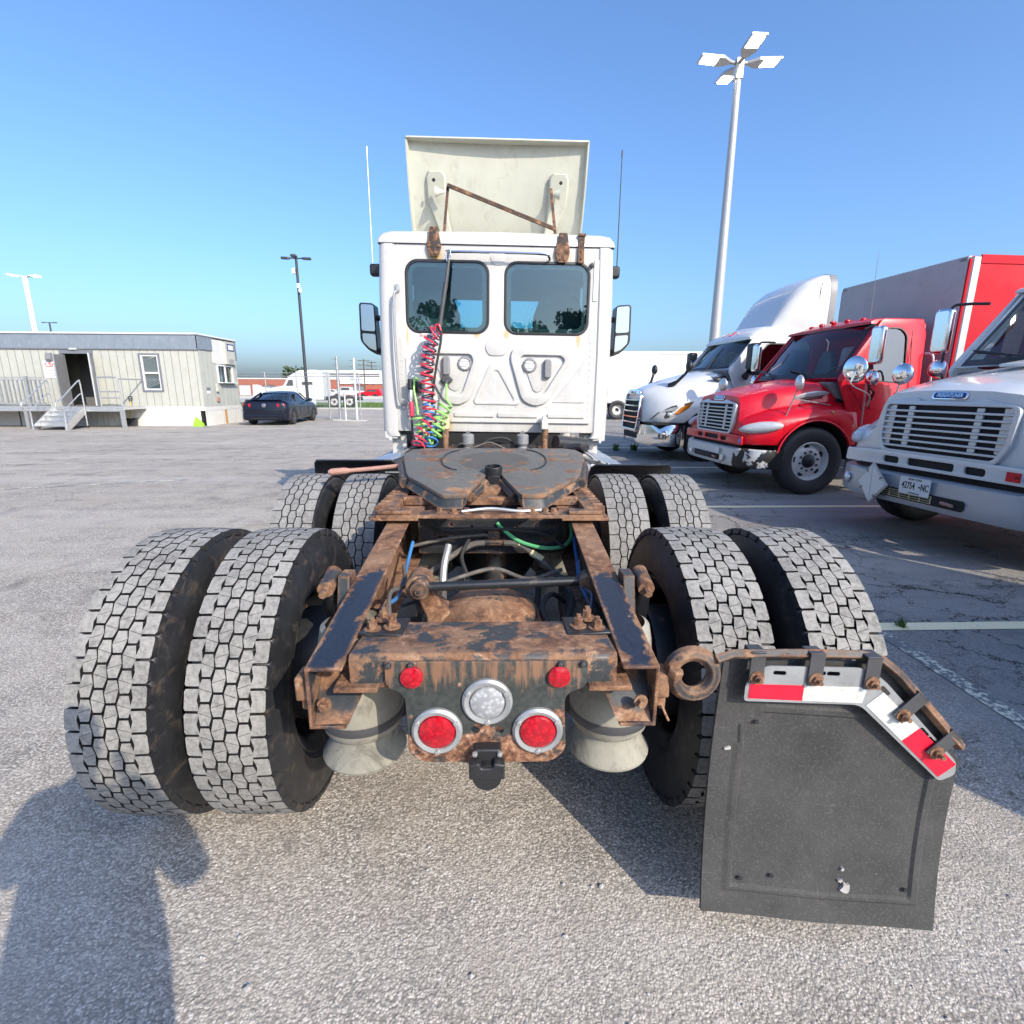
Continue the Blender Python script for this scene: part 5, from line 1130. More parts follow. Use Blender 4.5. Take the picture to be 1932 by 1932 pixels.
# bonnet, front wheels: mostly hidden behind the cab
m = TB(); m.loft([[(-w_, y, 0.75), (-w_, y, z - 0.15), (-w_ * 0.8, y, z), (w_ * 0.8, y, z), (w_, y, z - 0.15), (w_, y, 0.75)] for y, z, w_ in ((6.97, 1.85, 0.98), (7.6, 1.78, 1.02), (8.4, 1.6, 1.05), (8.9, 1.3, 0.95), (9.0, 0.9, 0.9))]); m.build('bonnet', 'white_paint', T, smooth=40, bevel=0.03)
for sg in (-1, 1):
    wh = bpy.data.objects.new('wheel', RIM); COL.objects.link(wh); wh.parent = T; wh.location = (sg * 1.03, 8.0 - 1.845, 0.505); wh.rotation_euler = (0, PI if sg < 0 else 0, 0)
    for nm, me in (('tyre', TY), ('tread', TREADS['hex'])):
        c = bpy.data.objects.new(nm, me); COL.objects.link(c); c.parent = wh
# ------------------------------------------------------------------ parked trucks (local x runs from the bumper back, -y is the driver's side)
def FRONT(x, tilt=0.0): return frame((x, 0, 0), (0, -1, 0), (tilt, 0, 1))
STEER = None
def steer_wheel_meshes():
    m = MB(); pr = [(0.285, -0.09), (0.30, -0.105), (0.33, -0.118), (0.40, -0.132), (0.45, -0.130), (0.485, -0.117), (0.500, -0.100), (0.506, -0.085), (0.499, -0.082), (0.499, -0.074), (0.508, -0.07), (0.509, -0.030), (0.500, -0.027), (0.500, -0.019), (0.510, -0.016)]
    m.lathe(pr + [(r, -h) for r, h in pr[::-1]], 72, 'y'); ty = m.mesh('tyre'); ty.materials.append(MATS['clean_rubber'])
    m = MB(); m.lathe([(0.286, -0.09), (0.292, -0.10), (0.282, -0.105), (0.272, -0.09), (0.262, -0.06), (0.245, -0.02), (0.20, -0.045), (0.175, -0.055), (0.12, -0.058), (0.10, -0.05)], 48, 'y')
    m.lathe([(0.286, -0.09), (0.27, 0.0), (0.286, 0.09)], 40, 'y'); rim = m.mesh('rim'); rim.materials.append(MATS['white_paint'])
    m = MB(); m.lathe([(0.10, -0.05), (0.095, -0.075), (0.072, -0.085), (0.07, -0.11), (0.05, -0.125), (0.001, -0.127)], 32, 'y'); hub = m.mesh('hub'); hub.materials.append(MATS['black_paint'])
    m = MB(); m.lathe([(0.017, -0.057), (0.017, -0.078), (0.010, -0.09), (0.001, -0.092)], 8, 'y'); nut = m.mesh('wheel_nut'); nut.materials.append(MATS['dark_grey'])
    m = MB(); m.lathe([(0.036, -0.026), (0.001, -0.0262)], 16, 'y'); hole = m.mesh('hand_hole'); hole.materials.append(MATS['void_black'])
    for q in (ty, rim, hub, nut, hole): 
        bm = bmesh.new(); bm.from_mesh(q); bmesh.ops.recalc_face_normals(bm, faces=bm.faces); bm.to_mesh(q); bm.free()
        q.shade_smooth(); q.set_sharp_from_angle(angle=R(40))
    return ty, rim, hub, nut, hole
SW = steer_wheel_meshes()
def road_wheel(root, x, y, r=0.505, turn=0.0):
    ty, rim, hub, nut, hole = SW
    wh = bpy.data.objects.new('wheel', rim); COL.objects.link(wh); wh.parent = root; wh.location = (x, y, r); s = r / 0.51
    wh.scale = (s, s, s); wh.rotation_euler = (0, 0, (PI if y > 0 else 0) + turn)
    def sub(nm, me, loc=(0, 0, 0), sc=None):
        c = bpy.data.objects.new(nm, me); COL.objects.link(c); c.parent = wh; c.location = loc
        if sc: c.scale = sc
    sub('tyre', ty); sub('hub', hub)
    if y < 0:
        for k in range(10): a = 2 * PI * k / 10 + 0.2; sub('wheel_nut', nut, (0.143 * math.cos(a), 0, 0.143 * math.sin(a)))
        for k in range(5): a = 2 * PI * k / 5 + 0.5; sub('hand_hole', hole, (0.215 * math.cos(a), -0.016, 0.215 * math.sin(a)), (1.15, 1, 1.15))
    return wh
def half_loft(root, name, stations, prof, mat, smooth=45, y_shift=0.0, caps=True, par=None):
    """mirrored body shell: prof(x) gives (y, z) from the sill up to the centre line"""
    m = MB(); secs = []
    for x in stations:
        h = prof(x); xs = [(q[2] if len(q) > 2 else x) for q in h]
        secs.append([(xx, -q[0], q[1]) for q, xx in zip(h, xs)] + [(xx, q[0], q[1]) for q, xx in list(zip(h, xs))[-2::-1]])
    m.loft(secs, closed=False, caps=False)
    n = len(secs[0])
    if caps:
        m.f.append(list(range(n))); m.mi.append(0)
        m.f.append([(len(secs) - 1) * n + j for j in range(n)]); m.mi.append(0)
    return m.build(name, mat, par or root, smooth=smooth)
def sweep_bumper(root, name, plan, z0, z1, mat, lean=0.02):
    m = MB(); full = [(x, -y) for x, y in plan[::-1]] + [(x, y) for x, y in plan if y > 0]
    def sec(x, y): return [(x + 0.09, y * 0.985, z0), (x + 0.012, y, z0), (x - 0.006, y, z0 + 0.05), (x, y, (z0 + z1) / 2), (x + lean * 0.5, y, z1 - 0.02), (x + lean + 0.02, y, z1), (x + 0.10, y * 0.985, z1)]
    m.loft([sec(x, y) for x, y in full], closed=True, caps=True); return m.build(name, mat, root, smooth=40)
def grid_panel(root, name, fn, nu, nv, mat, hole=None, thick=0.0, par=None, smooth=60):
    m = MB(); vs = [fn(i / nu, j / nv) for j in range(nv + 1) for i in range(nu + 1)]
    fs = []
    for j in range(nv):
        for i in range(nu):
            if hole and hole[0] <= i < hole[1] and hole[2] <= j < hole[3]: continue
            fs.append((j * (nu + 1) + i, j * (nu + 1) + i + 1, (j + 1) * (nu + 1) + i + 1, (j + 1) * (nu + 1) + i))
    m.add(vs, fs); return m.build(name, mat, par or root, smooth=smooth, fix=False)

def medium_truck(name, loc, rz, label, body, bumper, white_face, box=None):
    t = empty(name, loc, rz, label, 'truck')
    # chassis
    for y in (-0.43, 0.43):
        m = MB(); m.span(0.35, 8.2 if box else 7.0, y - 0.04, y + 0.04, 0.62, 0.88); m.build('frame_rail', 'black_paint', t)
    m = MB(); m.span(0.45, 1.9, -0.42, 0.42, 0.55, 1.25); m.tube([(1.05, -0.95, 0.50), (1.05, 0.95, 0.50)], 0.06, 10); m.build('engine', 'void_black', t)
    # bonnet with wheel arches
    T_ = dict(ye=[(0.10, 0.90), (0.20, 1.02), (0.45, 1.13), (1.08, 1.19), (1.65, 1.17), (1.78, 1.13)],
              zf=[(0.10, 1.02), (0.25, 1.10), (0.5, 1.19), (1.08, 1.29), (1.65, 1.32), (1.78, 1.32)],
              yh=[(0.10, 0.64), (0.25, 0.69), (0.6, 0.76), (1.08, 0.84), (1.78, 0.98)],
              zh=[(0.10, 1.41), (0.25, 1.45), (0.6, 1.52), (1.08, 1.60), (1.78, 1.68)],
              zc=[(0.10, 1.465), (0.25, 1.52), (0.6, 1.60), (1.08, 1.70), (1.78, 1.79)])
    def prof(x):
        ye, zf, yh, zh, zc = (interp(T_[k], x) for k in ('ye', 'zf', 'yh', 'zh', 'zc'))
        zb = 0.745
        if abs(x - 1.08) < 0.58: zb = max(zb, 0.53 + math.sqrt(0.58 ** 2 - (x - 1.08) ** 2))
        zb = min(zb, zf - 0.11)
        q = [(ye - 0.02, zb), (ye, zb + 0.02), (ye + 0.004, zb + 0.5 * (zf - 0.10 - zb)), (ye - 0.012, zf - 0.10), (ye - 0.06, zf - 0.03), (ye - 0.13, zf + 0.015), (yh + 0.075, zf + 0.07), (yh + 0.045, (zf + zh) / 2 + 0.04), (yh, zh - 0.02), (yh - 0.06, zh + 0.02), (yh * 0.55, (zh + zc) / 2 + 0.018), (0.0, zc)]
        k = max(0.0, 1 - (x - 0.10) / 0.5)
        return [(y, z, x + k * 0.07 * (z - 0.745)) for y, z in q]
    st = [0.10, 0.13, 0.18, 0.25, 0.35, 0.45, 0.50, 0.51, 0.54, 0.60, 0.68, 0.78, 0.9, 1.0, 1.08, 1.16, 1.26, 1.38, 1.48, 1.56, 1.62, 1.65, 1.66, 1.72, 1.78]
    bn = half_loft(t, 'bonnet', st, prof, body)
    # arch lining
    for s_ in (-1, 1):
        m = MB(); ra = 0.57
        m.loft([[(1.08 + ra * math.cos(a), s_ * 1.15, 0.53 + ra * math.sin(a)), (1.08 + ra * math.cos(a), s_ * 0.72, 0.53 + ra * math.sin(a))] for a in [PI * k / 14 for k in range(15)]], closed=False, caps=False)
        m.build('arch_lining', 'void_black', t)
    for s_ in (-1, 1):
        m = MB(); m.tube([(1.08 + 0.585 * math.cos(a), s_ * 1.185, 0.53 + 0.585 * math.sin(a)) for a in [PI * (0.06 + 0.88 * k / 18) for k in range(19)]], 0.014, 6); m.build('arch_lip', body, bn)
        m = MB(); m.ball((0.30, s_ * 1.035, 1.00), (0.30, 0.075, 0.085), 24, rot=(0, R(-8), s_ * R(32))); hl = m.build('headlamp', 'lamp_base', t)
        m = MB(); m.ball((0.296, s_ * 1.042, 1.00), (0.298, 0.088, 0.083), 24, rot=(0, R(-8), s_ * R(32))); m.build('lamp_cover', 'lens_cover', hl)
        for q_, (hx, hy, hz, hr) in enumerate(((0.20, 1.008, 0.995, 0.060), (0.335, 1.105, 1.010, 0.062), (0.445, 1.145, 1.025, 0.045))):
            m = MB(); m.ball((hx, s_ * hy, hz), (hr, 0.028, hr * 0.98), 16, rot=(0, 0, s_ * R(32))); m.build('bulb_bowl', 'chrome', hl)
        # side vent in the bonnet
        m = MB(); m.ball((1.12, s_ * 0.90, 1.455), (0.26, 0.02, 0.075), 20, rot=(s_ * R(-24), R(-8), s_ * R(9))); vn = m.build('side_vent', 'grille_silver', bn)
        for k in range(4):
            m = MB(); m.box((1.12, s_ * (0.918 + (1.5 - k) * 0.008), 1.42 + 0.024 * k), (0.38 - abs(k - 1.5) * 0.07, 0.012, 0.010), rot=(0, R(-8), s_ * R(9))); m.build('vent_slat', 'void_black', vn)
        m = MB(); m.lathe([(0.028, 0), (0.022, 0.012), (0.001, 0.014)], 12, 'z', M=Matrix.Translation((1.30, s_ * 1.16, 1.23)) @ Matrix.Rotation(-s_ * R(70), 4, 'X')); m.build('marker_lamp', 'lens_amber', bn)
        # bonnet mirror on its stalk
        m = MB(); m.tube([(0.62, s_ * 1.08, 1.13), (0.70, s_ * 1.12, 1.42), (0.74, s_ * 1.13, 1.60)], 0.010, 8); m.tube([(1.32, s_ * 1.05, 1.33), (0.70, s_ * 1.12, 1.42)], 0.008, 8)
        hm = m.build('bonnet_mirror', 'grey_plastic', t)
        m = MB(); m.ball((0.75, s_ * 1.13, 1.64), (0.05, 0.115, 0.115), 18, rot=(0, 0, s_ * R(12))); m.build('mirror_head', 'chrome' if white_face else 'aluminium', hm)
        m = MB(); m.box((1.52, s_ * 1.02, 1.375), (0.22, 0.03, 0.04), rot=(0, R(18), 0)); m.build('hood_latch', 'black_plastic', bn)
    # grille
    gf = frame((0.052, 0, 0), (0, -1, 0), (0.07, 0, 1))
    go = round_poly([(-0.555, 0.865), (0.555, 0.865), (0.625, 1.01), (0.635, 1.33), (0.30, 1.395), (0.25, 1.365), (-0.25, 1.365), (-0.30, 1.395), (-0.635, 1.33), (-0.625, 1.01)], 0.05)
    gi = round_poly([(-0.525, 0.895), (0.525, 0.895), (0.585, 1.02), (0.59, 1.325), (-0.59, 1.325), (-0.585, 1.02)], 0.05)
    gr = plate('grille', go, [gi], 0.05, gf, 'grille_silver', t, 0.006)
    m = MB(gf); m.prism(gi, 'z', 0.003, 0.012); m.build('grille_backing', 'void_black', gr)
    nb = 7
    for k in range(nb):
        z = 0.935 + k * (1.325 - 0.935) / nb; hw = interp([(0.89, 0.53), (1.02, 0.585), (1.4, 0.59)], z)
        m = MB(gf); m.prism([(-hw, z - 0.010), (hw, z - 0.010), (hw, z + 0.010), (-hw, z + 0.010)], 'z', 0.020, 0.046); m.build('grille_bar', 'grille_silver', gr, bevel=0.004)
        for u in (-0.32, 0.32):
            m = MB(gf); m.prism(rrect(u - 0.03, u + 0.03, z + 0.012, z + 0.044, 0.006), 'z', 0.018, 0.034); m.build('grille_block', 'grille_silver', gr)
    for u0, u1 in ((-0.585, -0.50), (0.50, 0.585)):
        m = MB(gf); m.prism([(u0, 0.96), (u1, 0.92), (u1, 1.32), (u0, 1.32)] if u0 > 0 else [(u0, 0.96), (u1, 0.92), (u1, 1.32), (u0, 1.32)], 'z', 0.014, 0.022); m.build('grille_post', 'grille_silver', gr)
    # badge
    bf = frame((0.085, 0, 0), (0, -1, 0), (0.30, 0, 1)) @ Matrix.Translation((0, 1.41, 0.0))
    bf = Matrix.Translation((0.148, 0, 1.415)) @ Matrix.Rotation(R(14), 4, 'Y') @ frame((0, 0, 0), (0, -1, 0), (0, 0, 1))
    bd = plate('badge', rrect(-0.165, 0.165, -0.036, 0.036, 0.030), (), 0.012, bf, 'chrome', t, 0.003)
    m = MB(bf); m.prism(rrect(-0.150, 0.150, -0.026, 0.026, 0.022), 'z', 0.012, 0.0135); m.build('badge_field', 'blue_text', bd)
    text('lettering', 'FREIGHTLINER', 0.046, bf @ Matrix.Translation((0, 0, 0.0138)), 'chrome', bd, sx=0.80, shear=0.2, bold=0.0006)
    # lower apron with three openings
    af = FRONT(0.085, 0.0)
    plate('apron', round_poly([(-0.97, 0.735), (0.97, 0.735), (0.96, 0.865), (0.60, 0.875), (-0.60, 0.875), (-0.96, 0.865)], 0.02), [rrect(-0.23, 0.23, 0.765, 0.835, 0.02), rrect(-0.50, -0.32, 0.765, 0.830, 0.025), rrect(0.32, 0.50, 0.765, 0.830, 0.025)], 0.03, af, body, t, 0.006)
    m = MB(); m.span(0.12, 0.16, -0.8, 0.8, 0.60, 0.86); m.build('radiator', 'void_black', t)
    for (ya, yb) in ((-0.235, 0.235), (-0.505, -0.315), (0.315, 0.505)):
        m = MB(); m.span(0.080, 0.099, ya, yb, 0.762, 0.838); m.build('apron_dark_insert', 'void_black', t)  # black slabs: the shade inside the apron openings, put into the colour
    # bumper
    plan = [(0.0, 0.0), (0.005, 0.45), (0.03, 0.75), (0.085, 0.95), (0.20, 1.12), (0.36, 1.185), (0.52, 1.19)]
    bp = sweep_bumper(t, 'bumper', plan, 0.40, 0.68, bumper)
    m = MB(FRONT(-0.004)); m.prism(rrect(-0.44, 0.44, 0.452, 0.545, 0.03), 'z', 0.0, 0.008); inl = m.build('bumper_intake', 'void_black', bp)
    for k in range(4):
        m = MB(FRONT(-0.012)); m.span(-0.40, 0.14, 0.466 + 0.02 * k, 0.470 + 0.02 * k, 0.0, 0.006); m.build('intake_bar', 'yellow_tag' if white_face else 'dark_grey', inl)
    for k in range(6):
        m = MB(FRONT(-0.012)); m.span(-0.40 + 0.108 * k, -0.394 + 0.108 * k, 0.462, 0.535, 0.0, 0.006); m.build('intake_bar', 'yellow_tag' if white_face else 'dark_grey', inl)
    m = MB(); m.tube([(-0.03, -0.36, 0.492), (-0.02, -0.25, 0.497), (0.05, -0.22, 0.50)], 0.015, 8); m.build('tow_hook', 'pink_rust', bp)
    for s_ in (-1, 1):
        if white_face:
            m = MB(); m.ball((0.075, s_ * 0.935, 0.54), (0.03, 0.085, 0.055), 14, rot=(0, 0, -s_ * R(25))); m.build('fog_lamp', 'lamp_glass', bp)
        else:
            m = MB(FRONT(-0.010)); m.prism(rrect(s_ * 0.56 - 0.045, s_ * 0.56 + 0.045, 0.47, 0.545, 0.012), 'z', 0.0, 0.02); m.build('fog_lamp', 'lamp_glass', bp)
    # cab shell
    def tuck(v): return Vector((v.x, v.y - math.copysign(0.11 * max(0.0, (v.z - 1.62) / 0.8) ** 1.15, v.y), v.z))
    for s_ in (-1, 1):
        Mx = FACE_BACK(-1.115) if s_ < 0 else frame((0, 1.115, 0), (-1, 0, 0), (0, 0, 1))
        fx = (lambda p: p) if s_ < 0 else (lambda p: [(-x, z) for x, z in p])
        outl = fx(round_poly([(1.76, 0.74), (3.0, 0.74), (3.0, 2.30), (2.86, 2.44), (2.32, 2.44), (1.70, 1.70)], [0.02, 0.04, 0.05, 0.05, 0.04, 0.04]))
        win = fx(round_poly([(2.02, 1.70), (2.62, 1.66), (2.70, 1.72), (2.70, 2.24), (2.60, 2.32), (2.40, 2.32)], [0.04, 0.06, 0.06, 0.08, 0.06, 0.05]))
        dw = [q for q in win]
        cs = plate('cab_side', outl, [win], 0.035, Mx, body, t, 0.006, deform=tuck)
        plate('side_window', win, (), 0.004, Mx @ Matrix.Translation((0, 0, 0.016)), 'dark_glass', cs, deform=tuck)
        plate('window_seal', fx(round_poly([(2.00, 1.69), (2.63, 1.645), (2.715, 1.71), (2.715, 2.25), (2.61, 2.335), (2.39, 2.335)], [0.04, 0.06, 0.06, 0.08, 0.06, 0.05])), [win], 0.006, Mx @ Matrix.Translation((0, 0, 0.034)), 'black_plastic', cs, deform=tuck)
        for pth in ([(1.80, 0.76), (1.80, 1.66)], [(2.78, 0.76), (2.78, 2.30)], [(1.80, 1.45), (2.78, 1.45)][:0]):
            if pth:
                m = MB(); m.tube([(x, s_ * (1.1495 - 0.11 * max(0, (z - 1.62) / 0.8) ** 1.15), z) for x, z in [(pth[0][0], pth[0][1] + (pth[1][1] - pth[0][1]) * k / 6) for k in range(7)]], 0.004, 5); m.build('door_gap', 'void_black', cs)
        m = MB(); m.box((2.66, s_ * 1.165, 1.50), (0.14, 0.03, 0.035)); m.build('door_handle', 'black_plastic', cs, bevel=0.008)
        m = MB(); m.span(1.85, 2.75, s_ * 1.02, s_ * 1.17, 0.52, 0.58); m.span(1.85, 2.75, s_ * 0.9, s_ * 1.10, 0.30, 0.72); m.build('step', 'steel_grey', t, bevel=0.01)
        m = MB(); m.tube(smooth_path([(3.02, s_ * 1.08, 2.02), (3.06, s_ * 1.17, 1.99), (3.08, s_ * 1.18, 1.8), (3.08, s_ * 1.18, 1.4), (3.03, s_ * 1.10, 1.33)], 5), 0.016, 8); m.build('grab_handle', 'aluminium', t)
        # door mirrors on tube arms
        m = MB(); m.tube(smooth_path([(2.02, s_ * 1.10, 2.30), (1.96, s_ * 1.30, 2.32), (1.90, s_ * 1.42, 2.30), (1.90, s_ * 1.42, 2.1), (1.90, s_ * 1.42, 1.6), (1.93, s_ * 1.40, 1.52), (2.0, s_ * 1.14, 1.40)], 5), 0.014, 8); m.tube([(1.90, s_ * 1.42, 1.6), (2.05, s_ * 1.14, 1.28)], 0.010, 8)
        dm = m.build('door_mirror', 'black_plastic' if not white_face else 'black_plastic', t)
        m = MB(); m.prism(rrect(s_ * 1.50 - 0.105, s_ * 1.50 + 0.105, 1.86, 2.30, 0.05), 'x', 1.87, 1.96); m.build('mirror_head', 'chrome', dm, bevel=0.03, seg=3)
        m = MB(); m.ball((1.92, s_ * 1.48, 1.70), (0.06, 0.12, 0.10), 16); m.build('spot_mirror', 'chrome', dm)
        if not white_face and s_ < 0:
            m = MB(); m.ball((1.72, s_ * 1.40, 1.80), (0.035, 0.165, 0.165), 20, rot=(0, 0, R(25))); bm_ = m.build('round_mirror', 'chrome', dm)
            m = MB(); m.tube(smooth_path([(1.70, s_ * 1.44, 1.78), (1.62, s_ * 1.5, 1.70), (1.60, s_ * 1.50, 1.60), (1.85, s_ * 1.38, 1.48), (1.80, s_ * 1.25, 1.32)], 4), 0.012, 8); m.tube([(1.9, s_ * 1.42, 1.72), (1.74, s_ * 1.2, 1.05)], 0.013, 8); m.tube([(1.92, s_ * 1.42, 1.66), (2.1, s_ * 1.15, 1.42)], 0.012, 8); m.build('mirror_stay', 'aluminium', dm)
    def wsp(dy, off):
        def fn(u, v):
            y = (-1 + 2 * u); wd = interp([(0, 1.06), (1, 0.94)], v) + dy
            return (1.67 + 0.62 * v + 0.16 * (y * y) * (1 - 0.4 * v) - 0.10 - off, wd * y, 1.70 + 0.70 * v)
        return fn
    grid_panel(t, 'windscreen_frame', wsp(0.05, -0.012), 16, 12, body, (1, 15, 1, 11))
    ws = grid_panel(t, 'windscreen', wsp(-0.06, 0.0), 16, 8, 'clear_glass')
    grid_panel(t, 'windscreen_seal', lambda u, v: wsp(0.0, 0.004)(0.004 + 0.992 * u, 0.02 + 0.96 * v), 32, 24, 'black_plastic', (1, 31, 2, 23), par=ws)
    for yy in (-0.42, 0.42):
        m = MB(); m.tube([(1.58, yy - 0.10, 1.715), (1.62, yy + 0.10, 1.80), (1.66, yy + 0.42, 1.83)], 0.012, 6); m.tube([(1.60, yy - 0.15, 1.765), (1.66, yy + 0.45, 1.85)], 0.008, 6); m.build('wiper', 'black_plastic', t)
    half_loft(t, 'cab_roof', [2.18, 2.24, 2.34, 2.5, 2.75, 2.9, 2.98, 3.0], lambda x: [(0.995, 2.38 if x < 2.95 else 2.32), (0.985, min(2.44, 2.405 + (x - 2.18) * 0.4)), (0.93, 2.405 + 0.055 * min(1, (x - 2.16) * 5)), (0.6, 2.41 + 0.075 * min(1, (x - 2.16) * 5)), (0.0, 2.415 + 0.085 * min(1, (x - 2.16) * 5))], body)
    plate('cab_rear', rrect(-1.10, 1.10, 0.74, 2.42, 0.05), [rrect(-0.75, 0.75, 1.75, 2.2, 0.06)], 0.03, frame((3.0, 0, 0), (0, 1, 0), (0, 0, 1)), body, t, deform=tuck)
    m = MB(); m.span(1.75, 3.0, -1.08, 1.08, 0.74, 1.2); m.build('cab_floor', 'interior', t)
    m = MB(); m.span(1.62, 2.0, -1.02, 1.02, 1.2, 1.66); ds = m.build('dashboard', 'interior', t, bevel=0.06, seg=3)
    m = MB(); m.tube([(2.06 + 0.06 * math.sin(a), -0.5 + 0.21 * math.cos(a), 1.66 + 0.20 * math.sin(a)) for a in [2 * PI * k / 20 for k in range(20)]], 0.016, 6, closed=True); m.build('steering_wheel', 'cowl_rubber', t)
    for yy in (-0.55, 0.55):
        m = MB(); m.loft([[(2.62 + 0.10 * (z - 1.4) + dx, yy + dy * w_, z) for dx, dy in ((-0.06, -1), (0.06, -1), (0.06, 1), (-0.06, 1))] for z, w_ in ((1.2, 0.24), (1.75, 0.25), (1.95, 0.18), (2.1, 0.12), (2.14, 0.10))]); m.span(2.15, 2.65, yy - 0.25, yy + 0.25, 1.15, 1.32); m.build('seat', 'interior', t, bevel=0.03)
    for k in range(5):
        m = MB(); m.ball((2.30 + 0.03 * abs(k - 2), -0.6 + 0.3 * k, 2.495 - 0.01 * abs(k - 2)), (0.055, 0.035, 0.025), 12); m.build('roof_marker', 'lens_amber' if white_face else 'lens_red', t)
    m = MB(); m.tube([(2.5, -0.55, 2.48), (2.42, -0.62, 3.30)], [0.006, 0.002], 6); m.build('aerial', 'grey_plastic', t)
    cab_names = {'cab_side', 'step', 'grab_handle', 'door_mirror', 'windscreen_frame', 'windscreen', 'wiper', 'cab_roof', 'cab_rear', 'cab_floor', 'dashboard', 'steering_wheel', 'seat', 'roof_marker', 'aerial'}
    def fit(v):
        zf = min(1.0, max(0.0, (v.z - 1.25) / 0.40)); xf = min(1.0, max(0.0, (v.x - 1.76) / 0.6))
        k = xf if v.x >= 2.36 else max(zf, xf)
        return Vector((v.x - 0.36 * k, v.y, v.z if v.z < 1.65 else 1.65 + (v.z - 1.65) * 1.14))
    for ch in t.children:
        if ch.name.split('.')[0] in cab_names:
            for ob in [ch] + list(ch.children):
                for v in ob.data.vertices: v.co = fit(v.co)
                ob.data.update()
    road_wheel(t, 1.08, -1.02, turn=0.0); road_wheel(t, 1.08, 1.02)
    for y in (-1.05, -0.72, 0.72, 1.05): road_wheel(t, 6.2, y)
    return t
# red truck with the box body
RT = medium_truck('red_box_truck', (3.52, 8.66, 0), R(4.0), 'red box truck with peeling silver bumper parked between two white trucks', 'red_paint', 'bumper_peeled', False, box=True)
m = MB(); fr = [(2.86 + 0.0, 0)]
bx0, bx1, bw, bz0, bz1 = 2.93, 9.35, 1.27, 1.02, 3.36
sec = rrect(-bw, bw, bz0, bz1, 0.05)
m.loft([[(bx0, y * 0.985, z if z < 3 else z - 0.03) for y, z in sec], [(bx0 + 0.05, y, z) for y, z in sec], [(bx1, y, z) for y, z in sec]], caps=True)
bxo = m.build('box_body', 'red_vinyl', RT, smooth=40)
plate('box_front_panel', rrect(-bw + 0.05, bw - 0.05, bz0 + 0.03, bz1 - 0.06, 0.04), (), 0.02, FRONT(bx0 + 0.004), 'box_grey', bxo)
for s_ in (-1, 1):
    m = MB(); m.loft([[(bx0 - 0.012, s_ * (bw - 0.17), z), (bx0 - 0.012, s_ * (bw - 0.06), z), (bx0 + 0.04, s_ * (bw + 0.006), z), (bx0 + 0.14, s_ * (bw + 0.006), z), (bx0 + 0.14, s_ * (bw - 0.02), z), (bx0 + 0.02, s_ * (bw - 0.17), z)] for z in (bz0, bz1 - 0.02)]); m.build('corner_post', 'galvanised', bxo, smooth=30)
m = MB(); m.span(bx0 - 0.012, bx0 + 0.10, -bw + 0.04, bw - 0.04, bz1 - 0.10, bz1 + 0.006); m.build('front_top_rail', 'box_grey', bxo, bevel=0.02)
for s_ in (-1, 1):
    m = MB(); m.span(bx0 + 0.14, bx1, s_ * (bw - 0.01), s_ * (bw + 0.012), bz1 - 0.10, bz1 + 0.01); m.build('top_rail', 'red_vinyl', bxo)
m = MB(); m.span(bx0, bx1, -0.5, 0.5, 0.88, bz0); m.build('box_subframe', 'black_paint', RT)
for (y, z, w_, h_, mt) in ((-0.92, 0.80, 0.07, 0.065, 'sticker_blue'),):
    m = MB(); m.span(0.05, 0.058, y - w_ / 2, y + w_ / 2, z - h_ / 2, z + h_ / 2); m.build('sticker', mt, RT)
m = MB(FRONT(-0.022)); m.prism(rrect(0.36, 0.46, 0.555, 0.64, 0.005), 'z', 0, 0.004); m.build('bumper_label', 'white_plain', RT)
# white truck, nearest on the right
WT = medium_truck('white_cab_truck', (4.12, 4.88, 0), R(7.5), 'white truck nose with silver bumper and diamond placard cut by the right edge', 'white_gloss', 'silver_paint', True)
WT.scale = (1.055, 1.055, 1.055)
pf = Matrix.Translation((-0.030, 0, 0)) @ frame((0, 0, 0), (0, -1, 0), (0, 0, 1))
lp = plate('licence_plate', rrect(-0.155, 0.155, 0.515, 0.675, 0.012), (), 0.003, pf @ Matrix.Translation((-0.02, 0, 0)), 'white_plain', WT)
L_ = pf @ Matrix.Translation((-0.02, 0, 0.0035))
text('lettering', '42754', 0.088, L_ @ Matrix.Translation((-0.062, 0.594, 0)), 'black_text', lp, sx=0.62, bold=0.0012); text('lettering', 'NC', 0.088, L_ @ Matrix.Translation((0.104, 0.594, 0)), 'black_text', lp, sx=0.62, bold=0.0012)
text('lettering', 'NEW YORK', 0.027, L_ @ Matrix.Translation((0.0, 0.656, 0)), 'black_text', lp); text('lettering', 'COMMERCIAL', 0.020, L_ @ Matrix.Translation((0.0, 0.530, 0)), 'black_text', lp)
m = MB(L_); m.prism([(0.038, 0.592), (0.048, 0.603), (0.060, 0.600), (0.062, 0.588), (0.052, 0.584)], 'z', 0, 0.001); m.build('state_outline', 'black_text', lp)
dm_ = Matrix.Translation((-0.055, 0.46, 0.555)) @ Matrix.Rotation(R(-5), 4, 'Z') @ frame((0, 0, 0), (0, -1, 0), (0, 0, 1)) @ Matrix.Rotation(R(47), 4, 'Z')
pc = plate('placard_holder', rrect(-0.150, 0.150, -0.150, 0.150, 0.02), (), 0.012, dm_, 'galvanised', WT, 0.004)
plate('placard', rrect(-0.128, 0.128, -0.128, 0.128, 0.006), (), 0.004, dm_ @ Matrix.Translation((0, 0, 0.012)), 'white_plain', pc)
for (u, v, a) in ((-0.13, 0.05, 0), (-0.05, -0.13, 90), (0.13, -0.04, 0), (0.04, 0.13, 90)):
    m = MB(dm_); m.box((u, v, 0.020), (0.035, 0.012, 0.008), rot=(0, 0, R(a))); m.build('placard_clip', 'steel_grey', pc)
m = MB(dm_); m.tube([(-0.12, -0.12, 0.017), (0.12, 0.12, 0.017)], 0.0015, 4); m.build('placard_fold', 'steel_grey', pc)
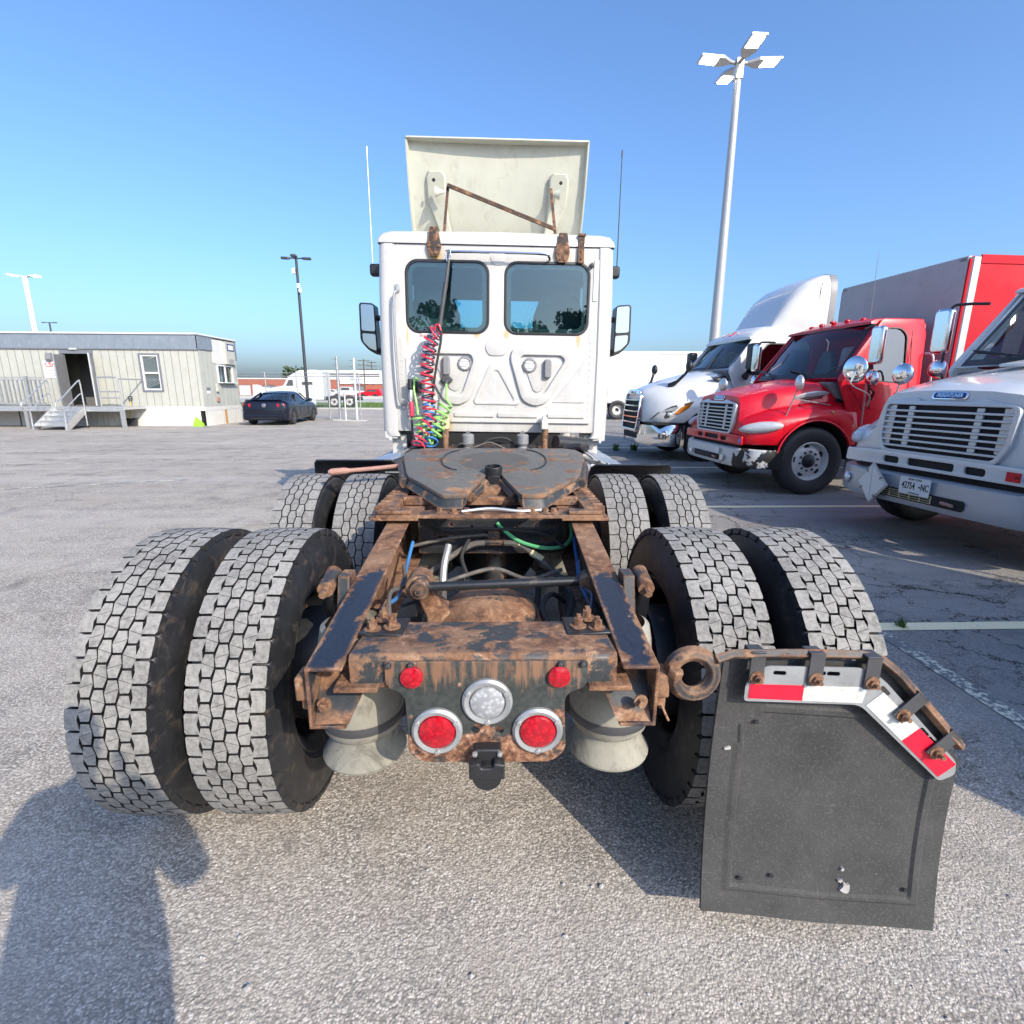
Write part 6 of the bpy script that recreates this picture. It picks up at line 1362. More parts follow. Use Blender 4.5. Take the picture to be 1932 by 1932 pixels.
for (y, z, w_, h_, mt) in ((-0.72, 0.80, 0.105, 0.075, 'red_paint'), (-0.86, 0.80, 0.13, 0.075, 'sticker_blue'), (-0.865, 0.778, 0.125, 0.034, 'white_plain')):
    x = 0.048 if mt != 'white_plain' else 0.045
    m = MB(); m.span(x, x + 0.008, y - w_ / 2, y + w_ / 2, z - h_ / 2, z + h_ / 2); m.build('sticker', mt, WT)
text('lettering', '24', 0.04, FRONT(0.047) @ Matrix.Translation((0.745, 0.80, 0)), 'black_text', WT); text('lettering', 'A718', 0.036, FRONT(0.0445) @ Matrix.Translation((0.868, 0.778, 0)), 'blue_text', WT)
m = MB(); m.box((0.95, 0.05, 1.712), (0.30, 0.26, 0.03), rot=(0, R(-9), 0)); m.build('bonnet_scoop', 'white_gloss', WT, bevel=0.012)
# a further truck of the row stands just outside the right edge; its shadow crosses the stall
def tag_row(o, lab): o['label'] = lab
NT = copy_tree(WT); NT.location = (3.05, 0.62, 0); NT.rotation_euler = (0, 0, R(1.0))
tag(NT, 'white truck just past the right edge whose shadow crosses the stall line', 'truck')
for ch in list(NT.children):
    if ch.name.split('.')[0] in ('licence_plate', 'placard_holder', 'sticker', 'lettering'):
        for g_ in list(ch.children): bpy.data.objects.remove(g_)
        bpy.data.objects.remove(ch)

# ------------------------------------------------------------------ long-nosed white tractor, third in the row
CT = empty('white_tractor_truck', (3.14, 12.35, 0), R(4.0), 'white tractor truck with tall curved roof fairing and chrome bumper beside the red truck', 'truck')
for y in (-0.43, 0.43):
    m = MB(); m.span(0.4, 7.5, y - 0.04, y + 0.04, 0.65, 0.92); m.build('frame_rail', 'black_paint', CT)
m = MB(); m.span(0.5, 2.2, -0.45, 0.45, 0.55, 1.35); m.tube([(1.35, -0.95, 0.5), (1.35, 0.95, 0.5)], 0.06, 10); m.build('engine', 'void_black', CT)
CT_ = dict(ye=[(0.05, 0.52), (0.15, 0.72), (0.35, 0.95), (0.7, 1.13), (1.35, 1.20), (2.0, 1.19), (2.25, 1.16)],
           zf=[(0.05, 1.25), (0.15, 1.30), (0.35, 1.33), (0.7, 1.36), (1.35, 1.42), (2.25, 1.48)],
           yh=[(0.05, 0.42), (0.15, 0.48), (0.35, 0.56), (0.7, 0.66), (1.35, 0.82), (2.25, 1.0)],
           zh=[(0.05, 1.42), (0.15, 1.50), (0.35, 1.58), (0.7, 1.68), (1.35, 1.82), (2.25, 1.98)],
           zc=[(0.05, 1.48), (0.15, 1.56), (0.35, 1.65), (0.7, 1.78), (1.35, 1.95), (2.25, 2.08)])
def cprof(x):
    ye, zf, yh, zh, zc = (interp(CT_[k], x) for k in ('ye', 'zf', 'yh', 'zh', 'zc')); zb = 0.84
    if abs(x - 1.36) < 0.60: zb = max(zb, 0.52 + math.sqrt(0.60 ** 2 - (x - 1.36) ** 2))
    zb = min(zb, zf - 0.12)
    return [(ye - 0.02, zb), (ye, zb + 0.02), (ye + 0.004, zb + 0.5 * (zf - 0.10 - zb)), (ye - 0.02, zf - 0.06), (ye - 0.08, zf + 0.02), ((ye + yh) / 2 + 0.02, (zf + zh) / 2 + 0.02), (yh, zh - 0.02), (yh - 0.07, zh + 0.02), (yh * 0.55, (zh + zc) / 2 + 0.02), (0.0, zc)]
cb_ = half_loft(CT, 'bonnet', [0.05, 0.08, 0.15, 0.25, 0.35, 0.5, 0.7, 0.76, 0.77, 0.82, 0.9, 1.0, 1.15, 1.3, 1.36, 1.45, 1.6, 1.72, 1.84, 1.92, 1.955, 1.96, 2.1, 2.25], cprof, 'white_gloss')
for s_ in (-1, 1):
    m = MB(); m.loft([[(1.36 + 0.585 * math.cos(a), s_ * 1.16, 0.52 + 0.585 * math.sin(a)), (1.36 + 0.585 * math.cos(a), s_ * 0.7, 0.52 + 0.585 * math.sin(a))] for a in [PI * k / 14 for k in range(15)]], closed=False, caps=False)
    m.build('arch_lining', 'void_black', CT)
gf = frame((0.0, 0, 0), (0, -1, 0), (0.10, 0, 1)) @ Matrix.Translation((0, 0, 0.06))
go = round_poly([(-0.50, 0.62), (0.50, 0.62), (0.56, 0.90), (0.52, 1.42), (0.34, 1.54), (-0.34, 1.54), (-0.52, 1.42), (-0.56, 0.90)], 0.06)
gi = round_poly([(-0.46, 0.66), (0.46, 0.66), (0.51, 0.90), (0.47, 1.40), (0.40, 1.43), (-0.40, 1.43), (-0.47, 1.40), (-0.51, 0.90)], 0.05)
gr = plate('grille', go, [gi], 0.07, gf, 'chrome', CT, 0.01)
m = MB(gf); m.prism(gi, 'z', 0.0, 0.02); m.build('grille_backing', 'void_black', gr)
for k in range(5):
    z = 0.80 + 0.125 * k; hw = interp([(0.66, 0.465), (0.9, 0.51), (1.4, 0.47)], z)
    m = MB(gf); m.prism(round_poly([(-hw, z - 0.004), (-hw * 0.7, z - 0.016), (hw * 0.7, z - 0.016), (hw, z - 0.004), (hw, z + 0.016), (hw * 0.7, z + 0.010), (-hw * 0.7, z + 0.010), (-hw, z + 0.016)], 0.004, 2), 'z', 0.03, 0.075); m.build('grille_bar', 'chrome', gr)
bdg = Matrix.Translation((0.085, 0, 1.492)) @ Matrix.Rotation(R(-6), 4, 'Y') @ frame((0, 0, 0), (0, -1, 0), (0, 0, 1)) @ Matrix.Translation((0, 0, 0.075))
bd = plate('badge', rrect(-0.15, 0.15, -0.034, 0.034, 0.03), (), 0.012, bdg, 'chrome', CT, 0.002); text('lettering', 'FREIGHTLINER', 0.042, bdg @ Matrix.Translation((0, 0, 0.0125)), 'blue_text', bd, sx=0.75, shear=0.2)
for s_ in (-1, 1):
    pts = [(0.17, 0.90), (0.30, 1.06), (0.55, 1.20), (0.98, 1.30), (0.88, 1.16), (0.66, 1.02), (0.45, 0.93)]
    def hp(x, z, d): return (x, s_ * (interp(CT_['ye'], x) + d), z)
    m = MB(); m.loft([[hp(x, z, -0.02) for x, z in pts], [hp(x, z, 0.012) for x, z in pts]]); hl = m.build('headlamp', 'dark_grey', CT, smooth=60)
    am = [(0.58, 1.02), (0.72, 1.18), (0.97, 1.293), (0.87, 1.16), (0.68, 1.04)]
    m = MB(); m.loft([[hp(x, z, 0.006) for x, z in am], [hp(x, z, 0.018) for x, z in am]]); m.build('indicator', 'lens_amber', hl, smooth=60)
    wp = [(0.34, 1.07), (0.55, 1.17), (0.68, 1.19), (0.60, 1.10)]
    m = MB(); m.loft([[hp(x, z, 0.006) for x, z in wp], [hp(x, z, 0.018) for x, z in wp]]); m.build('lamp_lens', 'lamp_glass', hl, smooth=60)
    m = MB(); m.ball((0.50, s_ * (interp(CT_['ye'], 0.5) + 0.01), 1.02), (0.05, 0.02, 0.045), 12, rot=(0, 0, s_ * R(25))); m.build('projector', 'lamp_glass', hl)
    m = MB(); m.tube([(0.62, s_ * 0.66, 1.62), (0.72, s_ * 0.82, 1.72), (0.82, s_ * 0.98, 1.88), (0.86, s_ * 1.02, 1.97)], [0.07, 0.035, 0.03, 0.035], 10); hm = m.build('bonnet_mirror', 'black_plastic', CT)
    m = MB(); m.ball((0.87, s_ * 1.03, 2.03), (0.07, 0.10, 0.12), 14); m.build('mirror_head', 'black_plastic', hm)
    m = MB(); m.prism([(1.40, 1.80), (1.56, 1.70), (2.15, 1.80), (2.15, 1.90)], 'y', s_ * 0.97, s_ * 1.03); v_ = m.build('bonnet_vent', 'black_plastic', CT)
    m = MB(); m.prism([(1.50, 1.775), (1.55, 1.755), (2.12, 1.84), (2.12, 1.855)], 'y', s_ * 1.03, s_ * 1.035); m.build('vent_slat', 'grey_plastic', v_)
plan = [(0.0, 0.0), (0.0, 0.50), (0.05, 0.62), (0.13, 0.85), (0.30, 1.08), (0.55, 1.19), (0.72, 1.20)]
bp = sweep_bumper(CT, 'bumper', plan, 0.34, 0.80, 'chrome', 0.03)
m = MB(FRONT(-0.006)); m.prism(rrect(-0.46, 0.46, 0.46, 0.60, 0.03), 'z', 0.0, 0.012); m.build('bumper_intake', 'void_black', bp)
m = MB(); m.span(0.10, 0.70, -1.15, 1.15, 0.80, 0.845); m.build('bumper_gap', 'void_black', CT)
road_wheel(CT, 1.36, -1.03); road_wheel(CT, 1.36, 1.03)
for x in (5.6, 6.9):
    for y in (-1.05, -0.72, 0.72, 1.05): road_wheel(CT, x, y)
def tuck2(v): return Vector((v.x, v.y - math.copysign(0.14 * max(0.0, (v.z - 1.8) / 1.0) ** 1.2, v.y), v.z))
for s_ in (-1, 1):
    Mx = FACE_BACK(-1.13) if s_ < 0 else frame((0, 1.13, 0), (-1, 0, 0), (0, 0, 1)); fx = (lambda p: p) if s_ < 0 else (lambda p: [(-x, z) for x, z in p])
    win = fx(round_poly([(2.55, 1.88), (3.25, 1.82), (3.28, 2.42), (3.20, 2.50), (2.95, 2.50)], 0.05))
    cs = plate('cab_side', fx(round_poly([(2.22, 0.75), (3.9, 0.75), (3.9, 2.80), (2.98, 2.80), (2.75, 2.66), (2.20, 1.95)], 0.04)), [win], 0.035, Mx, 'white_gloss', CT, 0.006, deform=tuck2)
    plate('side_window', win, (), 0.004, Mx @ Matrix.Translation((0, 0, 0.02)), 'dark_glass', cs, deform=tuck2)
    plate('window_seal', fx(round_poly([(2.52, 1.87), (3.27, 1.80), (3.30, 2.43), (3.21, 2.52), (2.94, 2.52)], 0.05)), [win], 0.005, Mx @ Matrix.Translation((0, 0, 0.034)), 'black_plastic', cs, deform=tuck2)
    m = MB(); m.prism(rrect(s_ * 1.48 - 0.13, s_ * 1.48 + 0.13, 1.95, 2.48, 0.06), 'x', 2.42, 2.62); dm = m.build('door_mirror', 'black_plastic', CT, bevel=0.05, seg=3)
    m = MB(); m.tube([(2.55, s_ * 1.15, 1.82), (2.50, s_ * 1.40, 1.92)], [0.07, 0.05], 8); m.build('mirror_arm', 'black_plastic', dm)
    m = MB(); m.tube([(3.55, s_ * 1.02, 2.95), (3.62, s_ * 1.05, 3.75)], 0.006, 6); m.build('aerial', 'black_plastic', CT)
def wsc(dy, off):
    def fn(u, v):
        y = -1 + 2 * u; wd = interp([(0, 1.08), (1, 0.95)], v) + dy
        return (2.12 + 0.66 * v + 0.22 * y * y * (1 - 0.4 * v) - 0.08 - off, wd * y, 1.98 + 0.66 * v)
    return fn
grid_panel(CT, 'windscreen_frame', wsc(0.05, -0.012), 16, 12, 'white_gloss', (1, 15, 1, 11)); ws = grid_panel(CT, 'windscreen', wsc(-0.05, 0), 16, 8, 'clear_glass')
grid_panel(CT, 'windscreen_seal', lambda u, v: wsc(0.0, 0.004)(0.004 + 0.992 * u, 0.02 + 0.96 * v), 32, 24, 'black_plastic', (1, 31, 2, 23), par=ws)
for yy in (-0.45, 0.35):
    m = MB(); m.tube([(2.02, yy, 1.99), (2.20, yy + 0.15, 2.15), (2.55, yy + 0.32, 2.48)], 0.012, 6); m.build('wiper', 'black_plastic', CT)
m = MB(); m.span(2.1, 2.5, -1.05, 1.05, 1.3, 1.95); m.build('dashboard', 'interior', CT, bevel=0.05)
m = MB(); m.span(2.2, 3.9, -1.08, 1.08, 0.75, 1.25); m.span(3.84, 3.88, -1.08, 1.08, 1.2, 2.8); m.build('cab_floor', 'interior_light', CT)
half_loft(CT, 'cab_roof', [2.66, 2.74, 2.9, 3.1, 3.5, 3.9], lambda x: [(1.02, 2.60), (1.02, min(2.80, 2.64 + (x - 2.66) * 0.6)), (0.95, min(2.86, 2.66 + (x - 2.66) * 0.8)), (0.6, min(2.92, 2.67 + (x - 2.66) * 0.9)), (0, min(2.95, 2.68 + (x - 2.66) * 0.95))], 'white_gloss')
for k in range(5):
    m = MB(); m.box((2.78 + 0.02 * abs(k - 2), -0.7 + 0.35 * k, 2.80 - 0.01 * abs(k - 2)), (0.14, 0.05, 0.03), rot=(0, R(-42), 0)); m.build('roof_marker', 'lens_red', CT)
def fair(x):
    top = interp([(2.70, 2.86), (2.85, 3.15), (3.02, 3.42), (3.2, 3.64), (3.42, 3.82), (3.65, 3.93), (3.82, 3.97), (3.95, 3.97)], x); wd = interp([(2.70, 0.80), (3.0, 0.92), (3.4, 1.02), (3.95, 1.08)], x)
    b = 2.80; return [(wd, b), (wd, b + 0.6 * (top - b)), (wd - 0.03, b + 0.82 * (top - b)), (wd - 0.12, b + 0.95 * (top - b)), (wd - 0.3, top - 0.01), (0, top + 0.02)]
half_loft(CT, 'roof_fairing', [2.70, 2.77, 2.85, 2.93, 3.02, 3.11, 3.2, 3.31, 3.42, 3.53, 3.65, 3.74, 3.82], fair, 'white_gloss', smooth=60)
half_loft(CT, 'fairing_edge', [3.82, 3.86, 3.93, 3.95], lambda x: [(p[0] + 0.006, p[1] + (0.006 if p[1] > 2.9 else 0)) for p in fair(x)], 'grey_plastic', smooth=60)
m = MB(); m.span(3.88, 3.95, -1.05, 1.05, 0.9, 2.8); m.build('side_extender', 'dark_grey', CT)
for s_ in (-1, 1):
    m = MB(); m.span(2.25, 4.2, s_ * 0.75, s_ * 1.15, 0.40, 0.85); m.build('side_fairing', 'white_gloss', CT, bevel=0.03)
def fit_ct(v):
    w_ = 1.0 - min(1.0, max(0.0, (v.x - 2.75) / 0.85)); zf = min(1.0, max(0.0, (v.z - 1.3) / 0.5))
    return Vector((v.x - 0.50 * w_ * zf, v.y, v.z))
for ch in CT.children:
    if ch.name.split('.')[0] in {'cab_side', 'windscreen_frame', 'windscreen', 'wiper', 'dashboard', 'cab_roof', 'roof_marker', 'door_mirror'}:
        for ob in [ch] + list(ch.children):
            for v in ob.data.vertices: v.co = fit_ct(v.co)
            ob.data.update()
# ------------------------------------------------------------------ site office trailer on the left
OX, OY = -12.05, 22.0
OF = empty('office_trailer', (OX, OY, 0), 0, 'beige corrugated site office trailer with slate fascia and open grey door', 'building')
class OB(MB):      # local: x runs left from the near corner (negative), y back, z up
    pass
LEN, DEP = 19.0, 3.05
DX0, DX1, DZ0, DZ1 = -5.30, -4.22, 0.80, 2.84      # door opening
WX0, WX1, WZ0, WZ1 = -2.30, -1.60, 1.44, 2.82      # window opening
plate('front_wall', [(-LEN, 0.78), (0, 0.78), (0, 3.1), (-LEN, 3.1)], [[(DX0, DZ0), (DX1, DZ0), (DX1, DZ1), (DX0, DZ1)], [(WX0, WZ0), (WX1, WZ0), (WX1, WZ1), (WX0, WZ1)]], 0.08, FACE_BACK(0.08), 'office_siding', OF)
EF = frame((0, 0, 0), (0, 1, 0), (0, 0, 1))       # end wall: u = y, v = z, thickness towards +x
plate('end_wall', [(0.08, 0.78), (DEP, 0.78), (DEP, 3.55), (0.08, 3.55)], [[(1.35, 1.78), (2.55, 1.78), (2.55, 2.45), (1.35, 2.45)]], 0.08, EF @ Matrix.Translation((0, 0, -0.08)), 'office_siding', OF)
m = OB(); m.span(-LEN, -0.09, DEP - 0.08, DEP, 0.78, 3.55); m.span(-LEN, -LEN + 0.08, 0.09, DEP - 0.09, 0.78, 3.55); m.build('rear_wall', 'office_siding', OF)
for k in range(int(LEN / 0.305)):
    x = -0.15 - k * 0.305 + random.uniform(-0.004, 0.004)
    zt, zb = 3.05, 0.79
    segs = [(zb, zt)]
    if DX0 - 0.12 < x < DX1 + 0.12: segs = [(DZ1 + 0.12, zt)]
    if WX0 - 0.08 < x < WX1 + 0.08: segs = [(zb, WZ0 - 0.08), (WZ1 + 0.08, zt)]
    for a, b in segs:
        m = OB(); m.span(x - 0.011, x + 0.011, -0.004, 0.010, a, b); m.build('siding_groove', 'grey_plastic', OF)
for k in range(9):
    m = OB(); y = 0.3 + k * 0.33; m.span(-0.004, 0.004, y - 0.005, y + 0.005, 0.79, 1.7 if 1.2 < y < 2.6 else 3.5); m.build('siding_groove', 'grey_plastic', OF)
m = OB(); m.span(-LEN, 0.02, 0.0, DEP, 0.72, 0.78); m.build('floor', 'interior', OF)
m = OB(); m.span(-LEN - 0.05, 0.06, -0.06, DEP + 0.05, 3.60, 3.66); m.build('roof', 'white_plain', OF)
m = OB(); m.span(-LEN - 0.06, 0.07, -0.075, DEP + 0.06, 3.575, 3.605); m.build('roof_edge', 'trim_slate', OF)
m = OB(); m.span(-LEN, 0.04, -0.05, -0.003, 3.05, 3.575); fa = m.build('fascia', 'office_fascia', OF)
m = OB(); m.span(0.003, 0.05, -0.05, 1.05, 3.05, 3.575); m.build('end_fascia', 'office_fascia', OF)
m = OB(); m.span(0.003, 0.05, 2.75, DEP + 0.02, 2.75, 3.575); m.build('end_fascia', 'trim_slate', OF)
m = OB(); m.span(-LEN, 0.05, -0.06, -0.003, 3.01, 3.05); m.build('fascia_trim', 'trim_slate', OF)
for k in range(52):
    x = -0.3 - k * 0.36; m = OB(); m.span(x - 0.01, x + 0.01, -0.058, -0.05, 3.06, 3.57); m.build('fascia_rib', 'office_fascia', fa)
# interior of the open doorway
m = OB(); m.span(-6.4, -3.2, 2.2, 2.3, 0.78, 3.2); m.build('inner_wall', 'interior', OF)
m = OB(); m.span(-4.75, -4.05, 1.0, 1.6, 0.80, 1.95); ct = m.build('counter', 'seat_cloth', OF); m = OB(); m.span(-4.78, -4.02, 0.97, 1.63, 1.95, 2.05); m.build('counter_trim', 'red_paint', ct); m = OB(); m.span(-4.82, -4.0, 0.95, 1.65, 2.05, 2.09); m.build('counter_top', 'white_plain', ct)
# door frame, open leaf, sign, lamp
m = OB(); m.span(DX0 - 0.10, DX0, -0.02, 0.02, DZ0, DZ1 + 0.10); m.span(DX1, DX1 + 0.08, -0.02, 0.02, DZ0, DZ1 + 0.10); m.span(DX0 - 0.12, DX1 + 0.10, -0.05, 0.01, DZ1, DZ1 + 0.12); m.build('door_frame', 'trim_slate', OF)
DM = Matrix.Translation((DX1, -0.02, 0)) @ Matrix.Rotation(R(-122), 4, 'Z')
dl = plate('door', [(0, DZ0 + 0.03), (1.0, DZ0 + 0.03), (1.0, DZ1 - 0.02), (0, DZ1 - 0.02)], [[(0.40, 2.15), (0.62, 2.15), (0.62, 2.52), (0.40, 2.52)]], 0.045, frame((DX1 + 0.02, -0.05, 0), (0.56, -0.83, 0), (0, 0, 1)), 'door_grey', OF)
# white inner leaf swung in, door closer
m = OB(); m.span(DX0 + 0.01, DX0 + 0.06, -0.55, 0.0, DZ0 + 0.02, DZ1 - 0.05); m.build('screen_door', 'aluminium', OF)
sg_ = plate('sign_board', [(-6.15, 1.90), (-5.42, 1.90), (-5.42, 2.56), (-6.15, 2.56)], (), 0.02, FACE_BACK(0.0), 'white_plain', OF)
text('lettering', 'Ryder', 0.19, Matrix.Translation((-5.70, -0.021, 2.43)) @ FACE_BACK(0), 'red_text', sg_, bold=0.002, t=0.004)
m = OB(); m.tube(smooth_path([(-5.98, -0.024, 2.47), (-6.05, -0.024, 2.46), (-6.06, -0.024, 2.40), (-5.98, -0.024, 2.34), (-5.80, -0.024, 2.345)], 5), 0.012, 5); m.build('sign_swoosh', 'red_text', sg_)
for k, wd in enumerate((0.26, 0.40, 0.5, 0.2, 0.14)):
    m = OB(); m.span(-5.75 - wd / 2, -5.75 + wd / 2, -0.024, -0.02, 2.24 - k * 0.065, 2.255 - k * 0.065); m.build('sign_line', 'grey_plastic', sg_)
m = OB(); m.prism([(0.0, 2.58), (0.0, 2.86), (-0.10, 2.86), (-0.14, 2.62), (-0.10, 2.56)], 'x', -5.93, -5.72); m.build('wall_lamp', 'grey_plastic', OF)
m = OB(); m.span(-4.95, -4.70, -0.12, 0.0, 2.99, 3.05); m.build('camera_dome', 'white_plain', OF)
# window with grille
m = OB(); m.span(WX0 - 0.07, WX0, -0.03, 0.02, WZ0 - 0.07, WZ1 + 0.05); m.span(WX1, WX1 + 0.07, -0.03, 0.02, WZ0 - 0.07, WZ1 + 0.05); m.span(WX0, WX1, -0.03, 0.02, WZ1, WZ1 + 0.05); m.span(WX0, WX1, -0.03, 0.02, WZ0 - 0.07, WZ0); wf = m.build('window', 'trim_slate', OF)
for (a, b, c, d) in ((WX0, WX0 + 0.06, WZ0, WZ1), (WX1 - 0.06, WX1, WZ0, WZ1), (WX0 + 0.06, WX1 - 0.06, WZ0, WZ0 + 0.06), (WX0 + 0.06, WX1 - 0.06, WZ1 - 0.06, WZ1), (WX0 + 0.06, WX1 - 0.06, 2.08, 2.15)):
    m = OB(); m.span(a, b, 0.0, 0.05, c, d); m.build('sash', 'white_plain', wf)
m = OB(); m.span(WX0 + 0.05, WX1 - 0.05, 0.045, 0.05, WZ0 + 0.05, WZ1 - 0.05); m.build('pane', 'clear_glass', wf)
m = OB(); m.span(WX0, WX1, 0.09, 0.10, WZ0, WZ1); m.build('blind', 'seat_cloth', wf)
for k in range(22):
    m = OB(); z = WZ0 + 0.06 + k * 0.058; m.tube([(WX0 + 0.06, 0.03, z), (WX1 - 0.06, 0.03, z + 0.22 if z + 0.22 < WZ1 else WZ1 - 0.06)], 0.004, 4); m.build('security_bar', 'white_plain', wf)
# end wall fittings: service hatch, air conditioner, notices
m = OB(); m.span(0.0, 0.20, 1.30, 2.65, 1.74, 1.78); m.span(0.0, 0.05, 1.30, 1.36, 1.78, 2.48); m.span(0.0, 0.05, 1.9, 1.98, 1.78, 2.48); m.span(0.0, 0.05, 2.55, 2.6, 1.78, 2.48); m.span(0.0, 0.05, 1.36, 2.6, 2.45, 2.5); ht = m.build('service_hatch', 'white_plain', OF)
m = OB(); m.span(-0.06, -0.05, 1.36, 2.55, 1.78, 2.45); m.build('pane', 'clear_glass', ht)
m = OB(); m.span(-0.3, -0.28, 1.2, 2.7, 1.7, 2.6); m.build('inner_blind', 'box_grey', ht)
m = OB(); m.span(0.0, 0.14, 1.95, 2.75, 2.55, 3.50); ac = m.build('air_conditioner', 'office_siding', OF, bevel=0.01)
for k in range(4):
    m = OB(); m.span(0.14, 0.147, 2.15, 2.6, 2.60 + 0.05 * k, 2.62 + 0.05 * k); m.build('louvre', 'grey_plastic', ac)
m = OB(); m.span(0.003, 0.03, 1.06, 1.95, 2.55, 3.52); m.build('end_panel', 'office_skirt', OF)
m = OB(); m.span(0.14, 0.15, 2.1, 2.68, 3.12, 3.42); nb = m.build('notice', 'blue_text', OF); m = OB(); m.span(0.15, 0.153, 2.17, 2.61, 3.17, 3.37); m.build('notice_text', 'white_plain', nb)
m = OB(); m.span(0.0, 0.02, 1.2, 1.6, 2.52, 2.70); m.build('notice', 'white_plain', OF)
for (y, z, h_) in ((0.45, 1.45, 0.10), (0.45, 1.30, 0.12)):
    m = OB(); m.span(0.003, 0.02, y - 0.12, y + 0.12, z, z + h_); m.build('notice', 'white_plain' if z < 1.4 else 'trim_slate', OF)
m = OB(); m.span(0.003, 0.10, 1.02, 1.15, 1.38, 1.70); m.build('mail_slot', 'office_siding', OF, bevel=0.01)
m = OB(); m.span(0.003, 0.08, 1.0, 1.16, 0.98, 1.14); m.build('outlet_box', 'pink_rust', OF)
# skirting of vertical panels
m = OB(); m.span(-LEN, 0.03, -0.03, 0.0, 0.62, 0.78); m.span(0.0, 0.03, 0.0, DEP, 0.62, 0.78); m.build('skirt_rail', 'office_skirt', OF)
for k in range(34):
    x = -0.22 - k * 0.22 * 1.0
    if x < -7.4: break
    m = OB(); m.span(x - 0.18, x + 0.015, -0.02, 0.0, 0.0, 0.62); m.span(x + 0.02, x + 0.04, -0.008, 0.0, 0.0, 0.62); m.build('skirt_panel', 'office_skirt', OF)
m = OB(); m.span(-LEN, -7.5, -0.02, 0.0, 0.0, 0.62); m.build('skirt_panel', 'office_skirt', OF)
for k in range(14):
    y = 0.02 + k * 0.217; m = OB(); m.span(0.0, 0.02, y, y + 0.19, 0.0, 0.62); m.build('skirt_panel', 'office_skirt_rust' if k == 7 else 'office_skirt', OF)
m = OB(); m.span(-LEN, -0.1, 0.05, DEP - 0.05, 0.02, 0.7); m.build('underfloor', 'void_black', OF)
# timber-style access ramp and landing with balustrade
RP = empty('access_ramp', (OX, OY, 0), 0, 'grey metal access landing with slatted railing along the office trailer', 'ramp')
m = OB(); m.span(-14.0, -2.30, -1.42, -0.09, 0.70, 0.80); m.build('landing_deck', 'aluminium', RP)
m = OB(); m.span(-14.0, -2.30, -1.45, -1.42, 0.64, 0.82); m.build('deck_edge', 'aluminium', RP)
for x in (-13.0, -10.5, -8.2, -5.95, -2.35):
    m = OB(); m.span(x - 0.06, x + 0.06, -1.47, -1.36, 0.0, 0.7); m.build('post', 'galvanised', RP)
for x in (-8.2, -6.95, -5.75, -9.4, -10.6):
    m = OB(); m.span(x - 0.05, x + 0.05, -1.44, -1.36, 0.8, 1.93); m.build('rail_post', 'galvanised', RP)
for z in (0.92, 1.80, 1.88):
    m = OB(); m.span(-14.0, -5.15, -1.43, -1.38, z - 0.02, z + 0.02); m.build('hand_rail', 'galvanised', RP)
for k in range(52):
    x = -5.25 - k * 0.165; m = OB(); m.span(x - 0.022, x + 0.022, -1.425, -1.385, 0.94, 1.78); m.build('baluster', 'galvanised', RP)
m = OB(); m.tube(smooth_path([(-3.10, -1.4, 0.82), (-3.10, -1.4, 1.80), (-3.05, -1.4, 1.90), (-2.5, -1.4, 1.90), (-2.36, -1.4, 1.80), (-2.32, -1.4, 0.82)], 5), 0.028, 8); er = m.build('end_rail', 'galvanised', RP)
for z in (1.15, 1.38):
    m = OB(); m.tube([(-3.1, -1.4, z), (-2.33, -1.4, z)], 0.024, 8); m.build('end_rail_bar', 'galvanised', er)
m = OB(); m.tube([(-2.35, -1.4, 1.85), (-2.33, -0.1, 1.85)], 0.026, 8); m.build('end_rail_return', 'galvanised', er)
# portable steps
ST = empty('portable_steps', (OX - 4.3, OY - 1.5, 0), R(0), 'grey aluminium portable steps with tube handrails leading to the open door', 'steps')
for k in range(4):
    m = OB(); m.span(-0.55, 0.55, -0.95 + 0.26 * k, -0.62 + 0.26 * k, 0.165 * (k + 1) - 0.03, 0.165 * (k + 1)); m.build('tread', 'aluminium', ST)
    m = OB(); m.span(-0.55, 0.55, -0.66 + 0.26 * k, -0.65 + 0.26 * k, 0.165 * (k + 1), 0.165 * (k + 2) - 0.03); m.build('riser', 'aluminium', ST)
for s_ in (-1, 1):
    m = OB(); m.prism([(-1.0, 0.0), (-0.78, 0.0), (0.10, 0.58), (0.10, 0.80), (-0.05, 0.80), (-1.0, 0.16)], 'x', s_ * 0.56, s_ * 0.585); m.build('stringer', 'aluminium', ST)
    m = OB(); m.tube(smooth_path([(s_ * 0.60, -0.98, 0.0), (s_ * 0.60, -0.98, 0.70), (s_ * 0.60, -1.25, 0.78), (s_ * 0.60, -1.22, 1.0), (s_ * 0.60, -0.9, 1.18), (s_ * 0.60, -0.1, 1.75), (s_ * 0.60, 0.0, 1.72), (s_ * 0.60, 0.02, 1.4), (s_ * 0.60, 0.02, 0.1)], 5), 0.024, 8); hr = m.build('handrail', 'aluminium', ST)
    m = OB(); m.tube(smooth_path([(s_ * 0.60, -1.0, 0.72), (s_ * 0.60, -0.85, 0.78), (s_ * 0.60, -0.15, 1.25), (s_ * 0.60, 0.02, 1.28)], 5), 0.02, 8); m.build('mid_rail', 'aluminium', hr)
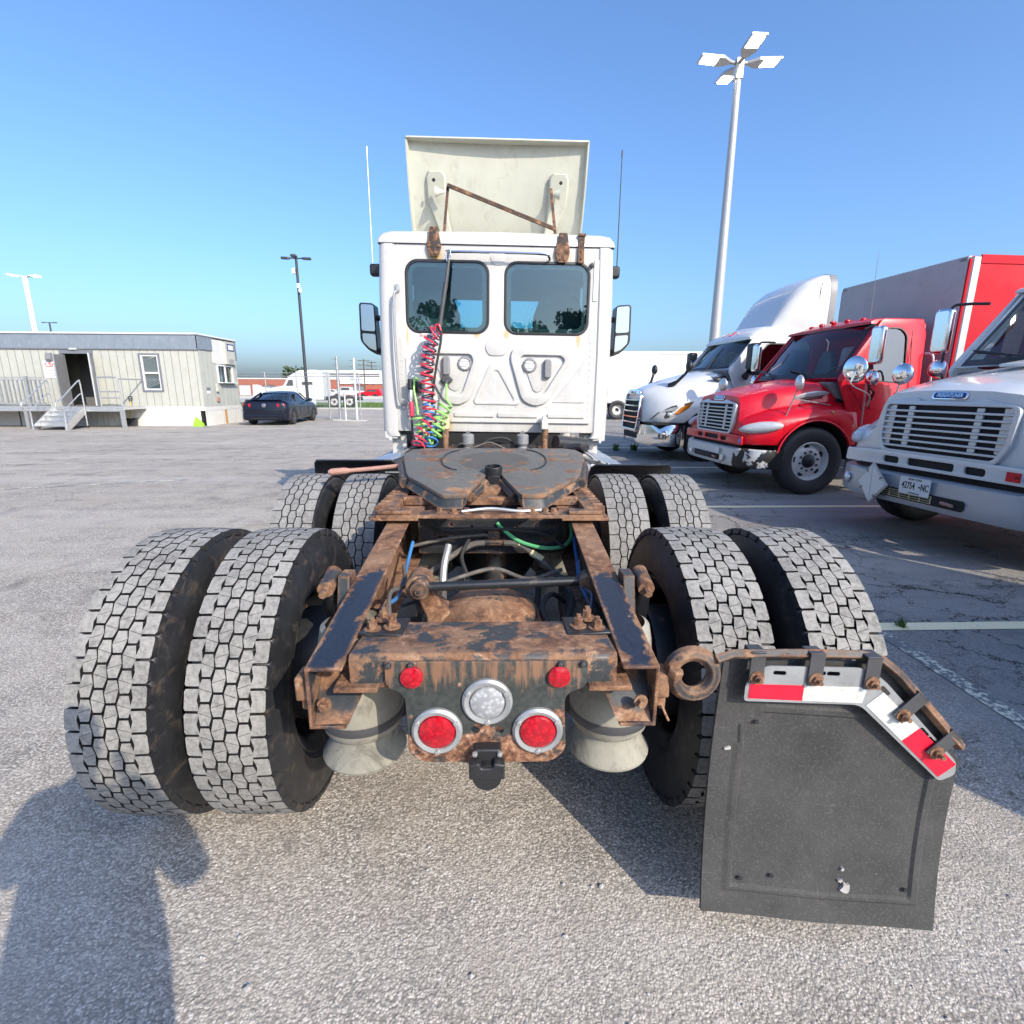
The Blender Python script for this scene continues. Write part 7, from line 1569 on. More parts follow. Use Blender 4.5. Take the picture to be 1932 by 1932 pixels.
# snow shovel against the skirt
SH = empty('snow_shovel', (-14.92, 21.72, 0), 0, 'black snow shovel with yellow shaft leaning on the white skirting', 'shovel')
m = MB(); m.loft([[(-0.24, 0.0 + 0.06 * a, z), (-0.1, -0.05 + 0.06 * a, z), (0.1, -0.05 + 0.06 * a, z), (0.24, 0.0 + 0.06 * a, z), (0.24, 0.015 + 0.06 * a, z), (0.1, -0.035 + 0.06 * a, z), (-0.1, -0.035 + 0.06 * a, z), (-0.24, 0.015 + 0.06 * a, z)] for z, a in ((0.01, 0), (0.15, 0.5), (0.30, 1.0), (0.33, 1.4))]); m.build('blade', 'black_plastic', SH)
m = MB(); m.tube([(0, 0.02, 0.30), (0, 0.16, 1.02)], 0.016, 8); m.build('shaft', 'yellow_paint', SH)
m = MB(); m.tube(smooth_path([(0, 0.16, 1.0), (-0.06, 0.18, 1.10), (-0.07, 0.19, 1.17), (0.07, 0.19, 1.17), (0.06, 0.18, 1.10), (0, 0.16, 1.0)], 4), 0.018, 6); m.build('grip', 'black_plastic', SH)
m = MB(); m.loft([[(-0.18, -0.10, 0.0), (0.20, -0.10, 0.0), (0.20, 0.12, 0.0), (-0.18, 0.12, 0.0)], [(-0.16, -0.06, 0.14), (0.18, -0.06, 0.12), (0.18, 0.10, 0.12), (-0.16, 0.10, 0.14)], [(-0.12, 0.02, 0.33), (0.03, 0.02, 0.28), (0.03, 0.08, 0.28), (-0.12, 0.08, 0.33)], [(-0.11, 0.04, 0.38), (-0.07, 0.04, 0.38), (-0.07, 0.06, 0.38), (-0.11, 0.06, 0.38)]])
o = m.build('folded_sign', 'lime', None, bevel=0.01); o.location = (-12.25, 21.75, 0)
tag(o, 'small lime green folding sign at the corner of the office skirting', 'sign')

# ------------------------------------------------------------------ dark sports coupe
MU = empty('sports_car', (-9.80, 22.35, 0), R(3.0), 'dark navy sports coupe seen from behind beside the office trailer', 'car')   # local: +y forward
def car_body(root, L, tab, mat, glass, W=0.94):
    def h(x): return interp(tab, x)
    st = [k for k, _ in tab]; st = sorted(set(st + [0.35, 0.42, 0.6, 1.3, 1.42, 3.25, 3.4, 4.1, 4.2]))
    m = MB(); secs = []
    for y in st:
        wd, zs, zb, zt = h(y)
        z0 = 0.22
        for yc in (0.86, 3.74):
            if abs(y - yc) < 0.37: z0 = max(z0, 0.33 + math.sqrt(max(0, 0.37 ** 2 - (y - yc) ** 2)))
        hp = [(wd - 0.04, z0), (wd, z0 + 0.06), (wd + 0.01, max(z0 + 0.1, zs * 0.72)), (wd - 0.01, zs - 0.06), (wd - 0.06, zs), (wd - 0.14, zb), (wd * 0.5, zb + 0.015), (0.0, zb + 0.02)]
        secs.append([(-a, y, b) for a, b in hp] + [(a, y, b) for a, b in hp[-2::-1]])
    m.loft(secs, closed=False, caps=False); n = len(secs[0]); m.f.append(list(range(n))); m.mi.append(0); m.f.append([(len(secs) - 1) * n + j for j in range(n)]); m.mi.append(0)
    return m.build('body', mat, root, smooth=50)
tab = [(0.0, (0.80, 0.86, 0.93, 0)), (0.05, (0.88, 0.92, 0.99, 0)), (0.2, (0.93, 0.96, 1.03, 0)), (0.9, (0.945, 0.98, 1.02, 0)), (1.6, (0.92, 0.96, 0.98, 0)), (2.4, (0.90, 0.93, 0.95, 0)), (3.2, (0.92, 0.92, 0.95, 0)), (3.8, (0.93, 0.90, 0.92, 0)), (4.5, (0.88, 0.78, 0.82, 0)), (4.75, (0.75, 0.62, 0.68, 0))]
car_body(MU, 4.78, tab, 'navy_paint', 'dark_glass')
# greenhouse: glass shell and roof skin
gh = [(0.62, 0.74, 1.00), (1.0, 0.70, 1.15), (1.45, 0.62, 1.33), (1.9, 0.60, 1.395), (2.35, 0.60, 1.40), (2.7, 0.62, 1.34), (3.1, 0.70, 1.12), (3.35, 0.76, 0.96)]
m = MB(); m.loft([[(-0.80, y, 0.95), (-wd - 0.03, y, max(0.96, z - 0.10)), (-wd + 0.08, y, z - 0.01), (0, y, z + 0.012), (wd - 0.08, y, z - 0.01), (wd + 0.03, y, max(0.96, z - 0.10)), (0.80, y, 0.95)] for y, wd, z in gh], closed=False, caps=False); m.build('glasshouse', 'dark_glass', MU, smooth=60)
m = MB(); m.loft([[(-wd - 0.035, y, z - 0.085), (-wd + 0.08, y, z + 0.004), (0, y, z + 0.026), (wd - 0.08, y, z + 0.004), (wd + 0.035, y, z - 0.085), (wd - 0.02, y, z - 0.06), (0, y, z), (-wd + 0.02, y, z - 0.06)] for y, wd, z in gh[2:6]]); m.build('roof', 'navy_paint', MU, smooth=60)
for s_ in (-1, 1):
    m = MB(); m.tube([(s_ * 0.78, 0.62, 0.98), (s_ * 0.70, 1.05, 1.17), (s_ * 0.625, 1.48, 1.33)], [0.06, 0.05, 0.035], 8); m.build('rear_pillar', 'navy_paint', MU)
    m = MB(); m.tube([(s_ * 0.80, 3.35, 0.95), (s_ * 0.72, 3.0, 1.16), (s_ * 0.64, 2.68, 1.33)], 0.03, 8); m.build('front_pillar', 'navy_paint', MU)
    m = MB(); m.prism([(1.62, 0.97), (1.75, 0.97), (1.72, 1.32), (1.62, 1.30)], 'x', s_ * 0.755, s_ * 0.66); m.build('side_pillar', 'navy_paint', MU)
    m = MB(); m.ball((s_ * 1.03, 2.95, 1.02), (0.11, 0.06, 0.075), 12); m.build('door_mirror', 'navy_paint', MU)
    for k in range(3):
        m = MB(); m.prism(round_poly([(s_ * (0.53 + 0.115 * k), 0.77), (s_ * (0.62 + 0.115 * k), 0.77), (s_ * (0.63 + 0.115 * k), 0.90), (s_ * (0.53 + 0.115 * k), 0.91)], 0.015), 'y', -0.012 + 0.02 * k, 0.05 + 0.03 * k); m.build('tail_lamp', 'lens_red' if k != 1 else 'lens_clear', MU)
    m = MB(); m.lathe([(0.055, -0.03), (0.06, -0.02), (0.055, 0.1)], 16, 'y', (s_ * 0.62, 0, 0.33)); m.lathe([(0.05, -0.005), (0.001, -0.005)], 12, 'y', (s_ * 0.62, 0, 0.33)); m.build('exhaust_tip', 'chrome', MU)
    for yc in (0.86, 3.74):
        wm = MB(); wm.lathe([(0.235, -0.10), (0.29, -0.115), (0.33, -0.10), (0.345, -0.06), (0.345, 0.06), (0.33, 0.10), (0.29, 0.115), (0.235, 0.10)], 36, 'x'); wh = wm.build('wheel', 'clean_rubber', MU); wh.location = (s_ * 0.82, yc, 0.345)
        rm = MB(); rm.lathe([(0.24, s_ * 0.10), (0.235, s_ * 0.07), (0.22, s_ * 0.02), (0.06, s_ * 0.03)], 32, 'x')
        for k in range(10):
            a = 2 * PI * k / 10; rm.tube([(s_ * 0.085, 0.05 * math.cos(a), 0.05 * math.sin(a)), (s_ * 0.09, 0.235 * math.cos(a), 0.235 * math.sin(a))], 0.016, 4)
        rr = rm.build('rim', 'dark_grey', wh)
m = MB(); m.lathe([(0.085, -0.016), (0.075, -0.024), (0.001, -0.026)], 24, 'y', (0, 0, 0.83)); m.build('emblem', 'steel_grey', MU)
m = MB(); m.span(-0.155, 0.155, 0.012, 0.02, 0.555, 0.675); m.build('number_plate', 'white_plain', MU)
m = MB(); m.span(-0.40, 0.40, 0.015, 0.06, 0.53, 0.70); m.build('plate_recess', 'black_plastic', MU)
m = MB(); m.loft([[(-0.72 + abs(x) * 0, 0, 0), ] * 1] if False else [[(x, y + 0.10, z) for y, z in ((-0.06, 1.035), (-0.10, 1.06), (-0.08, 1.075), (0.10, 1.055))] for x in (-0.74, -0.4, 0.0, 0.4, 0.74)]); m.build('spoiler', 'navy_paint', MU)
m = MB(); m.loft([[(s_x, yy, zz_) for yy, zz_ in ((-0.01, 0.26), (-0.045, 0.34), (-0.03, 0.46), (0.06, 0.50), (0.12, 0.26))] for s_x in (-0.86, -0.6, 0.0, 0.6, 0.86)]); m.build('rear_bumper', 'navy_paint', MU, smooth=40)
m = MB(); m.span(-0.55, 0.55, -0.048, -0.03, 0.285, 0.32); m.build('diffuser', 'black_plastic', MU)
for yy in (1.78, 3.0):
    for s_ in (-1, 1):
        m = MB(); m.tube([(s_ * 0.925, yy, 0.35), (s_ * 0.928, yy, 0.72), (s_ * 0.90, yy, 0.90)], 0.004, 4); m.build('door_gap', 'void_black', MU)
# ------------------------------------------------------------------ chain-link fence, gate posts
FN = empty('chain_link_fence', (-13.2, 27.0, 0), 0, 'galvanised chain link fence running behind the navy car', 'fence')
FL = 6.2
for k, x in enumerate((0.0, 1.55, 3.1, 4.65, 6.2)):
    m = MB(); m.tube([(x, 0, 0), (x, 0, 2.32)], 0.032, 8); m.build('fence_post', 'galvanised', FN)
for z in (2.28, 2.12, 0.08):
    m = MB(); m.tube([(0, 0, z), (FL, 0, z)], 0.018, 6); m.build('fence_rail', 'galvanised', FN)
m = MB()
def wires(m, L, H, z0=0.08, p=0.085, r=0.0022, y=0.0):
    n = int((L + H) / p)
    for k in range(n):
        a = k * p
        x0, zz0 = (a, z0) if a <= L else (L, z0 + a - L)
        x1, zz1 = (a - H, z0 + H) if a >= H else (0.0, z0 + a)
        m.tube([(x0, y, zz0), (x1, y, zz1)], r, 3, caps=False); m.tube([(L - x0, y, zz0), (L - x1, y, zz1)], r, 3, caps=False)
wires(m, FL, 2.04); tag(m.build('wire_mesh', 'galvanised', FN, smooth=0, fix=False), kind='stuff')
GT = empty('fence_gate', (-7.0, 25.6, 0), 0, 'pair of tall steel gate posts with low chain link panel right of the fence', 'gate')
def gpost(x, y, h, r, mat, br=True):
    m = MB(); m.tube([(x, y, 0), (x, y, h)], r, 10); o = m.build('gate_post', mat, GT)
    if br:
        for k in range(4):
            m = MB(); m.tube([(x - 0.22, y, h - 0.12 - 0.28 * k), (x + 0.02, y, h - 0.12 - 0.28 * k)], 0.010, 5); m.build('post_arm', 'steel_grey', o)
    m = MB(); m.span(x - 0.35, x + 0.45, y - 0.15, y + 0.15, 0.0, 0.06); m.build('post_footing', 'concrete', o)
gpost(-0.85, 0.75, 3.05, 0.065, 'galvanised'); gpost(0.12, 0.2, 2.95, 0.045, 'white_plain'); gpost(-0.45, 0.3, 1.25, 0.03, 'white_plain', False)
m = MB(); m.tube([(-0.85, 0.75, 2.2), (0.12, 0.2, 2.2)], 0.018, 6); m.tube([(-0.85, 0.75, 0.6), (-0.45, 0.3, 0.5), (0.12, 0.2, 0.45)], 0.012, 6); m.build('gate_rail', 'galvanised', GT)

# ------------------------------------------------------------------ verge, kerb and street beyond
m = MB(); m.add([(-120, 42, 0.03), (-3.0, 41.0, 0.03), (-3.0, 60, 0.03), (-120, 60, 0.03)], [(0, 1, 2, 3)]); tag(m.build('grass_verge', 'grass', smooth=0), kind='structure')
m = MB(); m.span(-120, -3.0, 40.6, 41.0, 0, 0.12); tag(m.build('kerb', 'concrete', smooth=0), kind='structure')
m = MB(); m.span(-120, -3.0, 60.0, 60.3, 0, 0.12); tag(m.build('kerb', 'concrete', smooth=0), kind='structure')
m = MB(); m.add([(-150, 60.3, 0.006), (40, 60.3, 0.006), (40, 84, 0.006), (-150, 84, 0.006)], [(0, 1, 2, 3)]); tag(m.build('street', 'concrete', smooth=0), kind='structure')
m = MB(); m.span(-150, 20, 84, 84.4, 0, 0.4); tag(m.build('low_wall', 'concrete', smooth=0), 'low pale wall along the far side of the street', 'wall')
m = MB()
for k in range(2600):
    x, y = random.uniform(-16, -3.2), random.uniform(41.2, 59.8); a = random.uniform(0, 6.28); h_ = random.uniform(0.06, 0.16); dx, dy = 0.05 * math.cos(a), 0.05 * math.sin(a)
    m.add([(x - dx, y - dy, 0.03), (x + dx, y + dy, 0.03), (x + dy * 0.6, y - dx * 0.6, 0.03 + h_)], [(0, 1, 2)])
tag(m.build('verge_grass', 'grass_leaf', smooth=0, fix=False), 'mown grass on the verge behind the fence', 'grass', kind='stuff')
# brick industrial building
BB = empty('brick_building', (-60, 122, 0), 0, 'long low red brick industrial building with white roof edge in the distance', 'building')
dr = [(-16.0, 1.9), (2.5, 2.6), (8.0, 2.6), (16.0, 2.6), (28.0, 2.6)]
plate('wall', [(-30, 0), (36, 0), (36, 3.55), (-30, 3.55)], [[(x - wd / 2, 0.05), (x + wd / 2, 0.05), (x + wd / 2, 2.3), (x - wd / 2, 2.3)] for x, wd in dr], 0.4, FACE_BACK(0.4), 'brick_red', BB)
m = MB(); m.span(-30.1, 36.1, -0.1, 12, 3.551, 3.8); m.build('roof', 'white_plain', BB)
for x, wd in dr:
    m = MB(); m.span(x - wd / 2, x + wd / 2, 0.2, 0.25, 0.05, 2.3); d_ = m.build('loading_door', 'grey_plastic' if x > 5 else 'white_plain', BB)
    for k in range(4):
        m = MB(); m.span(x - wd / 2, x + wd / 2, 0.17, 0.2, 0.5 + 0.5 * k, 0.54 + 0.5 * k); m.build('door_rib', 'dark_grey', d_)
m = MB(); m.span(19.5, 33, 0.5, 12, 3.8, 5.6); wt = m.build('upper_storey', 'white_plain', BB)
for z in (4.2, 4.6): 
    m = MB(); m.span(19.8, 32.8, 0.45, 0.499, z, z + 0.22); m.build('window_band', 'dark_grey', wt)
m = MB(); m.span(24, 34, -0.25, -0.02, 2.6, 3.5); m.build('sign_fascia', 'white_plain', BB)
m = MB(); m.span(-40, -30.2, 3, 14, 0, 4.6); m.build('annex', 'white_plain', BB)
m = MB(); m.span(-29, -25, -0.1, -0.02, 1.4, 3.2); m.build('louvre_panel', 'grey_plastic', BB)
# far vehicles
def far_vehicle(name, label, cat, loc, prof, mat, L, rz=0.0, win=(), grp='vehicles parked by the brick building'):
    t = empty(name, loc, rz, label, cat, grp)
    m = MB(); m.prism(prof, 'y', -0.9, 0.9); m.build('body', mat, t, bevel=0.08, seg=3)
    for w_ in win:
        m = MB(); m.prism(w_, 'y', -0.92, 0.92); m.build('side_glass', 'dark_grey', t)
    for x in (0.95, L - 1.05):
        for y in (-0.82, 0.82):
            m = MB(); m.lathe([(0.20, -0.1), (0.36, -0.1), (0.37, 0.0), (0.36, 0.1), (0.20, 0.1)], 18, 'y', (x, y, 0.37)); m.lathe([(0.2, -0.08), (0.001, -0.09)], 12, 'y', (x, y, 0.37)); m.build('wheel', 'clean_rubber', t)
    return t
far_vehicle('pickup_truck', 'white crew cab pickup parked in front of the brick building', 'pickup', (-29.9, 96, 0), [(0, 0.45), (5.8, 0.45), (5.8, 1.15), (3.6, 1.2), (3.5, 1.85), (1.9, 1.88), (1.35, 1.25), (0.1, 1.1)], 'white_gloss', 5.8, 0, [[(1.75, 1.28), (3.4, 1.28), (3.35, 1.72), (2.0, 1.74)]])
far_vehicle('white_saloon', 'white saloon car parked left of the white pickup', 'car', (-31.5, 93, 0), [(0, 0.35), (4.5, 0.35), (4.6, 0.95), (3.8, 1.02), (3.1, 1.42), (1.9, 1.44), (1.1, 0.98), (0.1, 0.85)], 'white_gloss', 4.6, 0, [[(1.35, 1.02), (3.4, 1.04), (2.95, 1.34), (1.95, 1.35)]])
far_vehicle('red_hatchback', 'small red hatchback parked right of the white pickup', 'car', (-24.9, 95, 0), [(0, 0.35), (4.1, 0.35), (4.15, 0.95), (3.8, 1.5), (1.9, 1.52), (1.1, 1.0), (0.1, 0.85)], 'red_paint', 4.1, 0, [[(1.35, 1.05), (3.5, 1.05), (3.3, 1.40), (1.95, 1.42)]])
# white sleeper tractor and sheeted load behind the fence
SL = empty('sleeper_tractor', (-19.4, 44.0, 0), R(4), 'white sleeper cab tractor far behind the fence above the navy car', 'truck')
m = MB(); m.prism(round_poly([(0, 0.6), (5.2, 0.6), (5.2, 2.95), (4.6, 3.0), (3.4, 2.95), (2.5, 2.45), (2.1, 1.75), (0.5, 1.45), (0.05, 1.0)], 0.15), 'y', -1.15, 1.15); m.build('cab', 'white_gloss', SL, bevel=0.12, seg=3)
m = MB(); m.prism([(2.35, 1.75), (2.9, 1.75), (2.9, 2.2), (2.6, 2.2)], 'y', -1.17, 1.17); m.build('side_window', 'dark_grey', SL)
m = MB(); m.span(3.6, 4.4, -1.17, 1.17, 1.8, 2.05); m.build('sleeper_window', 'dark_grey', SL)
m = MB(); m.span(4.9, 5.25, -1.19, 1.19, 0.9, 2.8); m.build('side_extender', 'white_plain', SL)
for x in (1.0, 6.0, 7.2): road_wheel(SL, x, -1.0)
m = MB(); m.span(4.0, 8.0, -0.4, 0.4, 0.6, 0.9); m.build('chassis', 'black_paint', SL)
SLd = empty('sheeted_load', (-17.1, 38.0, 0), 0, 'long load wrapped in white sheeting standing behind the fence', 'load')
m = MB(); secs = []
for k in range(21):
    x = 0.0 + 3.9 * k / 20; z = 1.68 - 0.22 * math.sin(PI * min(1, k / 20 * 1.15)) * 0.9 + 0.05 * math.sin(k * 1.9) + (0.10 if k in (0, 20) else 0)
    secs.append([(x, -0.7 - 0.05 * math.sin(k * 2.3), 0.0), (x, -0.6 + 0.06 * math.sin(k * 1.7), 0.8), (x, -0.45, z), (x, 0.45, z), (x, 0.6, 0.8), (x, 0.7, 0.0)])
m.loft(secs); m.build('sheeting', 'white_plain', SLd, smooth=60)
# ------------------------------------------------------------------ trailer behind the parked tractors
WTr = empty('box_trailer', (3.4, 28.0, 0), 0, 'plain white box trailer parked beyond the long-nosed white tractor', 'trailer')
m = MB(); m.span(0, 10.2, 0, 2.5, 0.86, 3.48); bd = m.build('box', 'white_plain', WTr, bevel=0.03)
m = MB(); m.span(0, 10.2, -0.03, 0.0, 3.36, 3.50); m.build('top_rail', 'aluminium', bd); m = MB(); m.span(0, 10.2, -0.03, 0.0, 0.86, 1.0); m.build('bottom_rail', 'aluminium', bd)
for k in range(11):
    m = MB(); x = 0.5 + 0.93 * k; m.span(x - 0.012, x + 0.012, -0.010, 0.0, 1.0, 3.36); m.build('panel_seam', 'aged_white', bd)
m = MB(); m.span(0.2, 10, 0.3, 2.2, 0.62, 0.86); m.build('underframe', 'black_paint', WTr)
for x in (1.6, 2.9): road_wheel(WTr, x, 0.05)
for x in (7.6,):
    m = MB(); m.span(x, x + 0.15, 0.2, 0.35, 0.0, 0.86); m.build('landing_leg', 'steel_grey', WTr)
m = MB(); m.span(3.6, 7.0, 0.1, 0.14, 0.30, 0.78); m.build('side_guard', 'aluminium', WTr)
# ------------------------------------------------------------------ lamp poles
def flat_head(root, M, lit, name='lamp_head', mat='pole_paint'):
    m = MB(M); m.loft([[(0.22, -0.05, -0.03), (0.22, 0.05, -0.03), (0.22, 0.05, 0.03), (0.22, -0.05, 0.03)], [(0.48, -0.20, -0.03), (0.48, 0.20, -0.03), (0.48, 0.20, 0.035), (0.48, -0.20, 0.035)], [(1.08, -0.20, -0.02), (1.08, 0.20, -0.02), (1.08, 0.20, 0.02), (1.08, -0.20, 0.02)]]); o = m.build(name, mat, root, smooth=20)
    m = MB(M); m.tube([(0.0, 0, 0), (0.24, 0, 0)], 0.045, 10); m.build('lamp_arm', mat, o)
    m = MB(M); m.span(0.62, 1.02, -0.155, 0.155, -0.036, -0.027); m.build('led_panel', 'lamp_lit' if lit else 'dark_grey', o)
    return o
LP = empty('four_head_lamp_post', (6.40, 16.0, 0), 0, 'tall pale lamp post with four lit square heads behind the trucks', 'lamp post')
m = MB(); m.tube([(0, 0, 0), (0, 0, 3.0), (0, 0, 9.75)], [0.165, 0.15, 0.085], 20); m.build('pole', 'pole_paint', LP)
m = MB(); m.span(-0.10, 0.10, -0.10, 0.10, 9.6, 10.08); m.build('hub', 'pole_paint', LP, bevel=0.01); m = MB(); m.span(-0.3, 0.3, -0.3, 0.3, 0, 0.7); m.build('plinth', 'concrete', LP, bevel=0.03)
for k in range(4): flat_head(LP, Matrix.Translation((0, 0, 9.98)) @ Matrix.Rotation(R(2 + 90 * k), 4, 'Z') @ Matrix.Rotation(R(-4), 4, 'Y'), True)
WP = empty('white_lamp_post', (-37.4, 45.0, 0), 0, 'white lamp post with two lit heads rising behind the office roof', 'lamp post')
m = MB(); m.tube([(0, 0, 0), (0, 0, 10.0)], [0.25, 0.17], 14); m.build('pole', 'white_plain', WP)
for a in (0, 180, 25, 205): flat_head(WP, Matrix.Translation((0, 0, 10.0)) @ Matrix.Rotation(R(a), 4, 'Z') @ Matrix.Rotation(R(-6), 4, 'Y'), True, mat='white_plain')
def tpole(loc, h, label, r, extra=True):
    t = empty('dark_lamp_post', loc, 0, label, 'lamp post', 'dark twin head lamp posts')
    m = MB(); m.tube([(0, 0, 0), (0, 0, h)], [r, r * 0.7], 12); m.build('pole', 'dark_pole', t)
    for a in (5, 185, -80) if extra else (5, 185):
        M = Matrix.Translation((0, 0, h - 0.06)) @ Matrix.Rotation(R(a), 4, 'Z'); m = MB(M); m.tube([(0, 0, 0), (0.3, 0, 0.02)], 0.03, 6); m.loft([[(x, -w_, -0.03), (x, w_, -0.03), (x, w_ * 0.8, 0.05), (x, -w_ * 0.8, 0.05)] for x, w_ in ((0.28, 0.06), (0.40, 0.15), (0.66, 0.15), (0.70, 0.08))]); m.build('lamp_head', 'dark_pole', t, smooth=30)
    if extra:
        m = MB(); m.span(-0.22, -0.08, -0.1, 0.1, h - 0.75, h - 0.5); m.build('antenna_box', 'white_plain', t)
        m = MB(); m.ball((0.10, -0.1, h - 1.55), (0.09, 0.09, 0.12), 10); m.span(-0.02, 0.1, -0.12, 0.0, h - 1.42, h - 1.2); m.build('cctv_camera', 'white_plain', t)
    m = MB(); m.tube([(0, 0, 0), (0, 0, 0.6)], 0.25, 14); m.build('plinth', 'concrete', t)
    return t
tpole((-9.87, 27.7, 0), 7.75, 'slim dark lamp post with camera standing behind the navy car', 0.085)
tpole((-46.6, 58, 0), 8.1, 'small distant dark lamp post just above the office roof', 0.10, False)
# ------------------------------------------------------------------ trees: behind the camera (seen in the cab windows) and on the horizon
def tree(loc, h, r, label, n=900, leaf=0.28, grp='trees standing behind the photographer'):
    t = empty('leafy_tree', loc, random.uniform(0, 6), label, 'tree', grp)
    m = MB(); m.tube([(0, 0, 0), (0.1, 0.05, h * 0.25), (0, 0, h * 0.5), (0.1, 0, h * 0.8)], [r * 0.10, r * 0.075, r * 0.05, 0.03], 8)
    for k in range(7):
        a = 2 * PI * k / 7 + random.uniform(-.3, .3); z = h * random.uniform(0.3, 0.6); m.tube([(0, 0, z), (math.cos(a) * r * 0.35, math.sin(a) * r * 0.35, z + h * 0.12), (math.cos(a) * r * 0.75, math.sin(a) * r * 0.75, z + h * 0.22)], [r * 0.035, r * 0.022, 0.02], 6)
    m.build('trunk', 'bark', t)
    m = MB(); cl = []
    for k in range(26):
        a = random.uniform(0, 2 * PI); q = random.uniform(0.2, 0.8); z = random.uniform(0.3, 0.95); cl.append((math.cos(a) * r * q * (1.15 - 0.6 * abs(z - 0.5)), math.sin(a) * r * q, h * z, r * random.uniform(0.18, 0.34)))
    for k in range(n):
        cx, cy, cz, cr = random.choice(cl); d = Vector((random.gauss(0, 1), random.gauss(0, 1), random.gauss(0, 0.8))); d = d.normalized() * cr * random.uniform(0.6, 1.05); p = Vector((cx, cy, cz)) + d
        u = Vector((random.gauss(0, 1), random.gauss(0, 1), random.gauss(0, 1))).normalized() * leaf; v = u.cross(Vector((random.gauss(0, 1), random.gauss(0, 1), random.gauss(0, 1)))).normalized() * leaf * 0.6
        m.add([p - u, p - v, p + u, p + v], [(0, 1, 2, 3)])
    m.build('crown', 'leaf', t, smooth=0, fix=False); return t
for (x, y, h_, r_, lb) in ((-8.0, -60, 13.2, 4.4, 'big round tree mirrored in the left rear window of the cab'), (9.6, -60, 12.2, 3.4, 'tall tree mirrored at the right edge of the right rear cab window'), (4.8, -64, 10.4, 3.2, 'lower tree mirrored near the middle of the right rear cab window')):
    tree((x, y, 0), h_, r_, lb, 2200, 0.30)
for (x, y, h_, r_, lb) in ((-56, 150, 7.0, 5.0, 'round green tree top above the brick building roof'), (-31, 150, 6.0, 3.2, 'dark green tree top left of the white upper storey')):
    tree((x, y, 0), h_, r_, lb, 700, 0.55, 'distant trees over the brick building')
# utility poles far off
for (x, y, h_, lb) in ((-33, 140, 8.5, 'thin far utility pole with crossarms between the gate posts'), (-29.5, 118, 7.8, 'nearer far utility pole beside the white upper storey')):
    t = empty('utility_pole', (x, y, 0), 0, lb, 'utility pole', 'far utility poles'); m = MB(); m.tube([(0, 0, 0), (0, 0, h_)], 0.12, 8); m.build('pole', 'bark', t)
    for z in (h_ - 0.4, h_ - 1.3, h_ - 2.2):
        m = MB(); m.span(-1.3, 1.3, -0.06, 0.06, z, z + 0.14); m.build('crossarm', 'bark', t)
# weeds along the stall edge
def weed(x, y, h_, lb):
    m = MB()
    for k in range(26):
        a = random.uniform(0, 6.28); l = h_ * random.uniform(0.4, 1.0); q = random.uniform(0.1, 0.6) * h_; px, py = x + random.uniform(-.3, .3) * h_, y + random.uniform(-.3, .3) * h_
        d = Vector((math.cos(a), math.sin(a), 0)); s_ = Vector((-d.y, d.x, 0)) * 0.012 * (h_ / 0.12); b = Vector((px, py, 0.0)); mid = b + d * q * 0.5 + Vector((0, 0, l * 0.6)); tip = b + d * q + Vector((0, 0, l))
        m.add([b - s_, b + s_, mid + s_, mid - s_, tip], [(0, 1, 2, 3), (3, 2, 4)])
    return tag(m.build('weed', 'grass_leaf', smooth=0, fix=False), lb, 'weed', 'weeds in the asphalt')
weed(2.72, 3.14, 0.07, 'tiny weed growing on the pale stall line near the mud flap'); weed(3.05, 13.4, 0.20, 'left tuft of weeds on the asphalt by the chrome bumper'); weed(3.55, 13.5, 0.20, 'right tuft of weeds on the asphalt by the chrome bumper')
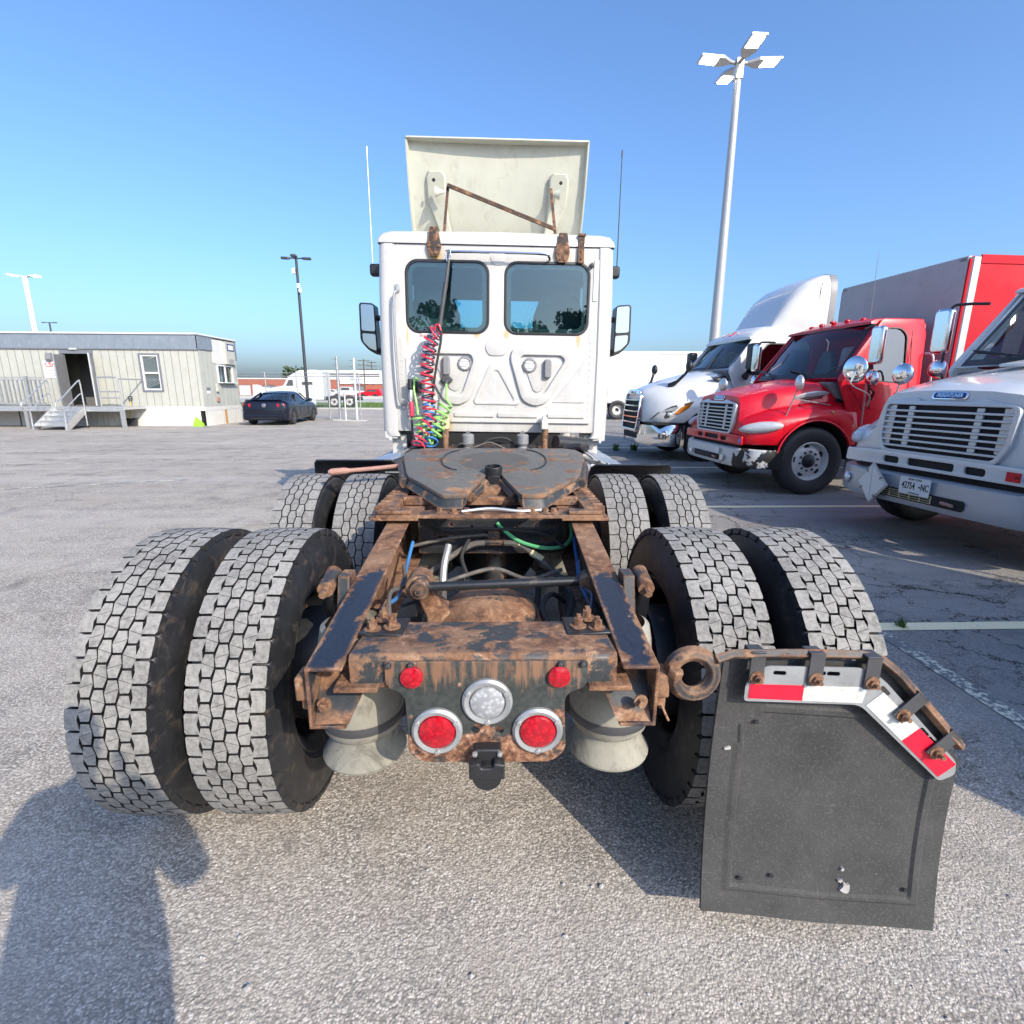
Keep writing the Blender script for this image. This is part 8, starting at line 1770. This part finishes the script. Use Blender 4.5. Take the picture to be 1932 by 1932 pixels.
# ------------------------------------------------------------------ the photographer, outside the frame; only the shadow shows
PE = empty('person', (-0.13, -0.19, 0), 0, 'photographer in dark clothes outside the frame whose shadow falls lower left', 'person')
def skin(name, joints, edges, mat, root, sub=2):
    me = bpy.data.meshes.new(name); me.from_pydata([j[:3] for j in joints], edges, []); me.materials.append(MATS[mat])
    o = bpy.data.objects.new(name, me); COL.objects.link(o); o.parent = root
    o.modifiers.new('skin', 'SKIN'); me.skin_vertices  # layer is created with the modifier
    for i, j in enumerate(joints): me.skin_vertices[0].data[i].radius = (j[3], j[4] if len(j) > 4 else j[3])
    me.skin_vertices[0].data[0].use_root = True
    s_ = o.modifiers.new('sub', 'SUBSURF'); s_.levels = s_.render_levels = sub
    return o
J = [(0, 0, 0.95, 0.17, 0.13), (0, 0, 1.15, 0.18, 0.13), (0, 0.0, 1.35, 0.19, 0.12), (0, 0.02, 1.46, 0.09, 0.08), (0, 0.03, 1.54, 0.055, 0.055), (0, 0.05, 1.62, 0.085, 0.10), (0, 0.05, 1.70, 0.085, 0.10), (0, 0.04, 1.77, 0.05, 0.06),
     (-0.20, 0.0, 1.42, 0.075), (-0.31, 0.05, 1.17, 0.062), (-0.18, 0.10, 1.40, 0.044), (-0.09, 0.12, 1.50, 0.036, 0.026), (0.20, 0.0, 1.42, 0.075), (0.31, 0.05, 1.17, 0.062), (0.18, 0.10, 1.40, 0.044), (0.09, 0.12, 1.50, 0.036, 0.026),
     (-0.11, 0, 0.86, 0.105), (-0.13, 0.02, 0.48, 0.066), (-0.14, -0.02, 0.10, 0.045), (-0.15, 0.14, 0.045, 0.045, 0.04), (0.11, 0, 0.86, 0.105), (0.13, 0.02, 0.48, 0.066), (0.14, -0.02, 0.10, 0.045), (0.15, 0.14, 0.045, 0.045, 0.04)]
E_ = [(0, 1), (1, 2), (2, 3), (3, 4), (4, 5), (5, 6), (6, 7), (2, 8), (8, 9), (9, 10), (10, 11), (2, 12), (12, 13), (13, 14), (14, 15), (0, 16), (16, 17), (17, 18), (18, 19), (0, 20), (20, 21), (21, 22), (22, 23)]
skin('body', J, E_, 'cloth_dark', PE)
for s_, bx in ((-1, -0.10), (1, 0.08)):
    for k in range(4):
        z = 1.475 + 0.02 * k; b = Vector((bx, 0.13, z))
        skin('finger', [(b.x, b.y, b.z, 0.009), (b.x - s_ * 0.02, b.y + 0.045, b.z, 0.009), (b.x - s_ * 0.045, b.y + 0.035, b.z, 0.008)], [(0, 1), (1, 2)], 'skin', PE, 1)
    skin('thumb', [(bx, 0.12, 1.47, 0.011), (bx - s_ * 0.03, 0.095, 1.47, 0.010), (bx - s_ * 0.05, 0.105, 1.48, 0.009)], [(0, 1), (1, 2)], 'skin', PE, 1)
